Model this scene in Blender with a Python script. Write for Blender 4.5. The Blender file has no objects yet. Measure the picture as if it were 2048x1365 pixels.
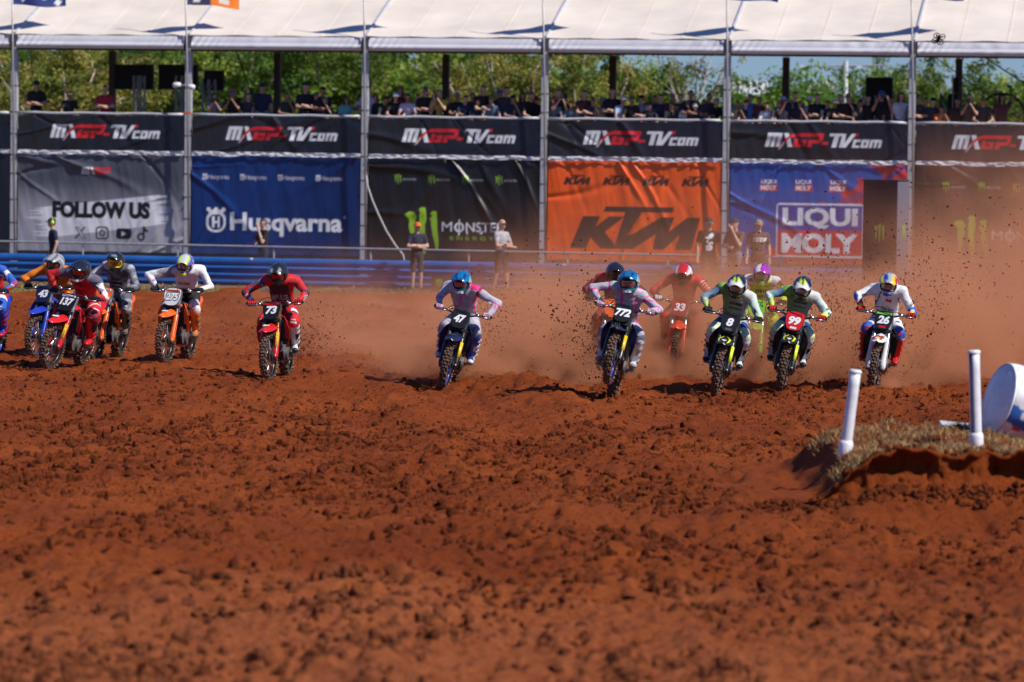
import bpy, bmesh, math, random
import numpy as np
from mathutils import Vector, Matrix, Euler
from mathutils.bvhtree import BVHTree

random.seed(7)
RNG = np.random.default_rng(7)
scene = bpy.context.scene
col = scene.collection
R = math.radians

# ------------------------------------------------------------------ camera
F = 8200.0                      # focal length in pixels of the 2048 px photograph
HC = 3.36                       # lens height above the track
cam_d = bpy.data.cameras.new('camera')
cam = bpy.data.objects.new('camera', cam_d); col.objects.link(cam)
cam_d.sensor_width = 36.0
cam_d.lens = 36.0 * F / 2048.0
cam_d.clip_start = 0.5
cam_d.clip_end = 12000.0
PITCH, ROLL = math.atan(376.5 / F), R(0.75)
cam.matrix_world = (Matrix.Translation((0, 0, HC)) @ Matrix.Rotation(math.pi / 2 - PITCH, 4, 'X')
                    @ Matrix.Rotation(ROLL, 4, 'Z'))
cam_d.dof.use_dof = True
cam_d.dof.focus_distance = 59.8
cam_d.dof.aperture_fstop = 2.1
scene.camera = cam

# ------------------------------------------------------------------ world, sun, exposure
SUN_AZ, SUN_EL = R(29), R(46)          # azimuth measured from +X towards the camera
TO_SUN = Vector((math.cos(SUN_EL) * math.cos(SUN_AZ), -math.cos(SUN_EL) * math.sin(SUN_AZ), math.sin(SUN_EL)))
world = bpy.data.worlds.new('World'); scene.world = world; world.use_nodes = True
wn = world.node_tree
sky = wn.nodes.new('ShaderNodeTexSky'); sky.sky_type = 'NISHITA'; sky.sun_disc = False
sky.sun_elevation = SUN_EL; sky.sun_rotation = math.atan2(TO_SUN.x, TO_SUN.y)
sky.altitude = 50; sky.air_density = 1.0; sky.dust_density = 0.1; sky.ozone_density = 2.5
tint = wn.nodes.new('ShaderNodeMix'); tint.data_type = 'RGBA'; tint.blend_type = 'MULTIPLY'
tint.inputs[0].default_value = 1.0; tint.inputs[7].default_value = (0.50, 0.71, 1.25, 1)
wn.links.new(sky.outputs[0], tint.inputs[6])
bg = wn.nodes['Background']; bg.inputs[1].default_value = 0.075
wn.links.new(tint.outputs[2], bg.inputs[0])
sun_d = bpy.data.lights.new('sun', 'SUN'); sun_d.energy = 5.0; sun_d.angle = R(0.53); sun_d.color = (1.0, 0.95, 0.87)
sun = bpy.data.objects.new('sun', sun_d); col.objects.link(sun)
sun.rotation_euler = TO_SUN.to_track_quat('Z', 'Y').to_euler(); sun.location = (40, 30, 60)
vs = scene.view_settings
vs.view_transform = 'Standard'; vs.look = 'None'; vs.exposure = 0.0; vs.gamma = 1.0; vs.use_curve_mapping = False
cy = scene.cycles
cy.use_denoising = True
try:
    cy.denoiser = 'OPENIMAGEDENOISE'; cy.denoising_input_passes = 'RGB_ALBEDO_NORMAL'
except Exception: pass
cy.max_bounces = 6; cy.diffuse_bounces = 3; cy.glossy_bounces = 3; cy.transmission_bounces = 3
cy.volume_bounces = 1; cy.transparent_max_bounces = 12
cy.volume_step_rate = 1.0; cy.volume_max_steps = 256
cy.use_adaptive_sampling = True; cy.adaptive_threshold = 0.015

# ------------------------------------------------------------------ pixels of the photograph to places
CM = cam.matrix_world.to_3x3()
def ray(px, py): return CM @ Vector(((px - 1024) / F, (682.5 - py) / F, -1))
def on_ground(px, py, z=0.0):
    d = ray(px, py); t = (z - HC) / d.z
    return Vector((d.x * t, d.y * t, z))
def at_depth(px, py, Y):
    d = ray(px, py); t = Y / d.y
    return Vector((d.x * t, Y, HC + d.z * t))

# ------------------------------------------------------------------ helpers
def srgb(r, g, b):
    f = lambda c: (c / 255 / 12.92) if c <= 10 else ((c / 255 + 0.055) / 1.055) ** 2.4
    return (f(r), f(g), f(b))

MATS = {}
def nd(nt, t, **kw):
    n = nt.nodes.new(t)
    for k, v in kw.items():
        if k.startswith('i_'): n.inputs[k[2:].replace('_', ' ')].default_value = v
        else: setattr(n, k, v)
    return n
def mat(name, c, rough=0.5, metal=0.0, dirt=0.0, var=0.06, attr=None, spec=0.5, bump=0.0, bscale=40.0, coat=0.0, nscale=9.0):
    """Principled material with mottled colour, optional caked red dirt, optional colour attribute."""
    if name in MATS: return MATS[name]
    m = bpy.data.materials.new(name); m.use_nodes = True; MATS[name] = m
    nt = m.node_tree; b = nt.nodes['Principled BSDF']; L = nt.links.new
    b.inputs['Roughness'].default_value = rough; b.inputs['Metallic'].default_value = metal
    b.inputs['Specular IOR Level'].default_value = spec
    if coat: b.inputs['Coat Weight'].default_value = coat; b.inputs['Coat Roughness'].default_value = 0.12
    tc = nd(nt, 'ShaderNodeTexCoord')
    no = nd(nt, 'ShaderNodeTexNoise', i_Scale=nscale, i_Detail=5.0, i_Roughness=0.6); L(tc.outputs['Object'], no.inputs['Vector'])
    if attr:
        a = nd(nt, 'ShaderNodeAttribute', attribute_name=attr); base = a.outputs['Color']
    else:
        rgb = nd(nt, 'ShaderNodeRGB'); rgb.outputs[0].default_value = (*c, 1); base = rgb.outputs[0]
    mr = nd(nt, 'ShaderNodeMapRange'); mr.inputs[1].default_value = 0.3; mr.inputs[2].default_value = 0.7
    mr.inputs[3].default_value = 1 - var * 2; mr.inputs[4].default_value = 1 + var
    L(no.outputs['Fac'], mr.inputs[0])
    mx = nd(nt, 'ShaderNodeMix', data_type='RGBA', blend_type='MULTIPLY'); mx.inputs[0].default_value = 1
    L(base, mx.inputs[6]); L(mr.outputs[0], mx.inputs[7]); out = mx.outputs[2]
    if dirt > 0:
        n2 = nd(nt, 'ShaderNodeTexNoise', i_Scale=14.0, i_Detail=8.0, i_Roughness=0.7); L(tc.outputs['Object'], n2.inputs['Vector'])
        r2 = nd(nt, 'ShaderNodeMapRange'); r2.inputs[1].default_value = 0.66 - 0.3 * dirt; r2.inputs[2].default_value = 0.82 - 0.26 * dirt
        L(n2.outputs['Fac'], r2.inputs[0])
        m2 = nd(nt, 'ShaderNodeMix', data_type='RGBA'); m2.inputs[7].default_value = (0.20, 0.085, 0.045, 1)
        L(r2.outputs[0], m2.inputs[0]); L(out, m2.inputs[6]); out = m2.outputs[2]
        r3 = nd(nt, 'ShaderNodeMapRange'); r3.inputs[3].default_value = rough; r3.inputs[4].default_value = 0.95
        L(r2.outputs[0], r3.inputs[0]); L(r3.outputs[0], b.inputs['Roughness'])
    L(out, b.inputs['Base Color'])
    if bump > 0:
        n3 = nd(nt, 'ShaderNodeTexNoise', i_Scale=bscale, i_Detail=4.0); L(tc.outputs['Object'], n3.inputs['Vector'])
        bm = nd(nt, 'ShaderNodeBump'); bm.inputs['Strength'].default_value = bump; bm.inputs['Distance'].default_value = 0.01
        L(n3.outputs['Fac'], bm.inputs['Height']); L(bm.outputs[0], b.inputs['Normal'])
    return m

def tag(o, label=None, cat=None, group=None, kind=None):
    if label: o['label'] = label
    if cat: o['category'] = cat
    if group: o['group'] = group
    if kind: o['kind'] = kind
    return o
def empty(name, loc=(0, 0, 0), rot=(0, 0, 0)):
    o = bpy.data.objects.new(name, None); col.objects.link(o)
    o.location = loc; o.rotation_euler = rot; o.empty_display_size = 0.2
    return o
def link(name, me, parent=None, mats=None):
    o = bpy.data.objects.new(name, me); col.objects.link(o)
    if parent is not None: o.parent = parent
    if mats:
        for i, m in enumerate(mats):
            if i >= len(me.materials): me.materials.append(None)
        for i, m in enumerate(mats):
            o.material_slots[i].link = 'OBJECT'; o.material_slots[i].material = m
    return o
def np_mesh(name, V, Fa, mats=(), smooth=False, mi=None, col_attr=None):
    """mesh from numpy vertices and an (n,3) or (n,4) face array"""
    me = bpy.data.meshes.new(name); V = np.asarray(V, np.float32); Fa = np.asarray(Fa, np.int32)
    k = Fa.shape[1]; n = len(Fa)
    me.vertices.add(len(V)); me.vertices.foreach_set('co', V.ravel())
    me.loops.add(n * k); me.loops.foreach_set('vertex_index', Fa.ravel())
    me.polygons.add(n); me.polygons.foreach_set('loop_start', np.arange(0, n * k, k, dtype=np.int32))
    me.polygons.foreach_set('loop_total', np.full(n, k, np.int32))
    me.polygons.foreach_set('use_smooth', np.full(n, smooth, bool))
    if mi is not None: me.polygons.foreach_set('material_index', np.asarray(mi, np.int32))
    for m in mats: me.materials.append(m)
    me.update(calc_edges=True); me.validate()
    if col_attr is not None: set_col(me, col_attr)
    return me
def set_col(me, C):
    C = np.asarray(C, np.float32)
    a = me.color_attributes.new('Col', 'FLOAT_COLOR', 'POINT')
    a.data.foreach_set('color', np.concatenate([C, np.ones((len(C), 1), np.float32)], 1).ravel())

class MB:
    """collects shapes; build() links them as ONE mesh object"""
    def __init__(s): s.v = []; s.f = []; s.m = []
    def add(s, V, Fc, mi=0):
        o = len(s.v); s.v += [tuple(p) for p in V]; s.f += [tuple(i + o for i in f) for f in Fc]; s.m += [mi] * len(Fc); return s
    def box(s, c, size, M=None, mi=0, taper=1.0):
        hx, hy, hz = size[0] / 2, size[1] / 2, size[2] / 2
        V = [Vector((x * hx * (taper if z > 0 else 1), y * hy * (taper if z > 0 else 1), z * hz)) for z in (-1, 1) for y in (-1, 1) for x in (-1, 1)]
        c = Vector(c); V = [(M @ p if M else p) + c for p in V]
        return s.add(V, [(0, 2, 3, 1), (4, 5, 7, 6), (0, 1, 5, 4), (2, 6, 7, 3), (0, 4, 6, 2), (1, 3, 7, 5)], mi)
    def tube(s, pts, r, n=8, mi=0, closed=False, caps=True):
        P = [Vector(p) for p in pts]; k = len(P); rs = r if isinstance(r, (list, tuple)) else [r] * k
        V = []; up = None
        for i in range(k):
            a = P[i - 1] if (i > 0 or closed) else P[i]; b = P[(i + 1) % k] if (i < k - 1 or closed) else P[i]
            t = (b - a).normalized()
            if up is None: up = Vector((0, 0, 1)) if abs(t.z) < 0.9 else Vector((1, 0, 0))
            side = t.cross(up)
            if side.length < 1e-5: side = t.cross(Vector((0.3, 1, 0.2)))
            side.normalize(); up = side.cross(t).normalized()
            for j in range(n):
                a2 = 2 * math.pi * j / n
                V.append(P[i] + (side * math.cos(a2) + up * math.sin(a2)) * rs[i])
        Fc = []
        for i in range(k if closed else k - 1):
            i2 = (i + 1) % k
            for j in range(n): Fc.append((i * n + j, i * n + (j + 1) % n, i2 * n + (j + 1) % n, i2 * n + j))
        if caps and not closed: Fc.append(tuple(reversed(range(n)))); Fc.append(tuple((k - 1) * n + j for j in range(n)))
        return s.add(V, Fc, mi)
    def lathe(s, prof, c=(0, 0, 0), n=24, mi=0, closed=False, axis='y'):
        V = []; c = Vector(c)
        for j in range(n):
            a = 2 * math.pi * j / n
            for (r, h) in prof:
                p = (r * math.cos(a), h, r * math.sin(a)) if axis == 'y' else (r * math.cos(a), r * math.sin(a), h) if axis == 'z' else (h, r * math.cos(a), r * math.sin(a))
                V.append(Vector(p) + c)
        k = len(prof); Fc = []
        for j in range(n):
            j2 = (j + 1) % n
            for i in range(k if closed else k - 1):
                i2 = (i + 1) % k
                Fc.append((j * k + i, j * k + i2, j2 * k + i2, j2 * k + i) if axis != 'y' else (j * k + i, j2 * k + i, j2 * k + i2, j * k + i2))
        return s.add(V, Fc, mi)
    def plate(s, pts, off, mi=0):
        """closed slab: outline pts moved by the vector off"""
        n = len(pts); off = Vector(off); A = [Vector(p) for p in pts]; V = A + [p + off for p in A]
        Fc = [tuple(range(n)), tuple(reversed(range(n, 2 * n)))] + [(i, i + n, (i + 1) % n + n, (i + 1) % n) for i in range(n)]
        return s.add(V, Fc, mi)
    def loft(s, secs, off, mi=0):
        """slab over a grid of section points, thickness vector off"""
        k = len(secs[0]); n = len(secs); off = Vector(off)
        A = [Vector(p) for sc in secs for p in sc]; V = A + [p + off for p in A]; N = n * k; Fc = []
        for i in range(n - 1):
            for j in range(k - 1):
                q = (i * k + j, i * k + j + 1, (i + 1) * k + j + 1, (i + 1) * k + j)
                Fc.append(q); Fc.append(tuple(x + N for x in reversed(q)))
        ring = [j for j in range(k)] + [i * k + k - 1 for i in range(1, n)] + [(n - 1) * k + j for j in range(k - 2, -1, -1)] + [i * k for i in range(n - 2, 0, -1)]
        for a, b in zip(ring, ring[1:] + ring[:1]): Fc.append((a, a + N, b + N, b))
        return s.add(V, Fc, mi)
    def ball(s, c, r, n=10, mi=0):
        c = Vector(c); rr = r if isinstance(r, (tuple, list)) else (r, r, r); k = max(5, n // 2); V = []; Fc = []
        for i in range(k + 1):
            la = -math.pi / 2 + math.pi * i / k
            for j in range(n):
                a = 2 * math.pi * j / n
                V.append(c + Vector((rr[0] * math.cos(la) * math.cos(a), rr[1] * math.cos(la) * math.sin(a), rr[2] * math.sin(la))))
        for i in range(k):
            for j in range(n): Fc.append((i * n + j, i * n + (j + 1) % n, (i + 1) * n + (j + 1) % n, (i + 1) * n + j))
        return s.add(V, Fc, mi)
    def mesh(s, name, mats=(), smooth=False):
        me = bpy.data.meshes.new(name); me.from_pydata([tuple(v) for v in s.v], [], s.f)
        for m in mats: me.materials.append(m)
        me.polygons.foreach_set('material_index', s.m); me.polygons.foreach_set('use_smooth', [smooth] * len(s.f))
        me.update(); me.validate(); return me
    def build(s, name, m=None, parent=None, smooth=False):
        ms = m if isinstance(m, (list, tuple)) else ([m] if m else [])
        return link(name, s.mesh(name, ms, smooth), parent)

# value noise
def _h(ix, iy, s):
    n = (ix.astype(np.int64) * 374761393 + iy.astype(np.int64) * 668265263 + s * 1442695041) & 0x7fffffff
    n = ((n ^ (n >> 13)) * 1274126177) & 0x7fffffff
    return ((n ^ (n >> 16)) & 0xffff) / 65535.0
def vnoise(x, y, s=0):
    x = np.asarray(x, float); y = np.asarray(y, float); ix = np.floor(x); iy = np.floor(y); fx = x - ix; fy = y - iy
    fx = fx * fx * (3 - 2 * fx); fy = fy * fy * (3 - 2 * fy)
    a = _h(ix, iy, s); b = _h(ix + 1, iy, s); c = _h(ix, iy + 1, s); d = _h(ix + 1, iy + 1, s)
    return (a + (b - a) * fx) * (1 - fy) + (c + (d - c) * fx) * fy
def fbm(x, y, s=0, o=4):
    t = 0; a = 0.5; n = 0
    for i in range(o): t = t + a * vnoise(np.asarray(x) * 2 ** i, np.asarray(y) * 2 ** i, s + i); n += a; a *= 0.5
    return t / n
def sstep(a, b, x):
    t = np.clip((np.asarray(x, float) - a) / (b - a), 0, 1); return t * t * (3 - 2 * t)

# ================================================================== THE SETTING: ground
def dirt_material(name, c1, c2, c3, dry=None, dark_mix=0.6):
    m = bpy.data.materials.new(name); m.use_nodes = True; nt = m.node_tree; b = nt.nodes['Principled BSDF']; L = nt.links.new
    g = nd(nt, 'ShaderNodeNewGeometry')
    mp = nd(nt, 'ShaderNodeMapping'); mp.inputs['Scale'].default_value = (1, 0.55, 1); L(g.outputs['Position'], mp.inputs['Vector'])
    n1 = nd(nt, 'ShaderNodeTexNoise', i_Scale=0.45, i_Detail=6.0, i_Roughness=0.62); L(mp.outputs[0], n1.inputs['Vector'])
    n2 = nd(nt, 'ShaderNodeTexNoise', i_Scale=11.0, i_Detail=9.0, i_Roughness=0.78); L(g.outputs['Position'], n2.inputs['Vector'])
    n3 = nd(nt, 'ShaderNodeTexNoise', i_Scale=38.0, i_Detail=6.0, i_Roughness=0.7); L(g.outputs['Position'], n3.inputs['Vector'])
    r1 = nd(nt, 'ShaderNodeValToRGB'); e = r1.color_ramp.elements
    e[0].position = 0.36; e[0].color = (*c1, 1); e[1].position = 0.66; e[1].color = (*c2, 1)
    L(n1.outputs['Fac'], r1.inputs[0])
    r2 = nd(nt, 'ShaderNodeMapRange'); r2.inputs[1].default_value = 0.45; r2.inputs[2].default_value = 0.68; L(n2.outputs['Fac'], r2.inputs[0])
    mx = nd(nt, 'ShaderNodeMix', data_type='RGBA'); mx.inputs[7].default_value = (*c3, 1)
    ml = nd(nt, 'ShaderNodeMath', operation='MULTIPLY'); ml.inputs[1].default_value = dark_mix; L(r2.outputs[0], ml.inputs[0])
    base = r1.outputs[0]
    if dry:                                              # paler dry dust lying on the near part of the track
        sp = nd(nt, 'ShaderNodeSeparateXYZ'); L(g.outputs['Position'], sp.inputs[0])
        n4 = nd(nt, 'ShaderNodeTexNoise', i_Scale=0.28, i_Detail=5.0); L(g.outputs['Position'], n4.inputs['Vector'])
        q = nd(nt, 'ShaderNodeMath', operation='MULTIPLY_ADD'); q.inputs[1].default_value = 11.0; L(n4.outputs['Fac'], q.inputs[0]); L(sp.outputs[1], q.inputs[2])
        rq = nd(nt, 'ShaderNodeMapRange', interpolation_type='SMOOTHSTEP'); rq.inputs[1].default_value = 39.0; rq.inputs[2].default_value = 33.0; L(q.outputs[0], rq.inputs[0])
        dm = nd(nt, 'ShaderNodeMix', data_type='RGBA'); dm.inputs[7].default_value = (*dry, 1); L(rq.outputs[0], dm.inputs[0]); L(base, dm.inputs[6]); base = dm.outputs[2]
    L(ml.outputs[0], mx.inputs[0]); L(base, mx.inputs[6])
    r3 = nd(nt, 'ShaderNodeMapRange'); r3.inputs[1].default_value = 0.3; r3.inputs[2].default_value = 0.7; r3.inputs[3].default_value = 0.72; r3.inputs[4].default_value = 1.2
    L(n3.outputs['Fac'], r3.inputs[0])
    m3 = nd(nt, 'ShaderNodeMix', data_type='RGBA', blend_type='MULTIPLY'); m3.inputs[0].default_value = 1
    L(mx.outputs[2], m3.inputs[6]); L(r3.outputs[0], m3.inputs[7]); L(m3.outputs[2], b.inputs['Base Color'])
    b.inputs['Roughness'].default_value = 0.95; b.inputs['Specular IOR Level'].default_value = 0.15
    ad = nd(nt, 'ShaderNodeMath', operation='ADD'); L(n2.outputs['Fac'], ad.inputs[0])
    m4 = nd(nt, 'ShaderNodeMath', operation='MULTIPLY'); m4.inputs[1].default_value = 0.4; L(n3.outputs['Fac'], m4.inputs[0]); L(m4.outputs[0], ad.inputs[1])
    bm = nd(nt, 'ShaderNodeBump'); bm.inputs['Strength'].default_value = 1.0; bm.inputs['Distance'].default_value = 0.085
    L(ad.outputs[0], bm.inputs['Height']); L(bm.outputs[0], b.inputs['Normal'])
    return m
M_DIRT = dirt_material('red_dirt', (0.30, 0.057, 0.009), (0.47, 0.104, 0.018), (0.17, 0.032, 0.007), (0.55, 0.155, 0.050), 0.75)
M_GRIT = dirt_material('grit_dirt', (0.28, 0.055, 0.011), (0.42, 0.096, 0.020), (0.10, 0.022, 0.007), (0.50, 0.145, 0.050), 0.85)
M_CLOD = dirt_material('clod_dirt', (0.22, 0.046, 0.011), (0.34, 0.080, 0.018), (0.035, 0.010, 0.005), (0.38, 0.112, 0.040), 1.0)  # darkest tone: moist soil plus shadow specks between clods, put into the colour

def gz(x, y):
    """height of the churned track"""
    x = np.asarray(x, float); y = np.asarray(y, float)
    near = 1 - sstep(44, 56, y)
    z = 0.10 * (fbm(x * 0.16 + 3, y * 0.07, 11, 3) - 0.5)
    z += 0.11 * (fbm(x * 0.85 + y * 0.10, y * 0.42, 5, 4) - 0.5)
    z += 0.075 * (vnoise(x * 2.6 + y * 0.2, y * 0.95, 21) - 0.5) + 0.075 * (vnoise(x * 6.0, y * 2.4, 23) - 0.5) * (0.4 + 1.2 * vnoise(x * 0.8, y * 0.4, 27)) + 0.045 * (vnoise(x * 14, y * 4.5, 25) - 0.5)
    ph = x * 1.35 + 0.16 * y + 1.6 * fbm(x * 0.3, y * 0.09, 31, 2)
    z += 0.070 * np.sin(ph * 2.0) * sstep(0.35, 0.7, fbm(x * 0.3, y * 0.06, 41, 2))        # wheel ruts
    z += near * (0.12 * (fbm(x * 0.35 + 9, y * 0.33, 51, 3) - 0.5))
    nn = 1 - sstep(30, 42, y)
    z += nn * (0.075 * (vnoise(x * 5.5 + 3, y * 4.6, 53) - 0.5) + 0.045 * (vnoise(x * 12, y * 9.5, 55) - 0.5))
    z += 0.10 * np.exp(-((y - 37.2 - 0.25 * x) / 0.8) ** 2) * sstep(-4.5, 1.0, x)            # low cross ridges
    z += 0.07 * np.exp(-((y - 31.4 + 0.15 * x) / 0.9) ** 2)
    return z - 0.01

ys = np.concatenate([np.linspace(8, 23.5, 34), F * HC / (np.linspace(1450, 306 + F * HC / 99.5, 780) - 306)])
cs = np.linspace(-1, 1, 660)
YY = np.repeat(ys[:, None], len(cs), 1)
XX = cs[None, :] * ((1024 + 420) / F * YY + 1.2)
ZZ = gz(XX, YY)
edge_y = lambda x: 96.2 + 0.18 * (x + 11.5) - 0.05 * np.maximum(x, 0) + 0.5 * (fbm(np.asarray(x) * 0.7, 0 * np.asarray(x), 3, 3) - 0.5)
ZZ = ZZ - sstep(-0.7, 0.5, YY - edge_y(XX)) * 0.22
ny_, nx_ = YY.shape
idx = np.arange(ny_ * nx_).reshape(ny_, nx_)
Q = np.stack([idx[:-1, :-1], idx[:-1, 1:], idx[1:, 1:], idx[1:, :-1]], -1).reshape(-1, 4)
track = link('dirt_track', np_mesh('dirt_track', np.stack([XX, YY, ZZ], -1).reshape(-1, 3), Q, [M_DIRT], True))
tag(track, kind='structure')

# the land round the track, out to the horizon
m = dirt_material('dry_land', (0.19, 0.085, 0.040), (0.26, 0.17, 0.075), (0.10, 0.10, 0.035))
gb = MB(); gb.add([(-6000, -200, -0.16), (6000, -200, -0.16), (6000, 9000, -0.16), (-6000, 9000, -0.16)], [(0, 1, 2, 3)])
tag(gb.build('ground', m), kind='structure')

# grass verge in front of the barrier and black mats laid across it
def strip(name, m, pts, z): 
    b = MB(); b.add([(p[0], p[1], z) for p in pts], [tuple(range(len(pts)))]); return tag(b.build(name, m), kind='structure')
m_gr = dirt_material('verge_turf', (0.25, 0.20, 0.05), (0.33, 0.25, 0.075), (0.17, 0.17, 0.035))
strip('grass_verge', m_gr, [(-24, 94.0), (24, 94.0), (24, 98.0), (0, 103.4), (-24, 108.0)], -0.085)
m_sand = dirt_material('sandy_path', (0.36, 0.19, 0.11), (0.42, 0.24, 0.15), (0.28, 0.15, 0.09))
strip('path', m_sand, [(-24, 104.5), (0, 100.6), (24, 95.6), (24, 97.8), (0, 103.2), (-24, 107.8)], -0.078)
m_mat = mat('black_mat', (0.05, 0.042, 0.042), 0.85, var=0.3)
for (a, b_) in ((455, 610), (655, 800), (250, 330), (790, 1000)):
    p0 = on_ground(a, 583, -0.07); p1 = on_ground(b_ - 20, 584.5, -0.07); p2 = on_ground(b_ + 40, 574.5, -0.07); p3 = on_ground(a + 90, 573, -0.07)
    strip('rubber_mat', m_mat, [p0, p1, p2, p3], -0.07)
# ------------------------------------------------------------------ loose clods on the track
PHI = (1 + 5 ** 0.5) / 2
ICO_V = np.array([(-1, PHI, 0), (1, PHI, 0), (-1, -PHI, 0), (1, -PHI, 0), (0, -1, PHI), (0, 1, PHI), (0, -1, -PHI), (0, 1, -PHI), (PHI, 0, -1), (PHI, 0, 1), (-PHI, 0, -1), (-PHI, 0, 1)], float)
ICO_V /= np.linalg.norm(ICO_V[0])
ICO_F = np.array([(0, 11, 5), (0, 5, 1), (0, 1, 7), (0, 7, 10), (0, 10, 11), (1, 5, 9), (5, 11, 4), (11, 10, 2), (10, 7, 6), (7, 1, 8), (3, 9, 4), (3, 4, 2), (3, 2, 6), (3, 6, 8), (3, 8, 9), (4, 9, 5), (2, 4, 11), (6, 2, 10), (8, 6, 7), (9, 8, 1)])
OCT_V = np.array([(1, 0, 0), (-1, 0, 0), (0, 1, 0), (0, -1, 0), (0, 0, 1), (0, 0, -1)], float)
OCT_F = np.array([(0, 2, 4), (2, 1, 4), (1, 3, 4), (3, 0, 4), (2, 0, 5), (1, 2, 5), (3, 1, 5), (0, 3, 5)])
def lumps(name, pos, size, m, base=(ICO_V, ICO_F), stretch=0.45, jit=0.28, flat=1.0):
    BV, BF = base; n = len(pos); k = len(BV)
    J = BV[None] * (1 + RNG.uniform(-jit, jit, (n, k, 1)))
    J = J * (1 + RNG.uniform(-stretch, stretch, (n, 1, 3))); J[:, :, 2] *= flat
    a = RNG.uniform(0, 2 * math.pi, n); c, s = np.cos(a), np.sin(a)
    X = J[:, :, 0] * c[:, None] - J[:, :, 1] * s[:, None]; Y = J[:, :, 0] * s[:, None] + J[:, :, 1] * c[:, None]
    V = np.stack([X, Y, J[:, :, 2]], -1) * np.asarray(size)[:, None, None] + np.asarray(pos)[:, None, :]
    Fc = (BF[None] + (np.arange(n) * k)[:, None, None]).reshape(-1, 3)
    return link(name, np_mesh(name, V.reshape(-1, 3), Fc, [m]))
def scatter(n, y0, y1, smin, smax, pw, clump, seed):
    py = RNG.uniform(y0, y1, n); Y = F * HC / (py - 306); X = RNG.uniform(-1, 1, n) * ((1024 + 330) / F * Y)
    keep = RNG.uniform(0, 1, n) < np.clip((fbm(X * 1.0, Y * 0.42, seed, 4) - 0.5) * clump + 0.5, 0.05, 1)
    X, Y = X[keep], Y[keep]; S = smin + (smax - smin) * RNG.uniform(0, 1, len(X)) ** pw
    Y = np.where(Y > 95.4, 95.4 - RNG.uniform(0, 6, len(Y)), Y)
    return X, Y, S
xs1, ys1, ss1 = scatter(26000, 610, 1010, 0.008, 0.044, 3.0, 4.2, 61)
xs2, ys2, ss2 = scatter(16000, 860, 1450, 0.009, 0.052, 2.8, 4.0, 71)
xs3, ys3, ss3 = scatter(300, 660, 1250, 0.030, 0.065, 1.8, 5.0, 81)
# a few heaps of churned clods that the photograph shows casting large shadows
hx, hy, hs = [], [], []
for (px, py, n, sp) in ((720, 938, 34, 0.20), (690, 935, 16, 0.15), (880, 925, 18, 0.16), (790, 828, 8, 0.12), (1770, 765, 16, 0.5), (1000, 885, 14, 0.25),
                        (1340, 1080, 10, 0.2), (200, 890, 26, 0.45), (120, 905, 22, 0.4), (310, 870, 20, 0.4), (500, 870, 16, 0.35), (1150, 790, 18, 0.5), (60, 925, 14, 0.3), (1400, 800, 14, 0.6), (1600, 800, 20, 0.7)):
    p = on_ground(px, py)
    for i in range(n):
        hx.append(p.x + random.gauss(0, sp)); hy.append(p.y + random.gauss(0, sp * 1.4)); hs.append(random.uniform(0.02, 0.060))
X = np.concatenate([xs1, xs2, xs3, hx]); Y = np.concatenate([ys1, ys2, ys3, hy]); S = np.concatenate([ss1, ss2, ss3, hs])
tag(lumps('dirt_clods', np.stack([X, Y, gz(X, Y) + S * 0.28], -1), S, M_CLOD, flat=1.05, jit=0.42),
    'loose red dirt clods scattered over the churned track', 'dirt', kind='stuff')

xa, ya, sa = scatter(62000, 608, 1010, 0.006, 0.019, 1.3, 1.6, 63); xb, yb, sb = scatter(36000, 860, 1450, 0.004, 0.017, 1.3, 1.6, 73)
X = np.concatenate([xa, xb]); Y = np.concatenate([ya, yb]); S = np.concatenate([sa, sb])
tag(lumps('dirt_grit', np.stack([X, Y, gz(X, Y) + S * 0.2], -1), S, M_GRIT, (OCT_V, OCT_F), 0.5, 0.4), 'fine red grit covering the churned track', 'dirt', kind='stuff')

# ------------------------------------------------------------------ foreground bank with dry grass
# swept profile with an overhanging lip, so that the cut face lies in its own shade
bx = np.linspace(1.9, 9.0, 300)
lip = 38.75 + 0.50 * (fbm(bx * 1.3, 0 * bx, 91, 3) - 0.5) + 0.16 * (fbm(bx * 5, 0 * bx, 92, 2) - 0.5) 
lf = 0.22 * sstep(1.95, 3.0, bx) + 0.78 * sstep(2.88, 3.42, bx); over = np.clip(0.70 * (fbm(bx * 3.4 + 4, 0 * bx, 93, 3) - 0.45), 0.0, 0.13)
prof = [(y_, None) for y_ in np.concatenate([np.linspace(9.0, 1.6, 22), np.linspace(1.5, 0.05, 24)])]
rows = [np.stack([bx, lip + y_, gz(bx, lip + y_) + lf * (0.54 * (1 - sstep(4.2, 7.5, y_)) + 0.05 * (fbm(bx * 3.5, (lip + y_) * 3.5, 97, 4) - 0.5)) - 0.03 * (y_ > 8.5)], -1) for y_, _ in prof]
for (dy, fz, ov) in ((0.0, 0.54, 0.0), (-0.015, 0.515, 0.0), (0.01, 0.485, 0.2), (0.03, 0.455, 0.6), (0.02, 0.42, 0.9), (0.0, 0.37, 1.0), (-0.02, 0.31, 0.95), (-0.05, 0.26, 0.8), (-0.11, 0.21, 0.5), (-0.20, 0.165, 0.2), (-0.32, 0.125, 0), (-0.50, 0.085, 0), (-0.72, 0.05, 0), (-1.0, 0.02, 0), (-1.35, -0.03, 0)):
    yy = lip + dy + over * ov + 0.16 * (fbm(bx * 9, np.full_like(bx, fz * 16), 94, 4) - 0.5) * (0.1 < fz < 0.56)
    zz = gz(bx, yy) + fz * (lf if fz > 0.1 else np.maximum(lf, 0.0)) + 0.07 * (fbm(bx * 8, yy * 8, 96, 4) - 0.5) * (fz > 0.03) * lf
    if fz <= 0: zz = gz(bx, yy) + fz
    rows.append(np.stack([bx, yy, zz], -1))
BV = np.stack(rows); BV[:, 0, 2] -= 0.05
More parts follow.
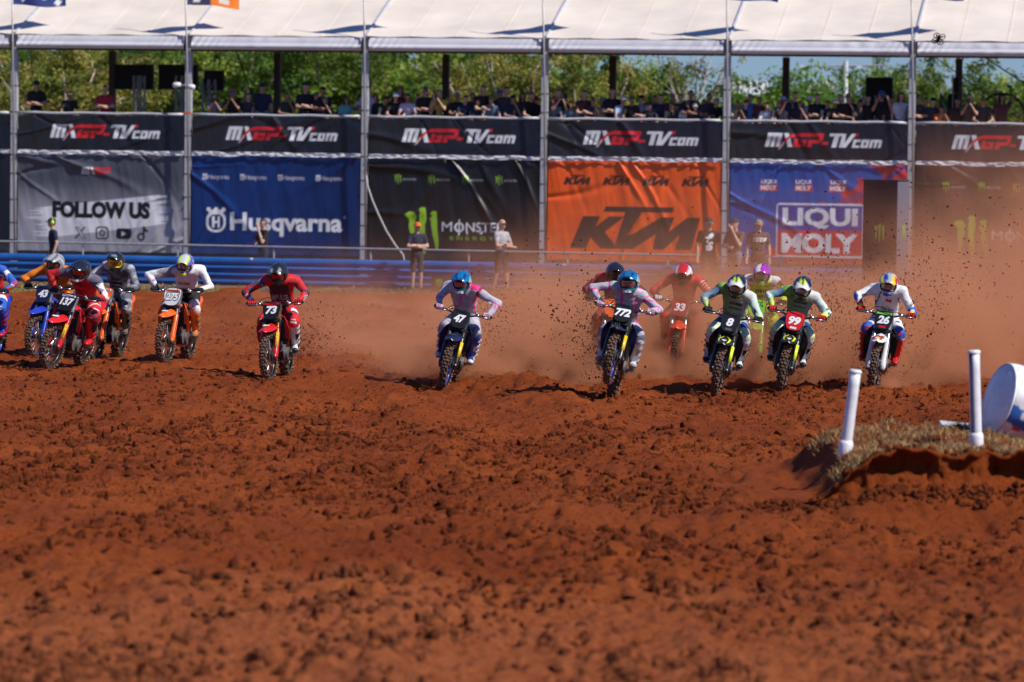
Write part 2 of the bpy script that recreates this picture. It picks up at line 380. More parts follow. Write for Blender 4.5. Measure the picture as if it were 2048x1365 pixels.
BI = np.arange(BV.shape[0] * BV.shape[1]).reshape(BV.shape[:2])
BQ = np.stack([BI[:-1, :-1], BI[1:, :-1], BI[1:, 1:], BI[:-1, 1:]], -1).reshape(-1, 4)
bank = link('earth_bank', np_mesh('earth_bank', BV.reshape(-1, 3), BQ, [M_DIRT], True))
tag(bank, kind='structure')
def bank_h(x, y):
    x = np.asarray(x, float); y = np.asarray(y, float); d = y - np.interp(x, bx, lip); l_ = np.interp(x, bx, lf)
    top = l_ * 0.54 * (1 - sstep(4.2, 7.5, d)) + 0.05 * l_ * (fbm(x * 3.5, y * 3.5, 97, 4) - 0.5)
    return np.where(d >= 0, top, l_ * np.interp(d, [-1.3, -0.5, -0.2, 0.0], [0, 0.085, 0.165, 0.22]))
top_z = lambda x, y: float(gz(x, y) + bank_h(np.float64(x), np.float64(y)))
n = 1300; X = RNG.uniform(2.1, 6.4, n); Y = np.interp(X, bx, lip) + 0.12 - np.abs(RNG.normal(0, 0.45, n)); S = 0.006 + 0.038 * RNG.uniform(0, 1, n) ** 2.5
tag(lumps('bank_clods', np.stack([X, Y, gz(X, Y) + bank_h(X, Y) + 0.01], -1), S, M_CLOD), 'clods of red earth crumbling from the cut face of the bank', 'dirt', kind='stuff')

def blades(name, X, Y, Z, hmin, hmax, cols, lean=0.6, w=0.006):
    n = len(X); h = RNG.uniform(hmin, hmax, n); a = RNG.uniform(0, 2 * math.pi, n); l = RNG.uniform(0.1, lean, n) * h; b = RNG.uniform(0, math.pi, n)
    B = np.stack([X, Y, Z], -1); wv = np.stack([np.cos(b) * w, np.sin(b) * w, 0 * b], -1)
    mid = B + np.stack([np.cos(a) * l * 0.35, np.sin(a) * l * 0.35, h * 0.6], -1); tip = B + np.stack([np.cos(a) * l, np.sin(a) * l, h], -1)
    V = np.stack([B - wv, B + wv, mid + wv * 0.8, mid - wv * 0.8, tip], 1)
    i0 = np.arange(n)[:, None] * 5
    Fc = np.concatenate([i0 + [0, 1, 2], i0 + [0, 2, 3], i0 + [3, 2, 4]], 0)
    C = np.asarray(cols)[RNG.integers(0, len(cols), n)] * RNG.uniform(0.7, 1.25, (n, 1))
    return link(name, np_mesh(name, V.reshape(-1, 3), Fc, [mat('dry_grass', (1, 1, 1), 0.8, attr='Col', var=0.1)], col_attr=np.repeat(C, 5, 0)))
n = 26000; X = RNG.uniform(3.14, 7.0, n); Y = np.interp(X, bx, lip) + 0.02 + RNG.uniform(0, 1, n) ** 1.4 * 4.8
k = (fbm(X * 1.1, Y * 0.8, 33, 3) > 0.36) ; X, Y = X[k], Y[k]
tag(blades('dry_grass', X, Y, gz(X, Y) + bank_h(X, Y) - 0.01, 0.015, 0.075, [(0.42, 0.27, 0.11), (0.33, 0.22, 0.085), (0.20, 0.15, 0.05), (0.50, 0.33, 0.15), (0.26, 0.11, 0.04)], 1.9, 0.0038),
    'short dry grass covering the top of the earth bank', 'grass', kind='stuff')
n = 3500; X = RNG.uniform(-16, 14, n); Y = edge_y(X) + RNG.uniform(0.1, 6.5, n)
tag(blades('verge_grass', X, Y, np.full(len(X), -0.09), 0.03, 0.10, [(0.30, 0.25, 0.07), (0.22, 0.22, 0.05), (0.35, 0.27, 0.10)], 0.8, 0.012),
    'patchy yellow green grass on the verge before the blue barrier', 'grass', kind='stuff')

# white plastic marker posts, hollow, with a thicker foot
M_PVC = mat('white_pvc', (0.80, 0.80, 0.82), 0.35, var=0.08, dirt=0.12)
def marker_post(top, foot, label):
    w = 0.112
    b = MB(); prof = []
    for i in range(20):                                  # an open-fronted tubular stake
        a = R(-20 + 400 * 0.78 * i / 19 - 100); prof.append((math.cos(a) * w / 2, math.sin(a) * w / 2))
    up = (Vector(top) - Vector(foot)); L_ = up.length
    rt = empty('marker_post', foot); q = up.to_track_quat('Z', 'X'); rt.rotation_euler = q.to_euler()
    tag(rt, label, 'post', 'white marker posts on the bank')
    s0 = [[(x * 1.0, y * 1.0, z) for (x, y) in prof] for z in np.linspace(0.10, L_, 6)]
    n_ = len(prof); V = [p for s_ in s0 for p in s_] + [(p[0] * 0.86, p[1] * 0.86, p[2]) for s_ in s0 for p in s_]; N = 6 * n_; Fc = []
    for i in range(5):
        for j in range(n_ - 1):
            q_ = (i * n_ + j, i * n_ + j + 1, (i + 1) * n_ + j + 1, (i + 1) * n_ + j); Fc += [q_, tuple(x + N for x in reversed(q_))]
    for j in range(n_ - 1): Fc += [(5 * n_ + j, 5 * n_ + j + 1, 5 * n_ + j + 1 + N, 5 * n_ + j + N)]
    for i in range(5): Fc += [(i * n_, (i + 1) * n_, (i + 1) * n_ + N, i * n_ + N), (i * n_ + n_ - 1, i * n_ + n_ - 1 + N, (i + 1) * n_ + n_ - 1 + N, (i + 1) * n_ + n_ - 1)]
    b.add(V, Fc); b.build('stake', M_PVC, rt, True)
    f = MB(); f.lathe([(0.0, -0.06), (0.068, -0.06), (0.074, 0.02), (0.072, 0.10), (0.062, 0.135), (0.0, 0.135)], n=18, axis='z'); f.build('foot_sleeve', M_PVC, rt, True)
    c_ = MB(); c_.lathe([(0.064, L_ - 0.02), (0.066, L_), (0.05, L_ + 0.012), (0.0, L_ + 0.014)], n=18, axis='z'); c_.build('cap', M_PVC, rt, True)
def bank_point(px, py):
    d = ray(px, py)
    for t in np.arange(37.0, 47, 0.02):
        if HC + d.z * t / d.y <= top_z(d.x * t / d.y, t): return Vector((d.x * t / d.y, t, top_z(d.x * t / d.y, t)))
    return on_ground(px, py)
f1 = bank_point(1690, 905); marker_post(at_depth(1711, 742, f1.y), f1 - Vector((0, 0, 0.02)), 'white plastic marker post leaning right at the left end of the bank')
f2 = bank_point(1953, 899); f2 = at_depth(1953, 899, f2.y + 0.22); f2.z = top_z(f2.x, f2.y); marker_post(at_depth(1948, 703, f2.y), f2 - Vector((0, 0, 0.02)), 'white plastic marker post standing upright beside the round sponsor banner')
# flat white board lying behind the grass
p0 = at_depth(1884, 850, 43.0); p1 = at_depth(1942, 856, 42.6)
b = MB(); b.plate([p0, p1, p1 + Vector((0.0, 0.25, 0.03)), p0 + Vector((0.0, 0.25, 0.03))], (0, 0, -0.06)); 
tag(b.build('white_board', M_PVC), 'flat white board lying in the grass behind the upright post', 'board')

# white drum-shaped inflatable marker at the right edge, tilted, its end face turned to the left
def drum_marker():
    c = at_depth(1997, 797, 42.2); ax = Vector((0.92, 0.27, -0.28)).normalized(); rt = empty('inflatable_marker', c); rt.rotation_euler = ax.to_track_quat('X', 'Z').to_euler()
    tag(rt, 'white inflatable drum with a blue band lying tilted at the right edge', 'marker'); Rd, Ln, nu, nv = 0.385, 1.5, 96, 60; V = []; C = []; Fc = []
    for i in range(nv + 1):
        x = Ln * i / nv; r_ = Rd * (1 - 0.06 * math.exp(-x / 0.035)) + 0.010 * math.sin(x * 9)
        for j in range(nu):
            a_ = 2 * math.pi * j / nu; q = r_ + 0.006 * math.sin(a_ * 9 + x * 5) * math.exp(-x * 3); V.append((x, q * math.cos(a_), q * math.sin(a_)))
            deg = math.degrees(math.atan2(math.sin(a_), -math.cos(a_)))        # 0 faces the camera, 90 is up
            band = -34 < deg + 10 * math.sin(x * 4) < -4; sq = abs(x - 0.17) < 0.03 and -24 < deg < -12
            C.append((0.55, 0.05, 0.06) if (-46 < deg < -38 and 0.1 < x < 0.22) else (0.03, 0.12, 0.42) if (band and not sq and x > 0.015) else (0.80, 0.80, 0.82))
    for i in range(nv):
        for j in range(nu): Fc.append((i * nu + j, i * nu + (j + 1) % nu, (i + 1) * nu + (j + 1) % nu, (i + 1) * nu + j))
    m_ = mat('banner_cloth', (1, 1, 1), 0.45, attr='Col', var=0.08, dirt=0.12); link('body', np_mesh('body', V, Fc, [m_], True, col_attr=C), rt)
    b = MB(); b.lathe([(0.0, -0.055), (0.12, -0.05), (0.25, -0.035), (0.335, -0.012), (0.368, 0.012)], n=64, axis='x'); b.build('end_face', M_PVC, rt, True)
    b = MB(); b.tube([(0.004, 0.372 * math.cos(a_), 0.372 * math.sin(a_)) for a_ in np.linspace(0, 2 * math.pi, 64, endpoint=False)], 0.010, 6, closed=True); b.build('rim_seam', M_PVC, rt, True)
drum_marker()
# ================================================================== STAND, TENT, BANNERS
TH = R(10.0)
SU = Vector((math.cos(TH), -math.sin(TH), 0)); SN = Vector((math.sin(TH), math.cos(TH), 0))
SO = Vector(((1085 - 1024) / F * 112.0, 112.0, 0))
def st(u, back, z): return SO + SU * u + SN * back + Vector((0, 0, z))     # stand coordinates
RAIL, DECK, EAVE0, EAVE1 = 4.30, 3.38, 6.10, 6.46
BAYS = list(range(-1, 7))                                                   # bay k spans u = (k-3)*5 .. +5
M_GALV = mat('galvanised_steel', (0.42, 0.42, 0.44), 0.5, 0.35, var=0.12)
M_POST = mat('painted_alloy', (0.55, 0.55, 0.58), 0.45, 0.1, var=0.10)
M_DARK = mat('dark_steel', (0.045, 0.042, 0.045), 0.6, 0.2)
M_DECK = mat('deck_boards', (0.16, 0.13, 0.10), 0.8, var=0.2)
M_STRAP = mat('black_strap', (0.02, 0.02, 0.022), 0.7)
M_ORSTRAP = mat('orange_strap', (0.75, 0.14, 0.03), 0.6)

def frame_M(): return Matrix(((SU.x, SN.x, 0), (SU.y, SN.y, 0), (0, 0, 1)))
FM = frame_M()
stand = empty('grandstand', st(0, 0, 0)); tag(stand, 'raised viewing stand with grey posts, top rail and timber decks', 'grandstand')
def lp(u, bck, z): return Vector((u, bck, z))
stand.rotation_euler = (0, 0, -TH)
for k in range(-1, 8):
    u = (k - 3) * 5
    if k < 0 : pass
    b = MB(); b.box((u - 0.02, -0.02, EAVE1 / 2 - 0.03), (0.17, 0.17, EAVE1 + 0.06)); b.build('post', M_POST, stand)
    s = MB()
    for z in np.arange(0.7, 5.6, 0.62): s.box((u - 0.02, -0.02, z + random.uniform(-0.1, 0.1)), (0.183, 0.183, 0.025))
    s.build('strap_set', M_STRAP, stand)
for k in BAYS:
    u0, u1 = (k - 3) * 5 + 0.09, (k - 2) * 5 - 0.13
    b = MB(); pts = [(u0 + (u1 - u0) * i / 10, -0.05, RAIL + 0.012 * math.sin(i * 1.9 + k)) for i in range(11)]
    b.tube(pts, 0.042, 10); b.build('rail', M_POST, stand, True)
    b = MB(); b.tube([(u0, -0.05, RAIL - 0.5), (u1, -0.05, RAIL - 0.5)], 0.025, 8); b.build('mid_rail', M_GALV, stand, True)
for i, (bk, z, dp) in enumerate(((0.06, DECK, 1.3), (1.36, DECK + 0.22, 1.2), (2.56, DECK + 0.42, 4.6))):
    b = MB(); b.box((2.5, bk + dp / 2 - 0.003, z - 0.08), (40.0, dp, 0.16)); b.build('deck', M_DECK, stand)
for px in (225, 555, 892, 1226, 1572, 1918):
    d = ray(px, 150); o = Vector((0, 0, HC)); bkk = 6.9
    A = st(0, bkk, 0); t = (A - o).dot(SN) / d.dot(SN); p = o + d * t; u = (p - SO).dot(SU)
    b = MB(); b.box((u, bkk, 3.1), (0.19, 0.19, 6.2)); b.build('rear_post', mat('brown_steel', (0.12, 0.085, 0.075), 0.6, 0.1), stand)
b = MB(); b.tube([(-10.4, 6.5, 6.5), (-9.0, 5.2, 3.6)], 0.02, 6); b.build('brace_cable', M_DARK, stand)
b = MB(); b.tube([tuple(FM.inverted() @ (at_depth(1866, 112, 114.0) - SO)), tuple(FM.inverted() @ (at_depth(2075, 262, 113.0) - SO))], 0.014, 6); b.build('brace_cable', M_DARK, stand)
b = MB(); b.tube([tuple(FM.inverted() @ (at_depth(1962, 110, 114.0) - SO)), tuple(FM.inverted() @ (at_depth(2120, 215, 113.0) - SO))], 0.02, 6); b.build('brace_cable', M_DARK, stand)
for px, py in ((375, 226), (1815, 237)):                                    # orange ties on two posts
    p = FM.inverted() @ (at_depth(px, py, 111.6) - SO); b = MB(); b.box((p.x, p.y - 0.02, p.z), (0.22, 0.2, 0.05)); b.build('orange_tie', M_ORSTRAP, stand)

# ---- marquee tent over the stand
M_TENT = mat('tent_pvc', (0.77, 0.68, 0.585), 0.65, var=0.07, nscale=0.7)
M_VAL = mat('valance_pvc', (0.74, 0.73, 0.76), 0.5, var=0.05, nscale=1.5)
tent = empty('marquee_tent', st(0, 0, 0), (0, 0, -TH)); tag(tent, 'long white marquee tent with wrinkled valance over the stand', 'tent')
SL = math.tan(R(19.0))
for k in BAYS:
    u0, u1 = (k - 3) * 5, (k - 2) * 5
    nu, nv = 24, 18; V = []; Fc = []
    for i in range(nv + 1):
        for j in range(nu + 1):
            s_, t_ = j / nu, i / nv; bk = -0.22 + 4.3 * t_
            sag = -0.10 * math.sin(math.pi * s_) * math.sin(math.pi * min(1, t_ * 1.0)) + 0.012 * math.sin(s_ * 23 + k) * (1 - t_) + 0.02 * float(vnoise(s_ * 5 + k * 7, t_ * 5, 3))
            V.append((u0 + 5 * s_, bk, EAVE1 + 0.02 + (bk + 0.22) * SL + sag))
    for i in range(nv):
        for j in range(nu): a = i * (nu + 1) + j; Fc.append((a, a + 1, a + nu + 2, a + nu + 1))
    link('roof_panel', np_mesh('roof_panel', V, Fc, [M_TENT], True), tent)
    for q in (6, 12, 18):                                    # welded seams running up the panel
        sb = MB(); sb.loft([[Vector(V[i * (nu + 1) + q]) + Vector((dx, 0, 0.010)) for dx in (-0.022, 0.022)] for i in range(nv + 1)], (0, 0, -0.006)); sb.build('seam', M_TENT, tent)
    zt = EAVE1 + 0.02 + 4.3 * SL
    b = MB(); b.add([(u0, 4.08, zt), (u1, 4.08, zt), (u1, 8.4, EAVE1), (u0, 8.4, EAVE1)], [(0, 1, 2, 3)]); b.build('rear_roof_panel', M_TENT, tent)
    # valance: a rounded roll of cloth with pleats near its ends
    nu, nv = 90, 12; V = []; Fc = []; sd = k * 13.7
    for i in range(nv + 1):
        for j in range(nu + 1):
            s_ = j / nu; t_ = i / nv; z = EAVE1 - (EAVE1 - EAVE0) * t_
            prof = -0.24 - 0.05 * math.sin(t_ * math.pi * 0.85) - (0.045 if t_ > 0.52 else 0.0) * math.sin((t_ - 0.52) / 0.48 * math.pi)
            pl = 0.035 * (math.exp(-s_ * 9) + 0.6 * math.exp(-(1 - s_) * 9)) * math.sin(s_ * 150 + t_ * 7 + sd) + 0.010 * math.sin(s_ * 60 + t_ * 4 + 3 * float(vnoise(s_ * 4 + sd, t_ * 2, 4))) * float(vnoise(s_ * 6 + sd, 0, 9))
            V.append((u0 + 0.12 + 4.78 * s_, prof + pl, z))
    for i in range(nv):
        for j in range(nu): a = i * (nu + 1) + j; Fc.append((a, a + nu + 1, a + nu + 2, a + 1))
    link('valance', np_mesh('valance', V, Fc, [M_VAL], True), tent)
    b = MB(); b.box(((u0 + u1) / 2, -0.10, EAVE0 - 0.015), (4.85, 0.14, 0.07)); b.build('eave_beam', M_DARK, tent)
    b = MB(); b.tube([(u0 + 0.02, -0.2, EAVE1 + 0.03), (u0 + 0.02, 4.08, zt + 0.02)], 0.05, 8); b.build('rafter', M_POST, tent)
b = MB(); b.box((2.5, 8.3, EAVE1 - 0.1), (40, 0.1, 0.2)); b.build('rear_beam', M_DARK, tent)

# ---- flags on poles fixed to the front posts
M_POLE = mat('flag_pole', (0.36, 0.34, 0.33), 0.4, 0.4)
FLAGS = [((0.012, 0.03, 0.16), (0.012, 0.03, 0.16), 'navy blue flag with white stars at the left end of the tent', 0.0, 14),
         ((0.03, 0.03, 0.10), (0.90, 0.22, 0.01), 'navy and orange flag on the pole between grey and blue banners', 0.03, 18),
         ((0.05, 0.02, 0.16), (0.012, 0.03, 0.16), 'dark purple flag on the pole between blue and black banners', 0.34, 22),
         ((0.04, 0.04, 0.06), (0.02, 0.02, 0.08), 'dark flag on the pole between black and orange banners', 0.42, 20),
         ((0.012, 0.04, 0.22), (0.012, 0.04, 0.22), 'bright blue flag on the pole left of the blue and red banner', 0.33, 16),
         ((0.04, 0.04, 0.06), (0.02, 0.02, 0.10), 'dark flag on the pole between blue and red banner and the last black banner', 0.45, 19)]
M_FLAGC = mat('flag_cloth', (1, 1, 1), 0.7, attr='Col', var=0.05)
for k, (c1, c2, lab, dz, ph) in enumerate(FLAGS):
    u = (k - 3) * 5 + 0.03; pole_x = -0.16 - 0.05 * (k == 2)
    rt = empty('flag', st(u - 0.03, -0.32, 0), (0, 0, -TH)); tag(rt, lab, 'flag', 'flags on the tent poles')
    b = MB(); b.tube([(0.10, 0.02, 0.3), (0.02, 0.0, 5.0), (-0.05 - 0.05 * (k % 2), 0.0, 9.0)], [0.03, 0.028, 0.022], 8); b.build('pole', M_POLE, rt, True)
    V = []; C = []; Fc = []; nu, nv = 30, 14; z0 = 7.30 + dz * 0.8
    for i in range(nv + 1):
        for j in range(nu + 1):
            s_, t_ = j / nu, i / nv
            V.append((-0.02 + 1.30 * s_, 0.75 * s_ + 0.10 * math.sin(s_ * 7 + ph) * s_ + 0.02 * math.sin(t_ * 5 + s_ * 9), z0 + 0.85 * t_ - 0.05 * s_ + 0.05 * math.sin(s_ * 6 + ph) * s_))
            c = c1 if s_ < 0.46 else c2
            if k in (0, 4):
                for (a_, b_) in ((0.2, 0.22), (0.85, 0.14), (0.8, 0.45), (0.62, 0.35), (0.75, 0.75)):
                    if (s_ - a_) ** 2 * 1.7 + (t_ - b_) ** 2 < 0.006: c = (0.8, 0.8, 0.8)
            if k == 1 and s_ > 0.46 and (s_ - 0.72) ** 2 + (t_ - 0.2) ** 2 < 0.012: c = (0.85, 0.8, 0.75)
            if k == 1 and s_ < 0.3 and (s_ - 0.18) ** 2 + (t_ - 0.15) ** 2 < 0.006: c = (0.85, 0.8, 0.75)
            C.append(c)
    for i in range(nv):
        for j in range(nu): a = i * (nu + 1) + j; Fc.append((a, a + 1, a + nu + 2, a + nu + 1))
    link('cloth', np_mesh('cloth', V, Fc, [M_FLAGC], True, col_attr=C), rt)

# ------------------------------------------------------------------ printing
def text_tris(s, size=1.0, shear=0.0, bold=0.0, xs=1.0, spacing=1.0):
    cu = bpy.data.curves.new('t', 'FONT'); cu.body = s; cu.size = 1.0; cu.shear = shear; cu.offset = bold; cu.resolution_u = 3; cu.space_character = spacing
    o = bpy.data.objects.new('t', cu); col.objects.link(o)
    me = o.to_mesh(); me.calc_loop_triangles()
    V = np.array([v.co[:2] for v in me.vertices], float).reshape(-1, 2); T = np.array([t.vertices[:] for t in me.loop_triangles], int).reshape(-1, 3)
    o.to_mesh_clear(); bpy.data.objects.remove(o); bpy.data.curves.remove(cu)
    V = V * size; V[:, 0] *= xs
    return V, T
def fit(VT, x0, y0, x1, y1, keep=False):
    V, T = VT; a = V.min(0); b = V.max(0); sc = np.array([(x1 - x0), (y1 - y0)]) / (b - a)
    if keep: sc[:] = sc.min()
    return (V - a) * sc + [x0, y0], T
class Canvas:
    def __init__(s, w, h, cell, bgc, ss=2):
        s.w, s.h, s.ss = w, h, ss; s.nx, s.ny = int(round(w / cell)), int(round(h / cell))
        s.NX, s.NY = (s.nx + 1) * ss, (s.ny + 1) * ss
        gx = (np.arange(s.NX) + 0.5) / ss - 0.5; gy = (np.arange(s.NY) + 0.5) / ss - 0.5
        s.X = gx * w / s.nx; s.Y = gy * h / s.ny
        s.C = np.empty((s.NY, s.NX, 3)); s.C[:] = bgc
    def mask_tri(s, VT):
        V, T = VT; M = np.zeros((s.NY, s.NX), bool)
        for t in T:
            p = V[t]; i0, i1 = np.searchsorted(s.X, [p[:, 0].min(), p[:, 0].max()]); j0, j1 = np.searchsorted(s.Y, [p[:, 1].min(), p[:, 1].max()])
            if i1 <= i0 or j1 <= j0: continue
            gx, gy = s.X[i0:i1][None, :], s.Y[j0:j1][:, None]
            d = [(p[(q + 1) % 3, 0] - p[q, 0]) * (gy - p[q, 1]) - (p[(q + 1) % 3, 1] - p[q, 1]) * (gx - p[q, 0]) for q in range(3)]
            M[j0:j1, i0:i1] |= ((d[0] >= 0) & (d[1] >= 0) & (d[2] >= 0)) | ((d[0] <= 0) & (d[1] <= 0) & (d[2] <= 0))
        return M
    def mask_poly(s, P):
        P = np.asarray(P, float); gx = s.X[None, :]; gy = s.Y[:, None]; M = np.zeros((s.NY, s.NX), bool)
        for a, b in zip(P, np.roll(P, -1, 0)):
            if a[1] == b[1]: continue
            M ^= ((a[1] > gy) != (b[1] > gy)) & (gx < (b[0] - a[0]) * (gy - a[1]) / (b[1] - a[1]) + a[0])
        return M
    def text(s, VT, c): s.C[s.mask_tri(VT)] = c
    def poly(s, P, c): s.C[s.mask_poly(P)] = c
    def rrect(s, x0, y0, x1, y1, r, c, hole=0.0):
        gx = np.abs(s.X[None, :] - (x0 + x1) / 2) - ((x1 - x0) / 2 - r); gy = np.abs(s.Y[:, None] - (y0 + y1) / 2) - ((y1 - y0) / 2 - r)
        d = np.hypot(np.maximum(gx, 0), np.maximum(gy, 0)) + np.minimum(np.maximum(gx, gy), 0) - r
        s.C[(d <= 0) & (d > -hole if hole else True)] = c
    def disc(s, x, y, r, c, r0=0.0):
        d = np.hypot(s.X[None, :] - x, s.Y[:, None] - y); s.C[(d <= r) & (d >= r0)] = c
    def verts(s): return s.C.reshape(s.ny + 1, s.ss, s.nx + 1, s.ss, 3).mean((1, 3)).reshape(-1, 3)

WHITE = (0.85, 0.85, 0.87); RED = (0.70, 0.02, 0.025); BLK = (0.012, 0.012, 0.014)
def quad_bar(pts, x0, y0, w, h, sh): return [(x0 + (p[0] + sh * p[1]) * w, y0 + p[1] * h) for p in pts]
def draw_race_logo(c, x, y, h, dark=BLK, tv=True):
    """slanted two-tone race series logo, x,y lower left, h letter height"""
    w = h; sh = 0.26
    def P(pts, colr, ox): c.poly([(x + (ox + p[0] + sh * p[1]) * h, y + p[1] * h) for p in pts], colr)
    # M : slab with two notches
    P([(0, 0), (0, 1), (1.0, 1), (1.06, 0.94), (1.06, 0), (0.78, 0), (0.78, 0.74), (0.67, 0.74), (0.67, 0), (0.40, 0), (0.40, 0.74), (0.29, 0.74), (0.29, 0)], WHITE, 0)
    # X : white down stroke, red-to-white swoosh
    P([(1.14, 1), (1.46, 1), (2.02, 0), (1.68, 0)], WHITE, 0)
    G = [(1.10, -0.22), (1.16, -0.20), (1.36, 0.25), (1.62, 0.62), (1.95, 0.80), (2.5, 0.86), (3.95, 0.86), (3.86, 0.55), (3.72, 0.44), (3.16, 0.44), (3.16, 0.62), (3.70, 0.62), (3.72, 0.72), (2.45, 0.72), (2.0, 0.72), (1.9, 1.0), (3.98, 1.0), (4.06, 0.92), (4.0, 0.40), (3.84, 0.26), (3.40, 0.26), (3.40, 0.0), (3.10, 0.0)]
    P([(1.02, -0.22), (1.10, 0.05), (1.30, 0.52), (1.60, 0.86), (2.0, 1.0), (3.98, 1.0), (4.06, 0.93), (4.0, 0.42), (3.86, 0.28), (3.36, 0.28), (3.36, 0.0), (3.04, 0.0), (3.04, 0.52), (3.72, 0.52), (3.76, 0.76), (2.0, 0.76), (1.62, 0.60), (1.36, 0.26), (1.18, -0.12)], RED, 0)
    P([(1.02, -0.22), (1.10, 0.05), (1.24, 0.38), (1.38, 0.28), (1.18, -0.12)], (0.70, 0.42, 0.40), 0)
    # G
    P([(2.02, 0.60), (2.02, 0.06), (2.10, 0), (2.88, 0), (2.92, 0.52), (2.44, 0.52), (2.44, 0.34), (2.62, 0.34), (2.62, 0.22), (2.34, 0.22), (2.34, 0.60)], RED, 0)
    if tv:
        P([(4.02, 0.40), (4.50, 0.40), (4.50, 0.20), (4.02, 0.20)], RED, 0)
        P([(4.46, 1), (5.50, 1), (5.50, 0.80), (5.16, 0.80), (5.16, 0), (4.82, 0), (4.82, 0.80), (4.46, 0.80)], WHITE, 0)
        P([(5.36, 0.82), (5.62, 1), (5.66, 0.30), (6.02, 1), (6.34, 1), (5.84, 0), (5.34, 0)], WHITE, 0)
        P([(6.26, 1.02), (6.50, 1.02), (6.50, 0.80), (6.26, 0.80)], RED, 0)
        o = 5.95
        for L_ in ([(0, 0), (0, 0.58), (0.52, 0.58), (0.52, 0.42), (0.2, 0.42), (0.2, 0.16), (0.52, 0.16), (0.52, 0)],
                   [(0.60, 0), (0.60, 0.58), (1.14, 0.58), (1.14, 0)],
                   [(1.22, 0), (1.22, 0.58), (1.98, 0.58), (2.06, 0.50), (2.06, 0), (1.86, 0), (1.86, 0.42), (1.74, 0.42), (1.74, 0), (1.54, 0), (1.54, 0.42), (1.42, 0.42), (1.42, 0)]):
            P(L_, WHITE, o + 0.32)
        P([(0.80, 0.16), (0.80, 0.42), (0.94, 0.42), (0.94, 0.16)], dark, o + 0.32)
GREEN = (0.30, 0.62, 0.03)
def claws(c, x, y, w, h, g=GREEN, rough=0.03, seed=1):
    """three ragged claw strokes"""
    rs = random.Random(seed)
    for (x0, top, bot, hook) in ((0.18, 0.90, 0.18, -0.20), (0.50, 1.0, 0.0, -0.13), (0.83, 0.92, 0.10, -0.13)):
        L_ = []; Rr = []; n_ = 9
        for i in range(n_):
            t = i / (n_ - 1); yy = top + (bot - top) * t; wd = 0.125 * (1 - 0.75 * t ** 1.3) ; cx = x0 + 0.03 * math.sin(t * 4 + x0 * 5) + 0.03 * t
            L_.append((cx - wd + rs.uniform(-rough, rough), yy)); Rr.append((cx + wd * 0.8 + rs.uniform(-rough, rough), yy + 0.01))
        pts = [(x0 + hook, top - 0.03), (x0 - 0.06, top + 0.03), (x0 + 0.06, top + 0.02)] + Rr[1:] + L_[:0:-1] + [(x0 - 0.10, top - 0.13), (x0 + hook + 0.05, top - 0.07)]
        c.poly([(x + px * w, y + py * h) for px, py in pts], g)

CELL = 0.021
def banner(name, c, u0, z0, label, cat='banner', back=-0.10, wr=1.0, seed=0, group=None, skew=0.0):
    """vinyl sheet whose print follows its folds; origin at its lower left corner"""
    nx, ny = c.nx, c.ny; U, Vv = np.meshgrid(np.linspace(0, c.w, nx + 1), np.linspace(0, c.h, ny + 1)); rs = np.random.default_rng(seed + 100)
    D = 0.012 * (fbm(U * 0.9 + seed * 3.1, Vv * 0.9, seed, 3) - 0.5) * 2
    for i in range(11):                                     # creases running away from the eyelets
        ed = rs.integers(0, 3); a = rs.uniform(-1.15, -0.35) if ed != 1 else rs.uniform(0.3, 1.1)
        pu = rs.uniform(0, c.w); pv = c.h if ed != 1 else 0.0
        if ed == 2: pu, pv, a = (0.0 if rs.uniform() < 0.5 else c.w), rs.uniform(0.4, 1) * c.h, rs.uniform(-0.7, 0.3)
        if rs.uniform() < 0.35 and ed == 0: a = math.pi - a if a > 0 else -math.pi - a
        du, dv = math.cos(a), math.sin(a); s_ = (U - pu) * du + (Vv - pv) * dv; q = (U - pu) * -dv + (Vv - pv) * du
        q = q + 0.05 * np.sin(s_ * 2.2 + i); ln = rs.uniform(0.7, 2.6); wd = rs.uniform(0.025, 0.075) * (1 + np.maximum(s_, 0) * 0.7)
        D -= wr * rs.uniform(0.018, 0.050) * np.exp(-(q / wd) ** 2) * np.exp(-(np.maximum(s_, 0) / ln) ** 2) * (s_ > -0.02) * np.where(rs.uniform() < 0.5, 1, -0.7)
    D += wr * 0.035 * (fbm(U * 3.2 + Vv * 0.6, Vv * 0.45 + seed, seed + 9, 3) - 0.5)
    sc = 0.012 * np.abs(np.sin(U / 0.62 * math.pi)) * (Vv > c.h - 0.001) - 0.010 * np.abs(np.sin(U / 0.62 * math.pi)) * (Vv < 0.001)
    V = np.stack([U, D, Vv - sc], -1).reshape(-1, 3)
    I = np.arange((nx + 1) * (ny + 1)).reshape(ny + 1, nx + 1)
    Q = np.stack([I[:-1, :-1], I[:-1, 1:], I[1:, 1:], I[1:, :-1]], -1).reshape(-1, 4)
    me = np_mesh(name, V, Q, [mat('printed_vinyl', (1, 1, 1), 0.38, attr='Col', var=0.06, nscale=2.0)], True, col_attr=c.verts())
    o = link(name, me); o.location = st(u0, back, z0); o.rotation_euler = (0, skew, -TH)
    return tag(o, label, cat, group)

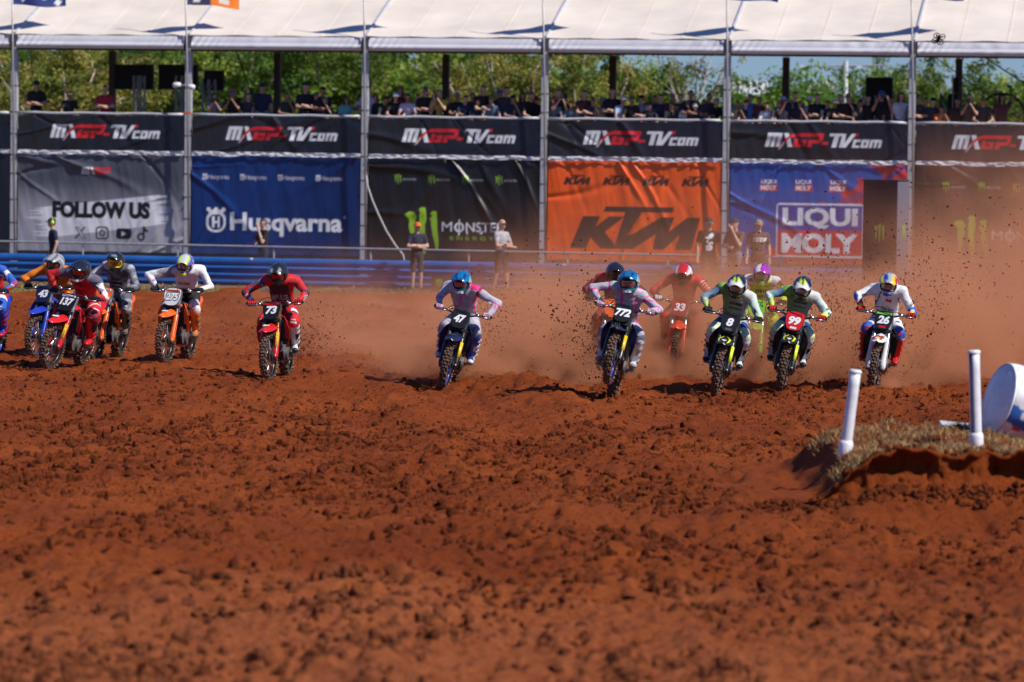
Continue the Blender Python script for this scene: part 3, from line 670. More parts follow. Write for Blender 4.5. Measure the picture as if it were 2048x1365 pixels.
BW = 4.78
BAYNAME = {-1: 'at the left edge of the picture', 0: 'above the grey banner', 1: 'above the dark blue banner', 2: 'above the middle black banner', 3: 'above the orange banner', 4: 'above the blue and red banner', 5: 'above the last black banner'}
for k in range(-1, 6):
    c = Canvas(BW, 0.98, CELL, (0.012, 0.014, 0.020))
    gr = np.clip((c.X[None, :] / BW), 0, 1) * np.ones((c.NY, 1)); c.C[:] = (1 - gr[..., None]) * np.array([0.022, 0.022, 0.024]) + gr[..., None] * np.array([0.010, 0.013, 0.026])  # sunlit charcoal to shadowed navy: light and shade put into the banner colour
    draw_race_logo(c, 0.92 + 0.03 * (k % 2), 0.345, 0.375, (0.012, 0.014, 0.020))
    banner('rail_banner', c, (k - 3) * 5 + 0.11, RAIL - 1.03, 'dark rail banner with white and red web address ' + BAYNAME[k], seed=k + 5, group='dark web address banners along the stand rail', wr=1.0)
    # strip of crumpled white tarpaulin between the two rows
    nu, nv = 120, 6; V = []; Fc = []
    for i in range(nv + 1):
        for j in range(nu + 1):
            s_ = j / nu * BW; V.append((s_, -0.03 + 0.05 * (float(vnoise(s_ * 9 + k * 31, i * 0.9, 2)) - 0.5), i / nv * 0.115 + 0.03 * (float(vnoise(s_ * 2 + k * 31, 0, 8)) - 0.5)))
    for i in range(nv):
        for j in range(nu): a = i * (nu + 1) + j; Fc.append((a, a + 1, a + nu + 2, a + nu + 1))
    o = link('white_tarpaulin_strip', np_mesh('white_tarpaulin_strip', V, Fc, [mat('white_tarp', (0.72, 0.71, 0.74), 0.45, var=0.12, nscale=12)], False)); o.location = st((k - 3) * 5 + 0.11, -0.12, RAIL - 1.135); o.rotation_euler = (0, 0, -TH)
    tag(o, 'crumpled white tarpaulin strip under the dark rail banner ' + BAYNAME[k], 'tarpaulin', 'white strips under the rail banners')

LH = 2.72; LZ = RAIL - 1.12 - LH
def lower(c, k, label, wr=1.0, name='wall_banner'): return banner(name, c, (k - 3) * 5 + 0.11, LZ, label, seed=k + 40, wr=wr, back=-0.09)
# left edge: dark
c = Canvas(BW, LH, 0.03, (0.012, 0.014, 0.022)); lower(c, -1, 'plain dark banner at the left edge of the stand wall')
# 0: grey social media banner
c = Canvas(BW, LH, CELL, (0.2, 0.2, 0.22)); t = (c.Y[:, None] / LH) * np.ones((1, c.NX))
c.C[:] = np.where(t[..., None] > 0.35, (0.13, 0.135, 0.17), (0.33, 0.33, 0.37)); 
mixv = sstep(0.20, 0.75, t + 0.25 * (fbm(c.X[None, :] * 0.5 + 0 * t, c.Y[:, None] * 0.9 + 0 * t, 2, 3) - 0.5))[..., None]
c.C[:] = mixv * np.array([0.085, 0.09, 0.115]) + (1 - mixv) * np.array([0.40, 0.39, 0.44])
rs = random.Random(4)
for i in range(26):                                          # dry brush stroke
    y = 0.42 + 0.80 * i / 25; sl = 0.08; L0 = 0.15 + rs.uniform(0, 0.5) + 0.4 * abs(i / 25 - 0.55); R0 = 4.1 + rs.uniform(0, 0.55) - 0.5 * abs(i / 25 - 0.5); th = rs.uniform(0.025, 0.06)
    c.poly([(L0, y - th * 0.2 + sl * 0), (L0 + 0.5, y - th), (R0 - 0.4, y - th + sl * 4), (R0, y + sl * 4.4), (R0 - 0.3, y + th + sl * 4), (L0 + 0.5, y + th)], (0.80, 0.79, 0.83))
draw_race_logo(c, 1.83, 2.14, 0.20, tv=False)
c.text(fit(text_tris('FOLLOW US', bold=0.07), 1.00, 0.92, 3.82, 1.40), BLK)
c.text(fit(text_tris('X', bold=-0.0), 1.64, 0.36, 1.98, 0.68), BLK); c.poly([(1.70, 0.66), (1.78, 0.66), (1.96, 0.38), (1.88, 0.38)], (0.62, 0.61, 0.66)); c.poly([(1.645, 0.685), (1.77, 0.685), (1.975, 0.355), (1.86, 0.355)], BLK); c.poly([(1.69, 0.66), (1.755, 0.66), (1.93, 0.38), (1.875, 0.38)], (0.62, 0.61, 0.66))
c.rrect(2.25, 0.34, 2.63, 0.70, 0.10, BLK, 0.045); c.disc(2.44, 0.52, 0.095, BLK, 0.055); c.disc(2.55, 0.62, 0.022, BLK)
c.rrect(2.84, 0.36, 3.28, 0.66, 0.08, BLK); c.poly([(3.00, 0.44), (3.00, 0.58), (3.13, 0.51)], (0.62, 0.61, 0.66))
c.disc(3.56, 0.43, 0.115, BLK, 0.06); c.poly([(3.61, 0.43), (3.61, 0.72), (3.67, 0.72), (3.70, 0.65), (3.76, 0.62), (3.76, 0.55), (3.70, 0.57), (3.67, 0.59), (3.67, 0.43)], BLK)
lower(c, 0, 'grey banner with white brush stroke and social media icons', 1.3)
# 1: dark blue motorcycle maker banner
c = Canvas(BW, LH, CELL, (0.008, 0.028, 0.125)); t = c.X[None, :] / BW + 0 * c.Y[:, None]
c.C[:] = np.array([0.006, 0.030, 0.15]) * (1.15 - 0.35 * sstep(0.3, 0.9, t))[..., None]
def crown_emblem(c, x, y, h, bgc):
    w = h * 0.80
    c.rrect(x, y, x + w, y + h * 0.82, w * 0.42, WHITE); c.rrect(x + w * 0.13, y + h * 0.09, x + w * 0.87, y + h * 0.70, w * 0.30, bgc)
    for fx in (0.12, 0.5, 0.88): c.disc(x + w * fx, y + h * 0.90, h * 0.085, WHITE)
    c.poly([(x + w * 0.1, y + h * 0.9), (x + w * 0.9, y + h * 0.9), (x + w * 0.85, y + h * 0.7), (x + w * 0.15, y + h * 0.7)], WHITE)
    for fx in (0.31, 0.69): c.disc(x + w * fx, y + h * 0.94, h * 0.07, bgc)
    for (a, b_) in ((0.30, 0.42), (0.58, 0.70)): c.poly([(x + w * a, y + h * 0.18), (x + w * b_, y + h * 0.18), (x + w * b_, y + h * 0.62), (x + w * a, y + h * 0.62)], WHITE)
    c.poly([(x + w * 0.3, y + h * 0.36), (x + w * 0.7, y + h * 0.36), (x + w * 0.7, y + h * 0.45), (x + w * 0.3, y + h * 0.45)], WHITE)
for i in range(4):
    x = 0.30 + 1.07 * i; crown_emblem(c, x, 2.05, 0.17, (0.007, 0.028, 0.13)); c.text(fit(text_tris('Husqvarna', bold=0.01), x + 0.155, 2.03, x + 0.76, 2.19), (0.62, 0.62, 0.68))
crown_emblem(c, 0.42, 0.60, 0.70, (0.007, 0.028, 0.14)); c.text(fit(text_tris('Husqvarna', bold=0.03), 1.10, 0.50, 4.28, 1.16), WHITE); c.disc(4.34, 1.06, 0.035, WHITE, 0.02)
lower(c, 1, 'dark blue banner with white crowned emblem and maker name', 0.9)
# 2 and 5: black energy drink banners
def energy(k, label):
    c = Canvas(BW, LH, CELL, (0.011, 0.011, 0.012))
    for i in range(4):
        x = 0.72 + 0.94 * i; claws(c, x, 2.00, 0.21, 0.27, (0.25, 0.45, 0.04), 0.02, i); c.text(fit(text_tris('MONSTER', bold=0.01), x + 0.24, 2.10, x + 0.62, 2.17), (0.35, 0.35, 0.36))
    claws(c, 1.05, 0.10, 0.98, 1.24, (0.33, 0.60, 0.03), 0.022, 3)
    c.text(fit(text_tris('M', bold=0.0), 2.06, 0.72, 2.35, 0.98), WHITE); c.disc(2.55, 0.84, 0.135, WHITE, 0.085); c.poly([(2.53, 0.62), (2.57, 0.62), (2.57, 1.06), (2.53, 1.06)], WHITE)
    c.text(fit(text_tris('NSTER', bold=0.0), 2.74, 0.72, 3.80, 0.98), WHITE); c.poly([(2.74, 0.70), (2.78, 0.62), (2.80, 0.74)], WHITE); c.poly([(3.10, 0.68), (3.18, 0.66), (3.24, 0.76)], WHITE)
    c.text(fit(text_tris('ENERGY', bold=0.01, spacing=1.5), 2.30, 0.49, 3.52, 0.60), (0.20, 0.40, 0.03))
    lower(c, k, label, 1.5)
energy(2, 'black banner with large green claw mark behind the bystander in orange cap')
energy(5, 'black banner with green claw mark at the right edge, half hidden by dust')
# 3: orange banner
c = Canvas(BW, LH, CELL, (0.95, 0.115, 0.008)); OR = (0.83, 0.10, 0.008)
def maker(c, x, y, w, h):
    P = lambda pts: c.poly([(x + a * w, y + b_ * h) for a, b_ in pts], (0.016, 0.013, 0.012))
    P([(0, 0), (0.115, 0), (0.165, 0.28), (0.19, 0.28), (0.255, 0), (0.40, 0), (0.30, 0.40), (0.42, 0.76), (0.27, 0.76), (0.205, 0.50), (0.19, 0.50), (0.235, 0.76), (0.10, 0.76)])
    P([(0.24, 0.86), (0.27, 1.0), (0.82, 1.0), (0.80, 0.86), (0.545, 0.86), (0.50, 0.36), (0.70, 0.76), (0.83, 0.76), (0.845, 0.40), (0.885, 0.76), (1.0, 0.76), (0.955, 0), (0.84, 0), (0.86, 0.50), (0.74, 0.0), (0.70, 0.0), (0.665, 0.50), (0.56, 0), (0.36, 0), (0.44, 0.86)])
def maker2(c, x, y, w, h):
    P = lambda pts: c.poly([(x + a * w, y + b_ * h) for a, b_ in pts], (0.016, 0.013, 0.012))
    P([(0.0, 0), (0.125, 0), (0.16, 0.26), (0.24, 0.0), (0.37, 0), (0.27, 0.40), (0.42, 0.76), (0.30, 0.76), (0.20, 0.52), (0.23, 0.76), (0.10, 0.76)])
    P([(0.255, 0.87), (0.275, 1.0), (0.80, 1.0), (0.78, 0.87), (0.555, 0.87), (0.445, 0.34), (0.475, 0.34), (0.70, 0.76), (0.80, 0.76), (0.76, 0.42), (0.90, 0.76), (1.0, 0.76), (0.93, 0.0), (0.81, 0.0), (0.84, 0.34), (0.72, 0.0), (0.64, 0.0), (0.66, 0.36), (0.48, 0.0), (0.34, 0.0), (0.425, 0.87)])
for i in range(4): maker2(c, 0.42 + 1.08 * i, 2.05, 0.76, 0.27)
maker2(c, 0.62, 0.32, 3.58, 1.16)
lower(c, 3, 'bright orange banner with black maker letters', 1.2)
# 4: blue and red banner
c = Canvas(BW, LH, CELL, (0.012, 0.085, 0.38)); t = (c.X[None, :] - 0.2) / BW + (c.Y[:, None] / LH - 0.5) * -0.75; nz = fbm(c.X[None, :] * 2.2 + c.Y[:, None] * -1.5, c.Y[:, None] * 3.0 + c.X[None, :] * 2.0, 6, 4)
c.C[(t + 0.5 * (nz - 0.5)) > 0.50] = (0.60, 0.035, 0.04)
for i in range(7): c.poly([(2.0 + 0.22 * i, 1.15 + 0.09 * i), (2.03 + 0.22 * i, 1.11 + 0.09 * i), (4.2 + 0.1 * i, 2.3 + 0.06 * i), (4.1 + 0.1 * i, 2.34 + 0.06 * i)], (0.52, 0.035, 0.04) if i % 2 else (0.10, 0.06, 0.28))
def lube(c, x, y, w, h, fr):
    if fr: c.rrect(x, y, x + w, y + h, 0.09, WHITE); 
    i = 0.035 if fr else 0.0
    c.poly([(x + i, y + h * 0.5), (x + w - i, y + h * 0.5), (x + w - i, y + h - i * 1.4), (x + i, y + h - i * 1.4)], (0.035, 0.05, 0.33)); c.poly([(x + i, y + i * 1.4), (x + w - i, y + i * 1.4), (x + w - i, y + h * 0.5), (x + i, y + h * 0.5)], (0.60, 0.03, 0.04))
    c.text(fit(text_tris('LIQUI', bold=0.04), x + w * 0.07, y + h * 0.53, x + w * 0.93, y + h * 0.92), WHITE); c.poly([(x + w * a_, y + h * b_) for a_, b_ in ((0.43, 0.64), (0.475, 0.66), (0.545, 0.545), (0.49, 0.53))], WHITE); c.text(fit(text_tris('MOLY', bold=0.055), x + w * 0.06, y + h * 0.08, x + w * 0.94, y + h * 0.45), WHITE)
for i in range(4): lube(c, 0.80 + 0.94 * i, 1.96, 0.49, 0.34, False)
lube(c, 1.27, 0.18, 2.36, 1.46, True)
lower(c, 4, 'blue and red brush-stroke banner with boxed oil brand name', 0.9)

# dark side walls between bays behind the posts (gaps beside the banners)
b = MB(); b.box((2.5, 0.35, LZ + LH / 2 - 0.2), (40, 0.02, LH + 0.9)); b.build('rear_sheet', M_STRAP, stand)
# white rope hanging from the third post
b = MB(); pts = [at_depth(x, y, 111.9 - 0.12 * i) for i, (x, y) in enumerate(((733, 352), (735, 372), (745, 402), (758, 432), (773, 463), (790, 490), (806, 510), (812, 540)))]
b.tube(pts, 0.025, 7); tag(b.build('hanging_rope', mat('grey_rope', (0.5, 0.48, 0.46), 0.8), None, True), 'pale grey rope sagging from the post down to the fence', 'rope')

# ------------------------------------------------------------------ blue barrier and chain-link fence
M_BLUE = mat('blue_rail_paint', (0.016, 0.115, 0.40), 0.42, var=0.12, dirt=0.22, nscale=2)
bar_y = lambda x: 101.95 - 0.195 * x
RP = [(-0.02, 0.0), (-0.03, 0.03), (-0.05, 0.06), (-0.10, 0.085), (-0.115, 0.115), (-0.085, 0.15), (-0.02, 0.166)]
brt = empty('guard_barrier', (0, bar_y(0), 0), (0, 0, math.atan(-0.195))); tag(brt, 'long blue corrugated steel barrier below the stand', 'barrier')
for s in range(-5, 5):
    x0, x1 = s * 4.0, s * 4.0 + 3.985
    for r_ in range(4):
        z = -0.09 + r_ * 0.178; b = MB(); secs = []
        pr = RP if r_ < 3 else [(-0.02, 0.0), (-0.07, 0.03), (-0.085, 0.085), (-0.075, 0.14), (-0.04, 0.178), (0.03, 0.19)]
        for x in np.linspace(x0, x1, 5): secs.append([(x, y + 0.006 * math.sin(x * 1.7 + r_), z + zz + 0.004 * math.sin(x * 2.3 + r_ * 2)) for (y, zz) in pr])
        b.loft(secs, (0, 0.012, 0)); b.build('rail', M_BLUE, brt)
    b = MB(); b.box((x0, 0.07, 0.25), (0.10, 0.10, 0.72)); b.build('post', M_DARK, brt)
    b = MB(); b.ball((x0 + 1.3 + 0.4 * (s % 2), -0.075, 0.60), (0.05, 0.02, 0.03), 8); b.build('reflector', mat('white_cap', (0.8, 0.8, 0.8), 0.5), brt)
fy = lambda x: bar_y(x) + 1.3
fe = empty('chain_link_fence', (0, fy(0), 0), (0, 0, math.atan(-0.215))); tag(fe, 'low grey chain-link fence with pipe rail behind the blue barrier', 'fence')
FZ = 0.87
b = MB(); b.tube([(x, 0, FZ - 0.002 * x) for x in np.arange(-20, 20.1, 2)], 0.027, 8); b.build('top_rail', M_GALV, fe, True)
for x in np.arange(-19, 20, 2.55):
    b = MB(); b.tube([(x, 0.03, -0.2), (x, 0.03, FZ - 0.03)], 0.026, 8); b.build('post', M_GALV, fe, True)
b = MB(); V = []; Fc = []
for sgn in (1, -1):
    for x in np.arange(-21, 20, 0.075):
        p0 = (x, 0.02 * sgn * 0.3, -0.1); p1 = (x + sgn * 0.95, 0.02 * sgn * 0.3, FZ - 0.02); w = 0.0028
        o = len(V); V += [(p0[0] - w, p0[1] - w, p0[2]), (p0[0] + w, p0[1] - w, p0[2]), (p0[0], p0[1] + w, p0[2]), (p1[0] - w, p1[1] - w, p1[2]), (p1[0] + w, p1[1] - w, p1[2]), (p1[0], p1[1] + w, p1[2])]
        Fc += [(o, o + 1, o + 4, o + 3), (o + 1, o + 2, o + 5, o + 4), (o + 2, o, o + 3, o + 5)]
b.add(V, Fc); o = b.build('wire_mesh', M_GALV, fe); o['kind'] = 'stuff'

# black sponsor tower and low trackside board
def claw_part(name, w, h, parent, M, col_=GREEN, seed=3):
    """three raised claw strokes as one flat mesh; M maps (x,0,z) on the face"""
    rs = random.Random(seed); b = MB()
    for (x0, top, bot, hk) in ((0.18, 0.92, 0.16, -0.18), (0.50, 1.0, 0.0, -0.12), (0.83, 0.93, 0.1, -0.12)):
        n_ = 6; L_ = []; Rr = []
        for i in range(n_):
            t = i / (n_ - 1); y = top + (bot - top) * t; wd = 0.12 * (1 - 0.75 * t)
            L_.append((x0 - wd + rs.uniform(-.015, .015), y)); Rr.append((x0 + wd + rs.uniform(-.015, .015), y))
        P = [(x0 + hk, top - 0.03), (x0, top + 0.03)] + Rr + L_[:0:-1]
        b.plate([M @ Vector(((p[0] - 0.5) * w, 0, (p[1] - 0.5) * h)) for p in P], M.to_3x3() @ Vector((0, -0.003, 0)))
    return b.build(name, mat('claw_green', col_, 0.5), parent)
M_BPANEL = mat('black_panel', (0.018, 0.016, 0.016), 0.5, var=0.2)
tw = on_ground(1768, 634, 0); ttop = at_depth(1768, 362, tw.y).z
rt = empty('sponsor_tower', (tw.x, tw.y, -0.1), (0, 0, R(-24))); tag(rt, 'tall black two-sided sponsor tower standing in the dust', 'tower')
hh = ttop + 0.1
b = MB(); b.box((0, -0.37, hh / 2), (0.74, 0.03, hh)); b.build('front_panel', M_BPANEL, rt)
b = MB(); b.box((0.37, 0, hh / 2), (0.03, 0.76, hh - 0.02)); b.build('side_panel', mat('grey_panel', (0.13, 0.13, 0.17), 0.5), rt)
b = MB(); b.box((-0.37, 0, hh / 2), (0.03, 0.70, hh - 0.02)); b.build('side_panel', M_BPANEL, rt)
b = MB(); b.box((0, 0.37, hh / 2), (0.72, 0.03, hh)); b.build('rear_panel', M_BPANEL, rt)
b = MB(); b.box((0, 0, hh + 0.012), (0.80, 0.80, 0.025)); b.build('cap', M_DARK, rt)
claw_part('claw_mark', 0.24, 0.36, rt, Matrix.Translation((0.0, -0.387, hh - 1.10)), (0.25, 0.48, 0.03))
claw_part('claw_mark', 0.22, 0.36, rt, Matrix.Translation((0.387, 0.05, hh - 1.10)) @ Matrix.Rotation(R(90), 4, 'Z'), (0.25, 0.48, 0.03))
tb = on_ground(905, 584, -0.07); rt = empty('sponsor_board', (tb.x, tb.y, -0.07), (0, 0, R(-8))); tag(rt, 'low black sponsor board with green claw mark on the verge', 'board')
b = MB(); b.box((0, 0, 0.19), (1.05, 0.08, 0.36)); b.build('panel', M_BPANEL, rt)
b = MB(); b.box((0, 0.10, 0.03), (0.9, 0.25, 0.06)); b.build('foot', M_DARK, rt)
claw_part('claw_mark', 0.17, 0.22, rt, Matrix.Translation((-0.33, -0.042, 0.20)))
V, T = fit(text_tris('MONSTER', bold=0.01), -0.18, 0.15, 0.42, 0.24)
b = MB(); b.add([(v[0], -0.043, v[1]) for v in V], [tuple(t) for t in T]); b.build('lettering', mat('white_print', (0.75, 0.75, 0.76), 0.5), rt)

# ------------------------------------------------------------------ things up on and around the stand
def truss(b, x, w, d, z0, z1, r=0.018):
    for sx in (-1, 1):
        for sy in (-1, 1): b.tube([(x + sx * w / 2, sy * d / 2, z0), (x + sx * w / 2, sy * d / 2, z1)], r, 6)
    n_ = int((z1 - z0) / 0.35)
    for i in range(n_): 
        za, zb = z0 + (z1 - z0) * i / n_, z0 + (z1 - z0) * (i + 1) / n_; s_ = 1 if i % 2 else -1
        for sy in (-1, 1): b.tube([(x - s_ * w / 2, sy * d / 2, za), (x + s_ * w / 2, sy * d / 2, zb)], r * 0.6, 5)
def screen(x0, x1, y0, y1, label, stems, back=5.4):
    o = Vector((0, 0, HC)); A = st(0, back, 0)
    def hit(px, py): d = ray(px, py); t = (A - o).dot(SN) / d.dot(SN); return FM.inverted() @ (o + d * t - SO)
    a, b_ = hit(x0, y0), hit(x1, y1); cx, w, h = (a.x + b_.x) / 2, b_.x - a.x, a.z - b_.z; zc = (a.z + b_.z) / 2; zb = DECK + 0.42
    rt = empty('video_screen', st(cx, back, zb), (0, 0, -TH)); tag(rt, label, 'screen', 'black screens seen from behind on the stand')
    p = MB(); p.box((0, 0, zc - zb), (w, 0.10, h)); p.build('panel', mat('screen_back', (0.008, 0.008, 0.010), 0.6), rt)
    fr = MB()
    for sx in (-1, 1): fr.box((sx * (w / 2 - 0.015), -0.055, zc - zb), (0.03, 0.012, h))
    for sz in (-1, 1): fr.box((0, -0.058, zc - zb + sz * (h / 2 - 0.015)), (w, 0.012, 0.03))
    fr.build('rim', M_DARK, rt)
    for sx in stems:
        t_ = MB(); truss(t_, sx * w, 0.2, 0.14, 0.0, zc - zb + h * 0.05, 0.018); q = t_.build('truss_leg', M_GALV, rt); q.location = (0, -0.14, 0)
screen(229, 307, 129, 180, 'left of the two wide black screens above the grey banner', (0.12, 0.22))
screen(318, 396, 129, 180, 'wide black screen seen past the post beside the twin floodlight', (0.06, 0.2))
screen(409, 448, 141, 182, 'small black screen on truss above the blue banner', (-0.35, -0.05))
screen(1732, 1785, 155, 236, 'tall black screen behind the spectator with raised arms', (0.0, 0.22))
# twin floodlight on the second post
p = at_depth(369, 171, 111.7); rt = empty('floodlight', p, (0, 0, -TH)); tag(rt, 'pair of white floodlights fixed to the post by the wide screens', 'lamp')
for s_, dz in ((-1, 0.02), (1, -0.03)):
    b = MB(); b.lathe([(0.0, 0.0), (0.055, 0.005), (0.075, 0.10), (0.078, 0.18), (0.05, 0.215), (0.0, 0.22)], n=14, axis='x'); o = b.build('lamp_head', M_PVC, rt, True)
    o.location = (s_ * 0.09, -0.06, dz); o.rotation_euler = (0, R(8), 0 if s_ > 0 else math.pi)
b = MB(); b.tube([(-0.10, -0.03, 0.0), (0.10, -0.03, 0.0)], 0.02, 6); b.build('bracket', M_GALV, rt)
# speaker stack and truss at right
p = st(9.3, 4.2, DECK + 0.42); q = FM.inverted() @ (at_depth(1905, 150, 115.4) - SO)
rt = empty('speaker_tower', st(q.x, q.y, DECK + 0.42), (0, 0, -TH)); tag(rt, 'black speaker tower with truss beside the rear post at right', 'speaker')
b = MB(); truss(b, -0.20, 0.22, 0.2, 0, 1.35, 0.03); b.build('truss', M_DARK, rt)
for (x, z, w, h) in ((0.05, 1.0, 0.26, 0.75), (0.15, 0.38, 0.30, 0.40), (0.10, 1.62, 0.20, 0.42)):
    b = MB(); b.box((x, 0, z), (w, 0.3, h), taper=0.93); b.build('cabinet', mat('speaker_black', (0.012, 0.013, 0.012), 0.8), rt)
b = MB(); b.box((0.03, -0.16, 1.25), (0.035, 0.02, 1.3)); b.build('side_bar', M_GALV, rt)
# big spoked wheel and a leaning stick at the far right
q = FM.inverted() @ (at_depth(2003, 236, 113.5) - SO)
rt = empty('spoked_wheel', st(q.x, q.y, q.z), (0, 0, -TH)); tag(rt, 'large dark spoked wheel standing behind the rail at right edge', 'wheel')
b = MB(); b.tube([(0.66 * math.cos(a), 0, 0.66 * math.sin(a)) for a in np.linspace(0, 2 * math.pi, 40, endpoint=False)], 0.035, 8, closed=True); b.build('rim', M_DARK, rt, True)
for i in range(8):
    a = R(22 + 45 * i); b = MB(); b.tube([(0.08 * math.cos(a), 0, 0.08 * math.sin(a)), (0.64 * math.cos(a), 0, 0.64 * math.sin(a))], 0.012, 6); b.build('spoke', mat('brown_wood', (0.20, 0.10, 0.05), 0.7), rt)
b = MB(); b.lathe([(0, -0.08), (0.09, -0.08), (0.09, 0.08), (0, 0.08)], n=14); b.build('hub', M_DARK, rt)
b = MB(); b.box((0, 0.04, (DECK + 0.2 - q.z) / 2 - 0.33), (0.5, 0.3, -(DECK + 0.2 - q.z) - 0.66 if (DECK + 0.2 - q.z) < -0.7 else 0.06)); b.build('base', M_DARK, rt)
b = MB(); b.tube([at_depth(1968, 180, 112.3), at_depth(2060, 242, 112.0)], 0.02, 7); tag(b.build('wooden_stick', mat('pale_wood', (0.45, 0.26, 0.13), 0.6)), 'pale wooden stick slanting across the large spoked wheel', 'stick')
# racing drone in the air in front of the tent
dp = at_depth(1877, 78, 84.0); rt = empty('drone', dp, (R(-62), R(12), R(10))); tag(rt, 'small black four-rotor drone flying before the tent roof', 'drone')
M_DR = mat('drone_black', (0.012, 0.012, 0.012), 0.5)
for sx in (-1, 1):
    for sy in (-1, 1):
        g = MB(); c_ = (sx * 0.062, sy * 0.062, 0); g.tube([(c_[0] + 0.058 * math.cos(a), c_[1] + 0.058 * math.sin(a), 0) for a in np.linspace(0, 2 * math.pi, 20, endpoint=False)], 0.009, 6, closed=True); g.build('rotor_guard', M_DR, rt, True)
        g = MB(); g.tube([(0, 0, 0), c_], 0.010, 6); g.lathe([(0, -0.01), (0.016, -0.01), (0.016, 0.02), (0, 0.02)], c=c_, n=10, axis='z'); g.build('arm', M_DR, rt)
        g = MB(); a = R(35 * sx + 60 * sy); g.box(c_, (0.096, 0.012, 0.004), Matrix.Rotation(a, 3, 'Z')); g.build('propeller', M_DR, rt)
g = MB(); g.box((0, 0, 0), (0.06, 0.13, 0.05)); g.build('body', M_DR, rt)
for sx in (-1, 1): g = MB(); g.tube([(sx * 0.01, 0.06, 0.01), (sx * 0.05, 0.145, 0.04)], 0.005, 5); g.ball((sx * 0.05, 0.145, 0.04), 0.008, 6); g.build('antenna', M_DR, rt)
# ================================================================== TREES BEYOND THE STAND
def leaf_material(name):
    m = bpy.data.materials.new(name); m.use_nodes = True; nt = m.node_tree; L = nt.links.new; b = nt.nodes['Principled BSDF']
    a = nd(nt, 'ShaderNodeAttribute', attribute_name='Col'); b.inputs['Roughness'].default_value = 0.55; b.inputs['Specular IOR Level'].default_value = 0.3
    L(a.outputs['Color'], b.inputs['Base Color'])
    t = nd(nt, 'ShaderNodeBsdfTranslucent'); g = nd(nt, 'ShaderNodeMix', data_type='RGBA', blend_type='MULTIPLY'); g.inputs[0].default_value = 1; g.inputs[7].default_value = (1.3, 1.35, 0.5, 1)
    L(a.outputs['Color'], g.inputs[6]); L(g.outputs[2], t.inputs[0])
    mx = nd(nt, 'ShaderNodeMixShader'); mx.inputs[0].default_value = 0.42; L(b.outputs[0], mx.inputs[1]); L(t.outputs[0], mx.inputs[2])
    L(mx.outputs[0], nt.nodes['Material Output'].inputs['Surface']); return m
M_LEAF = leaf_material('leaf'); M_BARK = mat('pale_bark', (0.52, 0.43, 0.36), 0.85, var=0.3, nscale=3); M_BARKD = mat('brown_bark', (0.14, 0.10, 0.08), 0.9, var=0.3)
def make_crown(seed, h, z0, rad, nclump, nleaf, cols, lw=0.085, ll=0.21, crad=0.55, limbs=None):
    rs = np.random.default_rng(seed); P = []; C = []
    ends = limbs if limbs else None
    for i in range(nclump):
        if ends and rs.uniform() < 0.75: c0 = np.array(ends[rs.integers(0, len(ends))]) + rs.normal(0, 0.55, 3)
        else:
            d = rs.normal(0, 1, 3); d /= np.linalg.norm(d); r_ = rs.uniform(0.45, 1) ** 0.6
            c0 = np.array([d[0] * rad * r_, d[1] * rad * r_, (z0 + h) / 2 + d[2] * (h - z0) / 2 * r_])
        cr = crad * rs.uniform(0.55, 1.25); k = int(nleaf * rs.uniform(0.6, 1.3))
        q = rs.normal(0, 1, (k, 3)); q /= np.linalg.norm(q, axis=1)[:, None]; q *= (rs.uniform(0, 1, (k, 1)) ** 0.45) * cr * [1, 1, 0.7]
        P.append(c0 + q); base = np.array(cols[rs.integers(0, len(cols))]) * rs.uniform(0.5, 1.5); C.append(np.clip(base * rs.uniform(0.65, 1.35, (k, 1)) + rs.normal(0, 0.006, (k, 3)), 0.004, 1))
    P = np.concatenate(P); C = np.concatenate(C); n = len(P)
    a = rs.uniform(0, 2 * math.pi, n); tl = rs.uniform(-1.3, 0.5, n); D = np.stack([np.cos(a) * np.cos(tl), np.sin(a) * np.cos(tl), np.sin(tl)], -1)
    S = np.cross(D, rs.normal(0, 1, (n, 3))); S /= np.linalg.norm(S, axis=1)[:, None] + 1e-6
    l = ll * rs.uniform(0.6, 1.3, (n, 1)); w = lw * rs.uniform(0.6, 1.2, (n, 1))
    V = np.stack([P, P + D * l * 0.5 + S * w * 0.5, P + D * l, P + D * l * 0.5 - S * w * 0.5], 1)
    I = np.arange(n)[:, None] * 4 + [0, 1, 2, 3]
    return np_mesh('crown', V.reshape(-1, 3), I, [M_LEAF], False, col_attr=np.repeat(C, 4, 0))
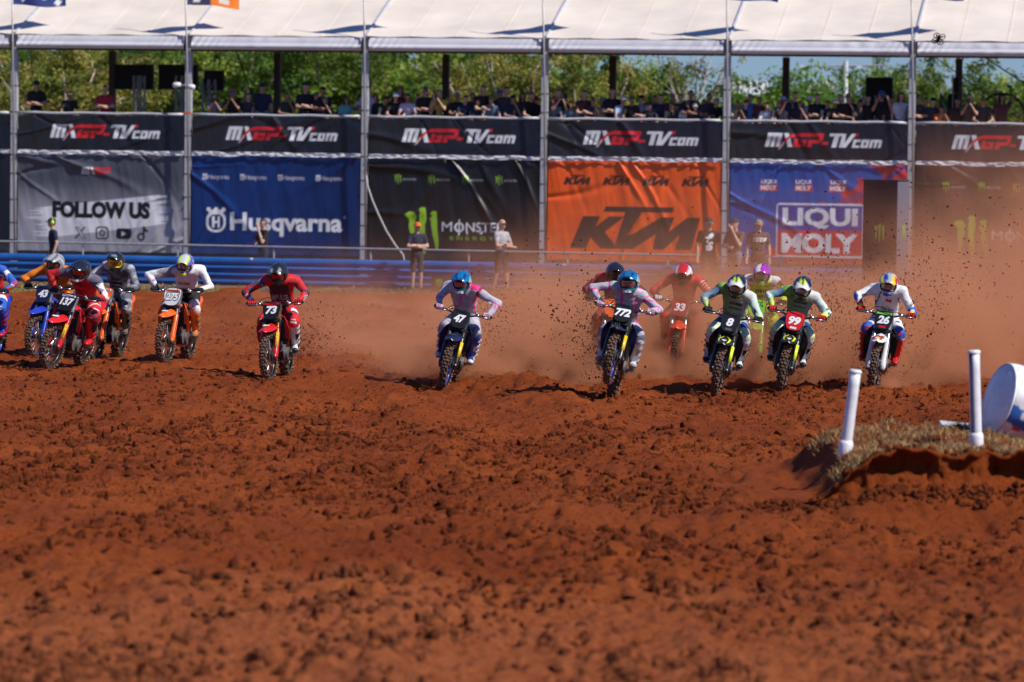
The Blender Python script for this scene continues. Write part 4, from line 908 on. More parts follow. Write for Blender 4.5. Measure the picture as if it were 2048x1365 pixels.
def make_limbs(seed, h, z0, rad, n, r0):
    rs = random.Random(seed); trunk = MB(); pts = [(0, 0, -0.3)]; x = y = 0
    for i in range(1, 6): x += rs.uniform(-0.16, 0.16); y += rs.uniform(-0.12, 0.12); pts.append((x, y, z0 * 1.15 * i / 5))
    trunk.tube(pts, [r0 * (1 - 0.09 * i) for i in range(6)], 9); limb = MB(); ends = []
    top = Vector(pts[-1])
    for i in range(n):
        a = 2 * math.pi * i / n + rs.uniform(-0.4, 0.4); s = Vector(pts[rs.choice((3, 4, 5, 5))]); e = Vector((math.cos(a) * rad * rs.uniform(0.5, 0.95), math.sin(a) * rad * rs.uniform(0.5, 0.95), h * rs.uniform(0.68, 0.97)))
        mid = s.lerp(e, 0.5) + Vector((rs.uniform(-0.3, 0.3), rs.uniform(-0.3, 0.3), rs.uniform(-0.2, 0.4))); limb.tube([s, s.lerp(mid, 0.5) + Vector((0, 0, 0.1)), mid, e], [r0 * 0.5, r0 * 0.4, r0 * 0.28, r0 * 0.10], 7); ends += [tuple(e), tuple(mid.lerp(e, 0.6))]
        for k in range(2):
            e2 = mid + Vector((rs.uniform(-1, 1), rs.uniform(-1, 1), rs.uniform(0.2, 1.2))) * rad * 0.4; limb.tube([mid, mid.lerp(e2, 0.5) + Vector((0.1, 0, 0.05)), e2], [r0 * 0.22, r0 * 0.15, r0 * 0.05], 5); ends.append(tuple(e2))
    return trunk.mesh('trunk', (), True), limb.mesh('limb_set', (), True), ends
G1 = [(0.111, 0.195, 0.039), (0.156, 0.234, 0.046), (0.078, 0.15, 0.034), (0.234, 0.286, 0.052)]
G2 = [(0.221, 0.24, 0.052), (0.286, 0.273, 0.065), (0.156, 0.189, 0.044), (0.338, 0.286, 0.091)]
G3 = [(0.104, 0.208, 0.046), (0.169, 0.286, 0.046), (0.072, 0.15, 0.039), (0.234, 0.351, 0.052)]
TREES = {}
for key, (seed, h, z0, rad, n, r0, nc, nl, cols, bark, ll, cr) in {
    'gum': (3, 10.5, 3.6, 3.3, 8, 0.27, 125, 85, G2, M_BARK, 0.24, 0.55),
    'dense': (8, 10.0, 2.2, 3.2, 8, 0.22, 165, 95, G1, M_BARKD, 0.24, 0.68),
    'sparse': (15, 9.5, 4.6, 2.7, 7, 0.17, 26, 26, G2, M_BARK, 0.22, 0.45),
    'bush': (21, 6.0, 0.6, 2.3, 6, 0.12, 190, 80, G3, M_BARKD, 0.22, 0.60),
    'round': (29, 7.6, 1.6, 2.5, 7, 0.15, 180, 80, G1, M_BARKD, 0.22, 0.62)}.items():
    t_, l_, ends = make_limbs(seed, h, z0, rad, n, r0); TREES[key] = (t_, l_, make_crown(seed, h, z0, rad, nc, nl, cols, 0.10, ll, cr, ends), bark, h)
def tree(px, Y, key, topy, rz, label, wide=1.0, name='gum_tree'):
    t_, l_, c_, bark, h = TREES[key]; p = at_depth(px, 300, Y); H_ = at_depth(px, topy, Y).z; s = H_ / h
    rt = empty(name, (p.x, Y, -0.16), (0, 0, R(rz))); rt.scale = (s * wide, s * wide, s); tag(rt, label, 'tree', 'trees beyond the stand')
    link('trunk', t_, rt, [bark]); link('limb_set', l_, rt, [bark]); link('crown', c_, rt)
tree(30, 137, 'gum', 60, 20, 'olive gum tree behind the first post at far left')
tree(105, 128, 'gum', 40, 140, 'tall olive gum tree behind spectators in black at left')
tree(200, 131, 'gum', 10, 250, 'pale forked gum tree left of the first wide screen')
tree(285, 150, 'dense', 20, 60, 'dense green tree behind the first wide screen', 1.15, 'leafy_tree')
tree(360, 158, 'dense', 0, 170, 'dense green tree behind the second wide screen', 1.2, 'leafy_tree')
tree(450, 149, 'dense', 10, 300, 'dense green tree behind the small screen', 1.2, 'leafy_tree')
tree(545, 156, 'dense', -10, 30, 'dark green tree behind the rear post above blue banner', 1.25, 'leafy_tree')
tree(640, 150, 'dense', 0, 210, 'bright green tree behind the spectators with folded arms', 1.2, 'leafy_tree')
tree(745, 158, 'dense', 10, 90, 'dense green tree behind the post above the rope', 1.25, 'leafy_tree')
tree(840, 150, 'dense', 15, 330, 'dense green tree left of the rear post above black banner', 1.2, 'leafy_tree')
tree(985, 134, 'gum', 20, 75, 'sunlit olive gum tree right of the rear post above black banner', 1.0)
tree(1070, 131, 'gum', 45, 190, 'sunlit olive gum tree behind the post left of orange banner', 0.9)
tree(1165, 129, 'gum', 60, 310, 'yellow green gum tree above the left of the orange banner', 0.9)
tree(1255, 133, 'round', 98, 20, 'round green tree right of the rear post above orange banner', 1.0, 'leafy_tree')
tree(1390, 126, 'sparse', 30, 120, 'nearly bare forked gum tree above the right of the orange banner', 0.6)
tree(1330, 140, 'bush', 182, 0, 'low green bush right of the round tree', 1.1, 'bush')
tree(1480, 141, 'bush', 172, 45, 'leafy bush behind the post left of the blue and red banner', 1.0, 'bush')
tree(1545, 138, 'bush', 163, 120, 'bright green bush behind white vest spectator', 1.0, 'bush')
tree(1620, 139, 'bush', 176, 200, 'bright green bush right of the rear post above blue and red banner', 0.9, 'bush')
tree(1655, 160, 'round', 172, 100, 'hazy green tree left of the lamp pole', 0.8, 'leafy_tree')
tree(1722, 165, 'round', 164, 10, 'grey green tree right of the lamp pole', 0.9, 'leafy_tree')
tree(1795, 152, 'round', 112, 260, 'tall green tree behind the tall black screen', 0.75, 'leafy_tree')
tree(1850, 160, 'bush', 182, 310, 'green bush right of the last front post', 1.1, 'bush')
tree(1955, 150, 'round', 146, 40, 'green tree behind spectator in grey brown shirt', 1.1, 'leafy_tree')
tree(2050, 148, 'round', 125, 200, 'green tree at the right edge behind the spoked wheel', 1.1, 'leafy_tree')
tree(1872, 170, 'sparse', 112, 200, 'thin sparse tree beside the speaker tower', 0.35)
# a wood far behind that closes the view between the trees
rs = np.random.default_rng(5); far = []
for (x0, x1, Y, h) in ((-120, -3, 185, 11.0), (-70, 4, 210, 9.5), (0, 60, 260, 5.2)):
    for i in range(70 if Y < 200 else 60): far.append((rs.uniform(x0, x1), Y + rs.uniform(-8, 8), h * rs.uniform(0.75, 1.1)))
P = []; C = []
for (x, y, h) in far:
    k = 260; q = rs.normal(0, 1, (k, 3)); q /= np.linalg.norm(q, axis=1)[:, None]; q *= rs.uniform(0.3, 1, (k, 1)) ** 0.5
    P.append(np.stack([x + q[:, 0] * 3.0, y + q[:, 1] * 3.0, h * 0.52 + q[:, 2] * h * 0.5], -1)); C.append(np.array(G1[rs.integers(0, 3)]) * rs.uniform(0.7, 1.3, (k, 1)))
P = np.concatenate(P); C = np.concatenate(C); n = len(P)
D = rs.normal(0, 1, (n, 3)); D /= np.linalg.norm(D, axis=1)[:, None]; S_ = np.cross(D, rs.normal(0, 1, (n, 3))); S_ /= np.linalg.norm(S_, axis=1)[:, None]
V = np.stack([P - D * 0.35, P + S_ * 0.22, P + D * 0.35, P - S_ * 0.22], 1)
o = link('distant_wood', np_mesh('distant_wood', V.reshape(-1, 3), np.arange(n)[:, None] * 4 + [0, 1, 2, 3], [M_LEAF], False, col_attr=np.repeat(C, 4, 0)))
tag(o, 'distant green wood behind the nearer trees', 'wood', kind='stuff')
# grey lamp pole with cross arms, and far white sheds
p = at_depth(1689, 300, 140); zt = at_depth(1689, 122, 140).z
rt = empty('lamp_pole', (p.x, 140, -0.16)); tag(rt, 'grey lamp pole with long cross arm beyond the stand', 'pole')
b = MB(); b.tube([(0, 0, 0), (0, 0, zt + 0.16)], [0.10, 0.085], 10); b.build('shaft', mat('pole_grey', (0.40, 0.43, 0.46), 0.5, 0.2), rt, True)
b = MB(); b.tube([(-1.6, 0, zt - 0.05), (1.5, 0, zt + 0.02)], 0.03, 7); b.build('cross_arm', M_GALV, rt)
for x in (-1.5, 0.45): b = MB(); b.box((x, -0.02, zt - 0.05), (0.16, 0.12, 0.08)); b.build('lamp_head', M_PVC, rt)
for (px, py, w, lab) in ((1497, 182, 1.6, 'small white shed roof far off behind the bushes'), (1633, 182, 1.2, 'tiny white shed far off left of the lamp pole')):
    p = at_depth(px, 300, 230); z = at_depth(px, py, 230).z; rt = empty('shed', (p.x, 230, -0.16)); tag(rt, lab, 'shed', 'far white sheds')
    b = MB(); b.box((0, 0, z / 2), (w, 4, z - 0.2)); b.build('wall', mat('shed_wall', (0.5, 0.5, 0.5), 0.6), rt)
    b = MB(); b.plate([(-w / 2 - 0.2, -2.2, z - 0.1), (w / 2 + 0.2, -2.2, z - 0.1), (w / 2 + 0.2, 0, z + 0.7), (-w / 2 - 0.2, 0, z + 0.7)], (0, 0, -0.06)); b.build('roof', mat('shed_roof', (0.6, 0.6, 0.62), 0.5), rt)
# ================================================================== PEOPLE
def capsules_mesh(caps, n=12):
    """joined tapered capsules/ellipsoids, later fused by a voxel remesh"""
    V = []; Fc = []
    for cdef in caps:
        p0, p1, r0, r1 = Vector(cdef[1]), Vector(cdef[2]), cdef[3], cdef[4]; sq = cdef[5] if len(cdef) > 5 else None
        ax = p1 - p0; L_ = ax.length
        t = ax.normalized() if L_ > 1e-6 else Vector((0, 0, 1))
        if sq is not None: side = Vector(sq[0]); side = (side - t * side.dot(t)).normalized(); k1, k2 = sq[1], sq[2]
        else: side = t.orthogonal().normalized(); k1 = k2 = 1.0
        up = t.cross(side); rings = []
        for a in (-88, -62, -34, 0): rings.append((p0 + t * r0 * math.sin(R(a)), r0 * math.cos(R(a))))
        if L_ > 1e-6:
            for f in (0.33, 0.66): rings.append((p0.lerp(p1, f), r0 + (r1 - r0) * f))
        for a in (0, 34, 62, 88): rings.append((p1 + t * r1 * math.sin(R(a)), r1 * math.cos(R(a))))
        o = len(V)
        for (c, r_) in rings:
            for j in range(n): a = 2 * math.pi * j / n; V.append(c + (side * math.cos(a) * k1 + up * math.sin(a) * k2) * r_)
        for i in range(len(rings) - 1):
            for j in range(n): Fc.append((o + i * n + j, o + i * n + (j + 1) % n, o + (i + 1) * n + (j + 1) % n, o + (i + 1) * n + j))
        Fc.append(tuple(o + j for j in reversed(range(n)))); Fc.append(tuple(o + (len(rings) - 1) * n + j for j in range(n)))
    return V, Fc
def fuse(caps, voxel, name, smooth=3):
    V, Fc = capsules_mesh(caps); me = bpy.data.meshes.new('tmp'); me.from_pydata([tuple(v) for v in V], [], Fc); me.update()
    o = bpy.data.objects.new('tmp', me); col.objects.link(o)
    md = o.modifiers.new('r', 'REMESH'); md.mode = 'VOXEL'; md.voxel_size = voxel; md.use_smooth_shade = True
    if smooth: m2 = o.modifiers.new('s', 'SMOOTH'); m2.factor = 0.5; m2.iterations = smooth
    dg = bpy.context.evaluated_depsgraph_get(); out = bpy.data.meshes.new_from_object(o.evaluated_get(dg)); out.name = name
    bpy.data.objects.remove(o); bpy.data.meshes.remove(me)
    out.polygons.foreach_set('use_smooth', [True] * len(out.polygons)); return out
def regions(P, caps):
    """nearest capsule and the position along it for every point"""
    best = np.full(len(P), 1e9); idx = np.zeros(len(P), int); tt = np.zeros(len(P))
    for i, c in enumerate(caps):
        a, b = np.array(c[1], float), np.array(c[2], float); ab = b - a; l2 = ab @ ab
        t = np.clip(((P - a) @ ab) / l2, 0, 1) if l2 > 1e-9 else np.zeros(len(P))
        d = np.linalg.norm(P - (a + t[:, None] * ab), axis=1) - (c[3] + (c[4] - c[3]) * t) * (1.12 if len(c) > 5 else 1.0); k = d < best; best[k] = d[k]; idx[k] = i; tt[k] = t[k]
    return idx, tt
XA = (1, 0, 0)
def body_caps(pose, lean=0.0, fingers=False, walk=0.0, turn=0.0):
    """standing adult 1.75 m tall facing -Y; returns capsules (region, p0, p1, r0, r1[, flattening])"""
    cl, sl = math.cos(R(lean)), math.sin(R(lean))
    def U(p):                                   # upper body bends forward about the hips
        y, z = p[1], p[2] - 0.95; return (p[0], y * cl - z * sl, 0.95 + y * sl + z * cl)
    B = []
    B.append(('trousers', (-0.04, 0, 0.93), (0.04, 0, 0.93), 0.135, 0.135, ((0, 1, 0), 0.85, 1.0)))
    B.append(('shirt', U((0, 0, 1.00)), U((0, -0.005, 1.28)), 0.142, 0.165, (XA, 1.06, 0.74)))
    B.append(('shirt', U((-0.10, 0.0, 1.37)), U((0.10, 0.0, 1.37)), 0.095, 0.095))
    B.append(('skin', U((0, 0.005, 1.42)), U((0, -0.015, 1.56)), 0.060, 0.055))
    hc = U((0, -0.02, 1.635)); B.append(('head', (hc[0], hc[1], hc[2] - 0.03), (hc[0], hc[1], hc[2] + 0.03), 0.083, 0.086, (XA, 0.90, 1.12)))
    B.append(('skin', (hc[0], hc[1] - 0.04, hc[2] - 0.075), (hc[0], hc[1] - 0.055, hc[2] - 0.07), 0.045, 0.042))
    B.append(('skin', (hc[0], hc[1] - 0.092, hc[2] - 0.005), (hc[0], hc[1] - 0.108, hc[2] - 0.028), 0.010, 0.014))
    for s in (-1, 1): B.append(('skin', (s * 0.078, hc[1] + 0.012, hc[2] - 0.01), (s * 0.082, hc[1] + 0.015, hc[2] + 0.015), 0.014, 0.016))
    arms = {'folded': [((0.255, -0.10, 1.13), (-0.07, -0.235, 1.16)), ((0.255, -0.10, 1.12), (-0.05, -0.255, 1.10))],
            'down': [((0.245, 0.03, 1.13), (0.255, -0.07, 0.88))] * 2,
            'rail': [((0.27, -0.20, 1.13), (0.10, -0.42, 1.10)), ((0.27, -0.20, 1.13), (0.06, -0.43, 1.09))],
            'phone': [((0.20, -0.22, 1.20), (0.055, -0.31, 1.46))] * 2,
            'face': [((0.24, -0.16, 1.14), (0.045, -0.19, 1.50)), ((0.255, -0.10, 1.12), (-0.05, -0.25, 1.10))],
            'raise': [((0.27, -0.10, 1.60), (0.16, -0.18, 1.86)), ((0.245, 0.03, 1.13), (0.24, -0.10, 0.90))],
            'camera': [((0.25, -0.20, 1.22), (0.13, -0.33, 1.52))] * 2}[pose]
    for s, (el, wr) in zip((1, -1), arms):
        sh = (s * 0.185, 0.0, 1.395); el = (s * el[0], el[1], el[2]); wr = (s * wr[0], wr[1], wr[2])
        sh, el, wr = U(sh), U(el), U(wr)
        mid = tuple(a + (b - a) * 0.62 for a, b in zip(sh, el))
        B.append(('shirt', sh, mid, 0.066, 0.058)); B.append(('skin', mid, el, 0.046, 0.043)); B.append(('skin', el, wr, 0.044, 0.030))
        d = (Vector(wr) - Vector(el)).normalized(); h0 = Vector(wr) + d * 0.02; h1 = Vector(wr) + d * 0.085; sd = d.orthogonal().normalized()
        B.append(('skin', tuple(h0), tuple(h1), 0.034, 0.030, (tuple(sd), 1.15, 0.62)))
        if fingers:
            for q in range(4): B.append(('skin', tuple(h1 + sd * (q - 1.5) * 0.021), tuple(h1 + sd * (q - 1.5) * 0.022 + d * (0.062, 0.075, 0.07, 0.055)[q] + Vector((0, -0.02, -0.01))), 0.0095, 0.008))
            B.append(('skin', tuple(h0 + sd * 0.03), tuple(h0 + sd * 0.055 + d * 0.055), 0.012, 0.009))
    for s in (-1, 1):
        dy = s * walk; hip = (s * 0.088, 0, 0.90); kn = (s * 0.10, -0.03 - dy * 0.5, 0.49); an = (s * 0.105, 0.01 - dy, 0.10 + max(0, -dy) * 0.15)
        B.append(('trousers', hip, kn, 0.098, 0.064)); B.append(('calf', kn, an, 0.060, 0.042)); B.append(('shoe', (an[0], an[1] + 0.02, an[2] - 0.055), (an[0] + s * 0.02, an[1] - 0.16, an[2] - 0.062), 0.045, 0.038, (XA, 1.0, 0.85)))
    return B, hc
PEOPLE = {}
SLOTS = ['skin', 'shirt', 'trousers', 'hair', 'shoe', 'calf']
def person_mesh(pose, lean, voxel, fingers=False, walk=0.0, hairy=1):
    key = (pose, lean, voxel, walk, hairy)
    if key in PEOPLE: return PEOPLE[key]
    caps, hc = body_caps(pose, lean, fingers, walk); me = fuse(caps, voxel, 'body', 2)
    n = len(me.polygons); P = np.empty(n * 3, np.float32); me.polygons.foreach_get('center', P); P = P.reshape(-1, 3).astype(float)
    idx, tt = regions(P, caps); names = np.array([c[0] for c in caps])[idx]; mi = np.zeros(n, np.int32)
    for i, s in enumerate(SLOTS): mi[names == s] = i
    hd = (names == 'head') | ((names == 'skin') & (np.abs(P[:, 0]) > 0.06) & (P[:, 2] > hc[2] - 0.05))
    if hairy: mi[hd & ((P[:, 2] > hc[2] + 0.045) | ((P[:, 1] > hc[1] + 0.02) & (P[:, 2] > hc[2] - 0.07)))] = 3
    for i in range(6): me.materials.append(None)
    me.polygons.foreach_set('material_index', mi); PEOPLE[key] = (me, hc); return PEOPLE[key]
# head wear, modelled round a head centre at the origin
def cap_mesh():
    b = MB(); V = []; n = 16
    for i in range(6):
        la = R(90 * i / 5.2)
        for j in range(n): a = 2 * math.pi * j / n; V.append((0.092 * math.cos(la) * math.cos(a), 0.108 * math.cos(la) * math.sin(a), 0.03 + 0.092 * math.sin(la)))
    Fc = [(i * n + j, i * n + (j + 1) % n, (i + 1) * n + (j + 1) % n, (i + 1) * n + j) for i in range(5) for j in range(n)] + [tuple(5 * n + j for j in range(n))]
    b.add(V, Fc)
    b.loft([[(math.sin(a) * r_, -0.035 - math.cos(a) * r_ * 1.05, 0.036 - (r_ - 0.085) * 0.28 - 0.012 * (1 - math.cos(a))) for a in np.linspace(-1.1, 1.1, 9)] for r_ in (0.085, 0.115, 0.145)], (0, 0, -0.006))
    return b.mesh('cap', (), True)
def hat_mesh(brim=0.16):
    b = MB(); b.lathe([(0.0, 0.135), (0.06, 0.13), (0.086, 0.10), (0.098, 0.03), (brim, 0.005), (brim, -0.002), (0.092, 0.022)], n=18, axis='z'); return b.mesh('hat', (), True)
def glasses_mesh():
    b = MB()
    for s in (-1, 1): b.box((s * 0.034, -0.101, 0.008), (0.055, 0.012, 0.036), Matrix.Rotation(s * 0.28, 3, 'Z')); b.box((s * 0.078, -0.045, 0.012), (0.006, 0.10, 0.012))
    b.box((0, -0.106, 0.012), (0.02, 0.008, 0.01)); return b.mesh('sunglasses', ())
def long_hair_mesh():
    b = MB(); V = []; Fc = []; n = 14
    for i in range(8):
        z = 0.10 - 0.42 * i / 7; r_ = 0.098 * (1 - 0.35 * max(0, (i - 4) / 3)) * (0.55 if i == 0 else 1)
        for j in range(n): a = R(-30 + 240 * j / (n - 1)); V.append((r_ * 1.0 * math.cos(a), 0.01 + r_ * 1.12 * math.sin(a) + 0.01 * i * 0.3, z))
    V2 = [(x * 0.8, y * 0.8, z) for x, y, z in V]; N = len(V)
    for i in range(7):
        for j in range(n - 1): q = (i * n + j, i * n + j + 1, (i + 1) * n + j + 1, (i + 1) * n + j); Fc += [q, tuple(x + N for x in reversed(q))]
    for j in range(n - 1): Fc += [(j, j + N, j + 1 + N, j + 1), (7 * n + j, 7 * n + j + 1, 7 * n + j + 1 + N, 7 * n + j + N)]
    b.add(V + V2, Fc); return b.mesh('long_hair', (), True)
HW = {'cap': cap_mesh(), 'hat': hat_mesh(), 'bucket': hat_mesh(0.125), 'shades': glasses_mesh(), 'long': long_hair_mesh()}
def muff_mesh():
    b = MB()
    for s in (-1, 1): b.ball((s * 0.095, 0.0, 0.0), (0.03, 0.045, 0.055), 12)
    b.tube([(0.10 * math.cos(a), 0, 0.03 + 0.105 * math.sin(a)) for a in np.linspace(0, math.pi, 12)], 0.010, 6); return b.mesh('ear_muffs', (), True)
HW['muffs'] = muff_mesh()
SKIN = [mat('skin_a', (0.56, 0.32, 0.23), 0.6), mat('skin_b', (0.48, 0.25, 0.17), 0.6), mat('skin_c', (0.34, 0.17, 0.11), 0.6)]
HAIR = {'dark': mat('hair_dark', (0.018, 0.013, 0.011), 0.6), 'brown': mat('hair_brown', (0.07, 0.035, 0.02), 0.6), 'fair': mat('hair_fair', (0.28, 0.17, 0.08), 0.6), 'red': mat('hair_red', (0.14, 0.04, 0.02), 0.6)}
CLOTH = {'black': (0.012, 0.012, 0.014), 'charcoal': (0.035, 0.035, 0.04), 'navy': (0.012, 0.018, 0.05), 'red': (0.42, 0.02, 0.03), 'grey': (0.22, 0.22, 0.24), 'grey blue': (0.13, 0.18, 0.23), 'white': (0.72, 0.72, 0.74),
         'lavender': (0.55, 0.50, 0.62), 'teal': (0.16, 0.42, 0.42), 'khaki': (0.30, 0.25, 0.17), 'pale blue': (0.38, 0.52, 0.70), 'maroon': (0.10, 0.02, 0.025), 'blue': (0.03, 0.12, 0.35), 'brown': (0.12, 0.075, 0.055), 'orange': (0.75, 0.16, 0.02), 'purple': (0.30, 0.10, 0.32), 'yellow': (0.55, 0.50, 0.06), 'light grey': (0.42, 0.42, 0.45), 'green': (0.04, 0.25, 0.08)}
def cloth(n): return mat('cloth_' + n.replace(' ', '_'), CLOTH[n], 0.85, var=0.12, bump=0.3, bscale=18)
def person(loc, rz, scale, pose, lean, shirt, head, hair='dark', trousers='charcoal', skin=0, voxel=0.027, label='', cat='person', group=None, walk=0.0, calf='trousers', shades=False, fingers=False, shoe='black', capc='black', hairy=1):
    me, hc = person_mesh(pose, lean, voxel, fingers, walk, hairy)
    rt = empty('person', loc, (0, 0, rz)); rt.scale = (scale,) * 3; tag(rt, label, cat, group)
    mt = [SKIN[skin], cloth(shirt), cloth(trousers), HAIR[hair], cloth(shoe), SKIN[skin] if calf == 'skin' else cloth(trousers if calf == 'trousers' else calf)]
    link('body', me, rt, mt)
    if head in ('cap', 'hat', 'bucket'): o = link(head if head != 'bucket' else 'bucket_hat', HW[head], rt, [cloth(capc)]); o.location = hc
    if head == 'backcap': o = link('cap', HW['cap'], rt, [cloth(capc)]); o.location = hc; o.rotation_euler = (0, 0, math.pi)
    if head == 'long': o = link('long_hair', HW['long'], rt, [HAIR[hair]]); o.location = hc
    if shades: o = link('sunglasses', HW['shades'], rt, [mat('shade_lens', (0.01, 0.01, 0.012), 0.15)]); o.location = hc
    if pose in ('phone', 'raise', 'camera'):
        pass
    return rt, hc
def phone(rt, hc, pose, lab):
    off = {'phone': (0, -0.36, -0.10), 'camera': (0, -0.39, -0.04), 'raise': (0.10, -0.26, 0.31)}[pose]
    b = MB(); b.box((0, 0, 0), (0.15 if pose != 'phone' else 0.075, 0.010, 0.075 if pose != 'phone' else 0.14)); o = b.build('smartphone', mat('phone_black', (0.01, 0.01, 0.012), 0.25))
    o.matrix_world = Matrix.Translation(rt.location) @ Matrix.Rotation(rt.rotation_euler.z, 4, 'Z') @ Matrix.Scale(rt.scale.x, 4) @ Matrix.Translation((hc[0] + off[0], hc[1] + off[1], hc[2] + off[2]))
    tag(o, lab, 'phone', 'phones held by spectators')

# spectators at the rail: x of head, y of head top, shirt, headgear, cap colour, pose, hair
SPEC = {
 0: [(73, 158, 'black', 'cap', 'navy', 'folded', 'dark'), (138, 180, 'black', 'cap', 'khaki', 'rail', 'dark'), (211, 170, 'red', '', '', 'folded', 'brown')],
 1: [(430, 187, 'grey', 'long', '', 'phone', 'dark'), (467, 177, 'black', 'cap', 'purple', 'phone', 'dark'), (525, 162, 'navy', 'cap', 'navy', 'down', 'dark'), (573, 185, 'charcoal', '', '', 'face', 'dark'), (611, 166, 'black', '', '', 'folded', 'dark'),
     (633, 184, 'black', '', '', 'down', 'dark'), (646, 170, 'black', 'backcap', 'black', 'folded', 'dark'), (651, 192, 'charcoal', 'cap', 'grey', 'face', 'dark'), (693, 193, 'teal', 'long', '', 'down', 'brown'), (716, 201, 'yellow', 'cap', 'white', 'down', 'fair')],
 2: [(738, 172, 'lavender', '', '', 'down', 'dark'), (751, 187, 'black', 'long', '', 'down', 'dark'), (790, 183, 'black', 'cap', 'white', 'rail', 'dark'), (801, 172, 'maroon', 'long', '', 'down', 'red'), (818, 185, 'lavender', 'hat', 'brown', 'rail', 'brown'), (851, 174, 'black', '', '', 'folded', 'dark'),
     (870, 190, 'black', 'cap', 'white', 'phone', 'dark'), (879, 179, 'yellow', '', '', 'phone', 'fair'), (896, 192, 'black', '', '', 'down', 'dark'), (945, 184, 'charcoal', '', '', 'down', 'brown'), (956, 197, 'navy', '', '', 'rail', 'dark'), (966, 170, 'black', '', '', 'folded', 'dark'),
     (1000, 177, 'black', 'cap', 'blue', 'down', 'dark'), (1013, 173, 'charcoal', '', '', 'down', 'dark'), (1026, 187, 'navy', 'backcap', 'black', 'face', 'dark'), (1045, 184, 'charcoal', 'long', '', 'down', 'dark'), (1057, 184, 'black', '', '', 'rail', 'dark')],
 3: [(1108, 194, 'grey blue', '', '', 'rail', 'dark'), (1115, 178, 'black', '', '', 'phone', 'dark'), (1145, 202, 'grey blue', '', '', 'rail', 'brown'), (1168, 180, 'maroon', '', '', 'folded', 'dark'), (1204, 192, 'khaki', 'cap', 'grey', 'down', 'dark'), (1225, 176, 'black', '', '', 'folded', 'red'), (1241, 190, 'pale blue', 'cap', 'white', 'rail', 'dark'),
     (1302, 201, 'charcoal', 'backcap', 'black', 'rail', 'dark'), (1309, 190, 'pale blue', '', '', 'down', 'dark'), (1338, 204, 'black', '', '', 'rail', 'brown'), (1345, 183, 'maroon', 'cap', 'grey', 'down', 'dark'), (1361, 187, 'charcoal', '', '', 'down', 'dark'), (1375, 201, 'white', '', '', 'face', 'dark'), (1382, 180, 'black', '', '', 'folded', 'dark'),
     (1392, 204, 'charcoal', 'bucket', 'light grey', 'rail', 'dark'), (1408, 198, 'grey', '', '', 'down', 'dark'), (1427, 193, 'black', 'cap', 'teal', 'rail', 'dark')],
 4: [(1461, 190, 'grey', '', '', 'down', 'dark'), (1475, 202, 'light grey', '', '', 'phone', 'dark'), (1500, 187, 'blue', '', '', 'down', 'dark'), (1536, 205, 'white', '', '', 'rail', 'dark'), (1566, 190, 'grey', 'cap', 'lavender', 'camera', 'dark'), (1590, 183, 'navy', '', '', 'down', 'dark'), (1601, 200, 'charcoal', '', '', 'face', 'brown'),
     (1635, 187, 'black', '', '', 'folded', 'dark'), (1666, 196, 'black', 'cap', 'light grey', 'rail', 'dark'), (1697, 186, 'black', '', '', 'face', 'dark'), (1736, 190, 'black', '', '', 'down', 'dark'), (1763, 178, 'black', 'cap', 'blue', 'camera', 'dark'), (1802, 184, 'white', 'long', '', 'down', 'brown')],
 5: [(1852, 195, 'black', '', '', 'down', 'dark'), (1882, 207, 'orange', 'cap', 'navy', 'phone', 'dark'), (1940, 187, 'brown', '', '', 'phone', 'dark'), (2004, 188, 'maroon', 'long', '', 'raise', 'dark')]}
for bay, add in {1: [(497, 186, 'charcoal', '', '', 'down', 'dark')], 2: [(769, 190, 'charcoal', 'cap', 'black', 'rail', 'dark'), (835, 188, 'grey', '', '', 'down', 'brown'), (914, 182, 'black', 'cap', 'grey', 'folded', 'dark'), (930, 191, 'navy', '', '', 'rail', 'dark'), (983, 192, 'grey blue', '', '', 'rail', 'fair'), (1072, 190, 'black', 'cap', 'red', 'down', 'dark')],
                 3: [(1130, 186, 'black', 'cap', 'navy', 'down', 'dark'), (1186, 195, 'charcoal', '', '', 'face', 'dark'), (1262, 193, 'black', '', '', 'rail', 'brown'), (1283, 187, 'grey', 'cap', 'black', 'folded', 'dark'), (1321, 188, 'navy', '', '', 'down', 'dark'), (1418, 186, 'charcoal', '', '', 'folded', 'dark')],
                 4: [(1487, 197, 'black', 'cap', 'charcoal', 'rail', 'dark'), (1519, 193, 'maroon', '', '', 'down', 'dark'), (1552, 199, 'charcoal', '', '', 'rail', 'fair'), (1619, 190, 'grey', 'cap', 'white', 'down', 'dark'), (1650, 200, 'navy', '', '', 'rail', 'dark'), (1681, 189, 'black', '', '', 'folded', 'brown'), (1716, 196, 'charcoal', 'cap', 'navy', 'rail', 'dark'), (1783, 193, 'black', '', '', 'down', 'dark')],
                 5: [(1836, 188, 'charcoal', '', '', 'folded', 'dark'), (1866, 192, 'navy', 'cap', 'black', 'down', 'dark'), (1915, 196, 'black', '', '', 'down', 'dark'), (1966, 194, 'charcoal', '', '', 'rail', 'dark')]}.items(): SPEC[bay] = sorted(SPEC[bay] + add)
ORD = ['first', 'second', 'third', 'fourth', 'fifth', 'sixth', 'seventh', 'eighth', 'ninth', 'tenth', 'eleventh', 'twelfth', 'thirteenth', 'fourteenth', 'fifteenth', 'sixteenth', 'seventeenth', 'eighteenth', 'nineteenth', 'twentieth', 'twenty-first', 'twenty-second', 'twenty-third', 'twenty-fourth', 'twenty-fifth', 'twenty-sixth']
BAYAT = {0: 'above the grey banner', 1: 'above the dark blue banner', 2: 'above the middle black banner', 3: 'above the orange banner', 4: 'above the blue and red banner', 5: 'above the last black banner'}
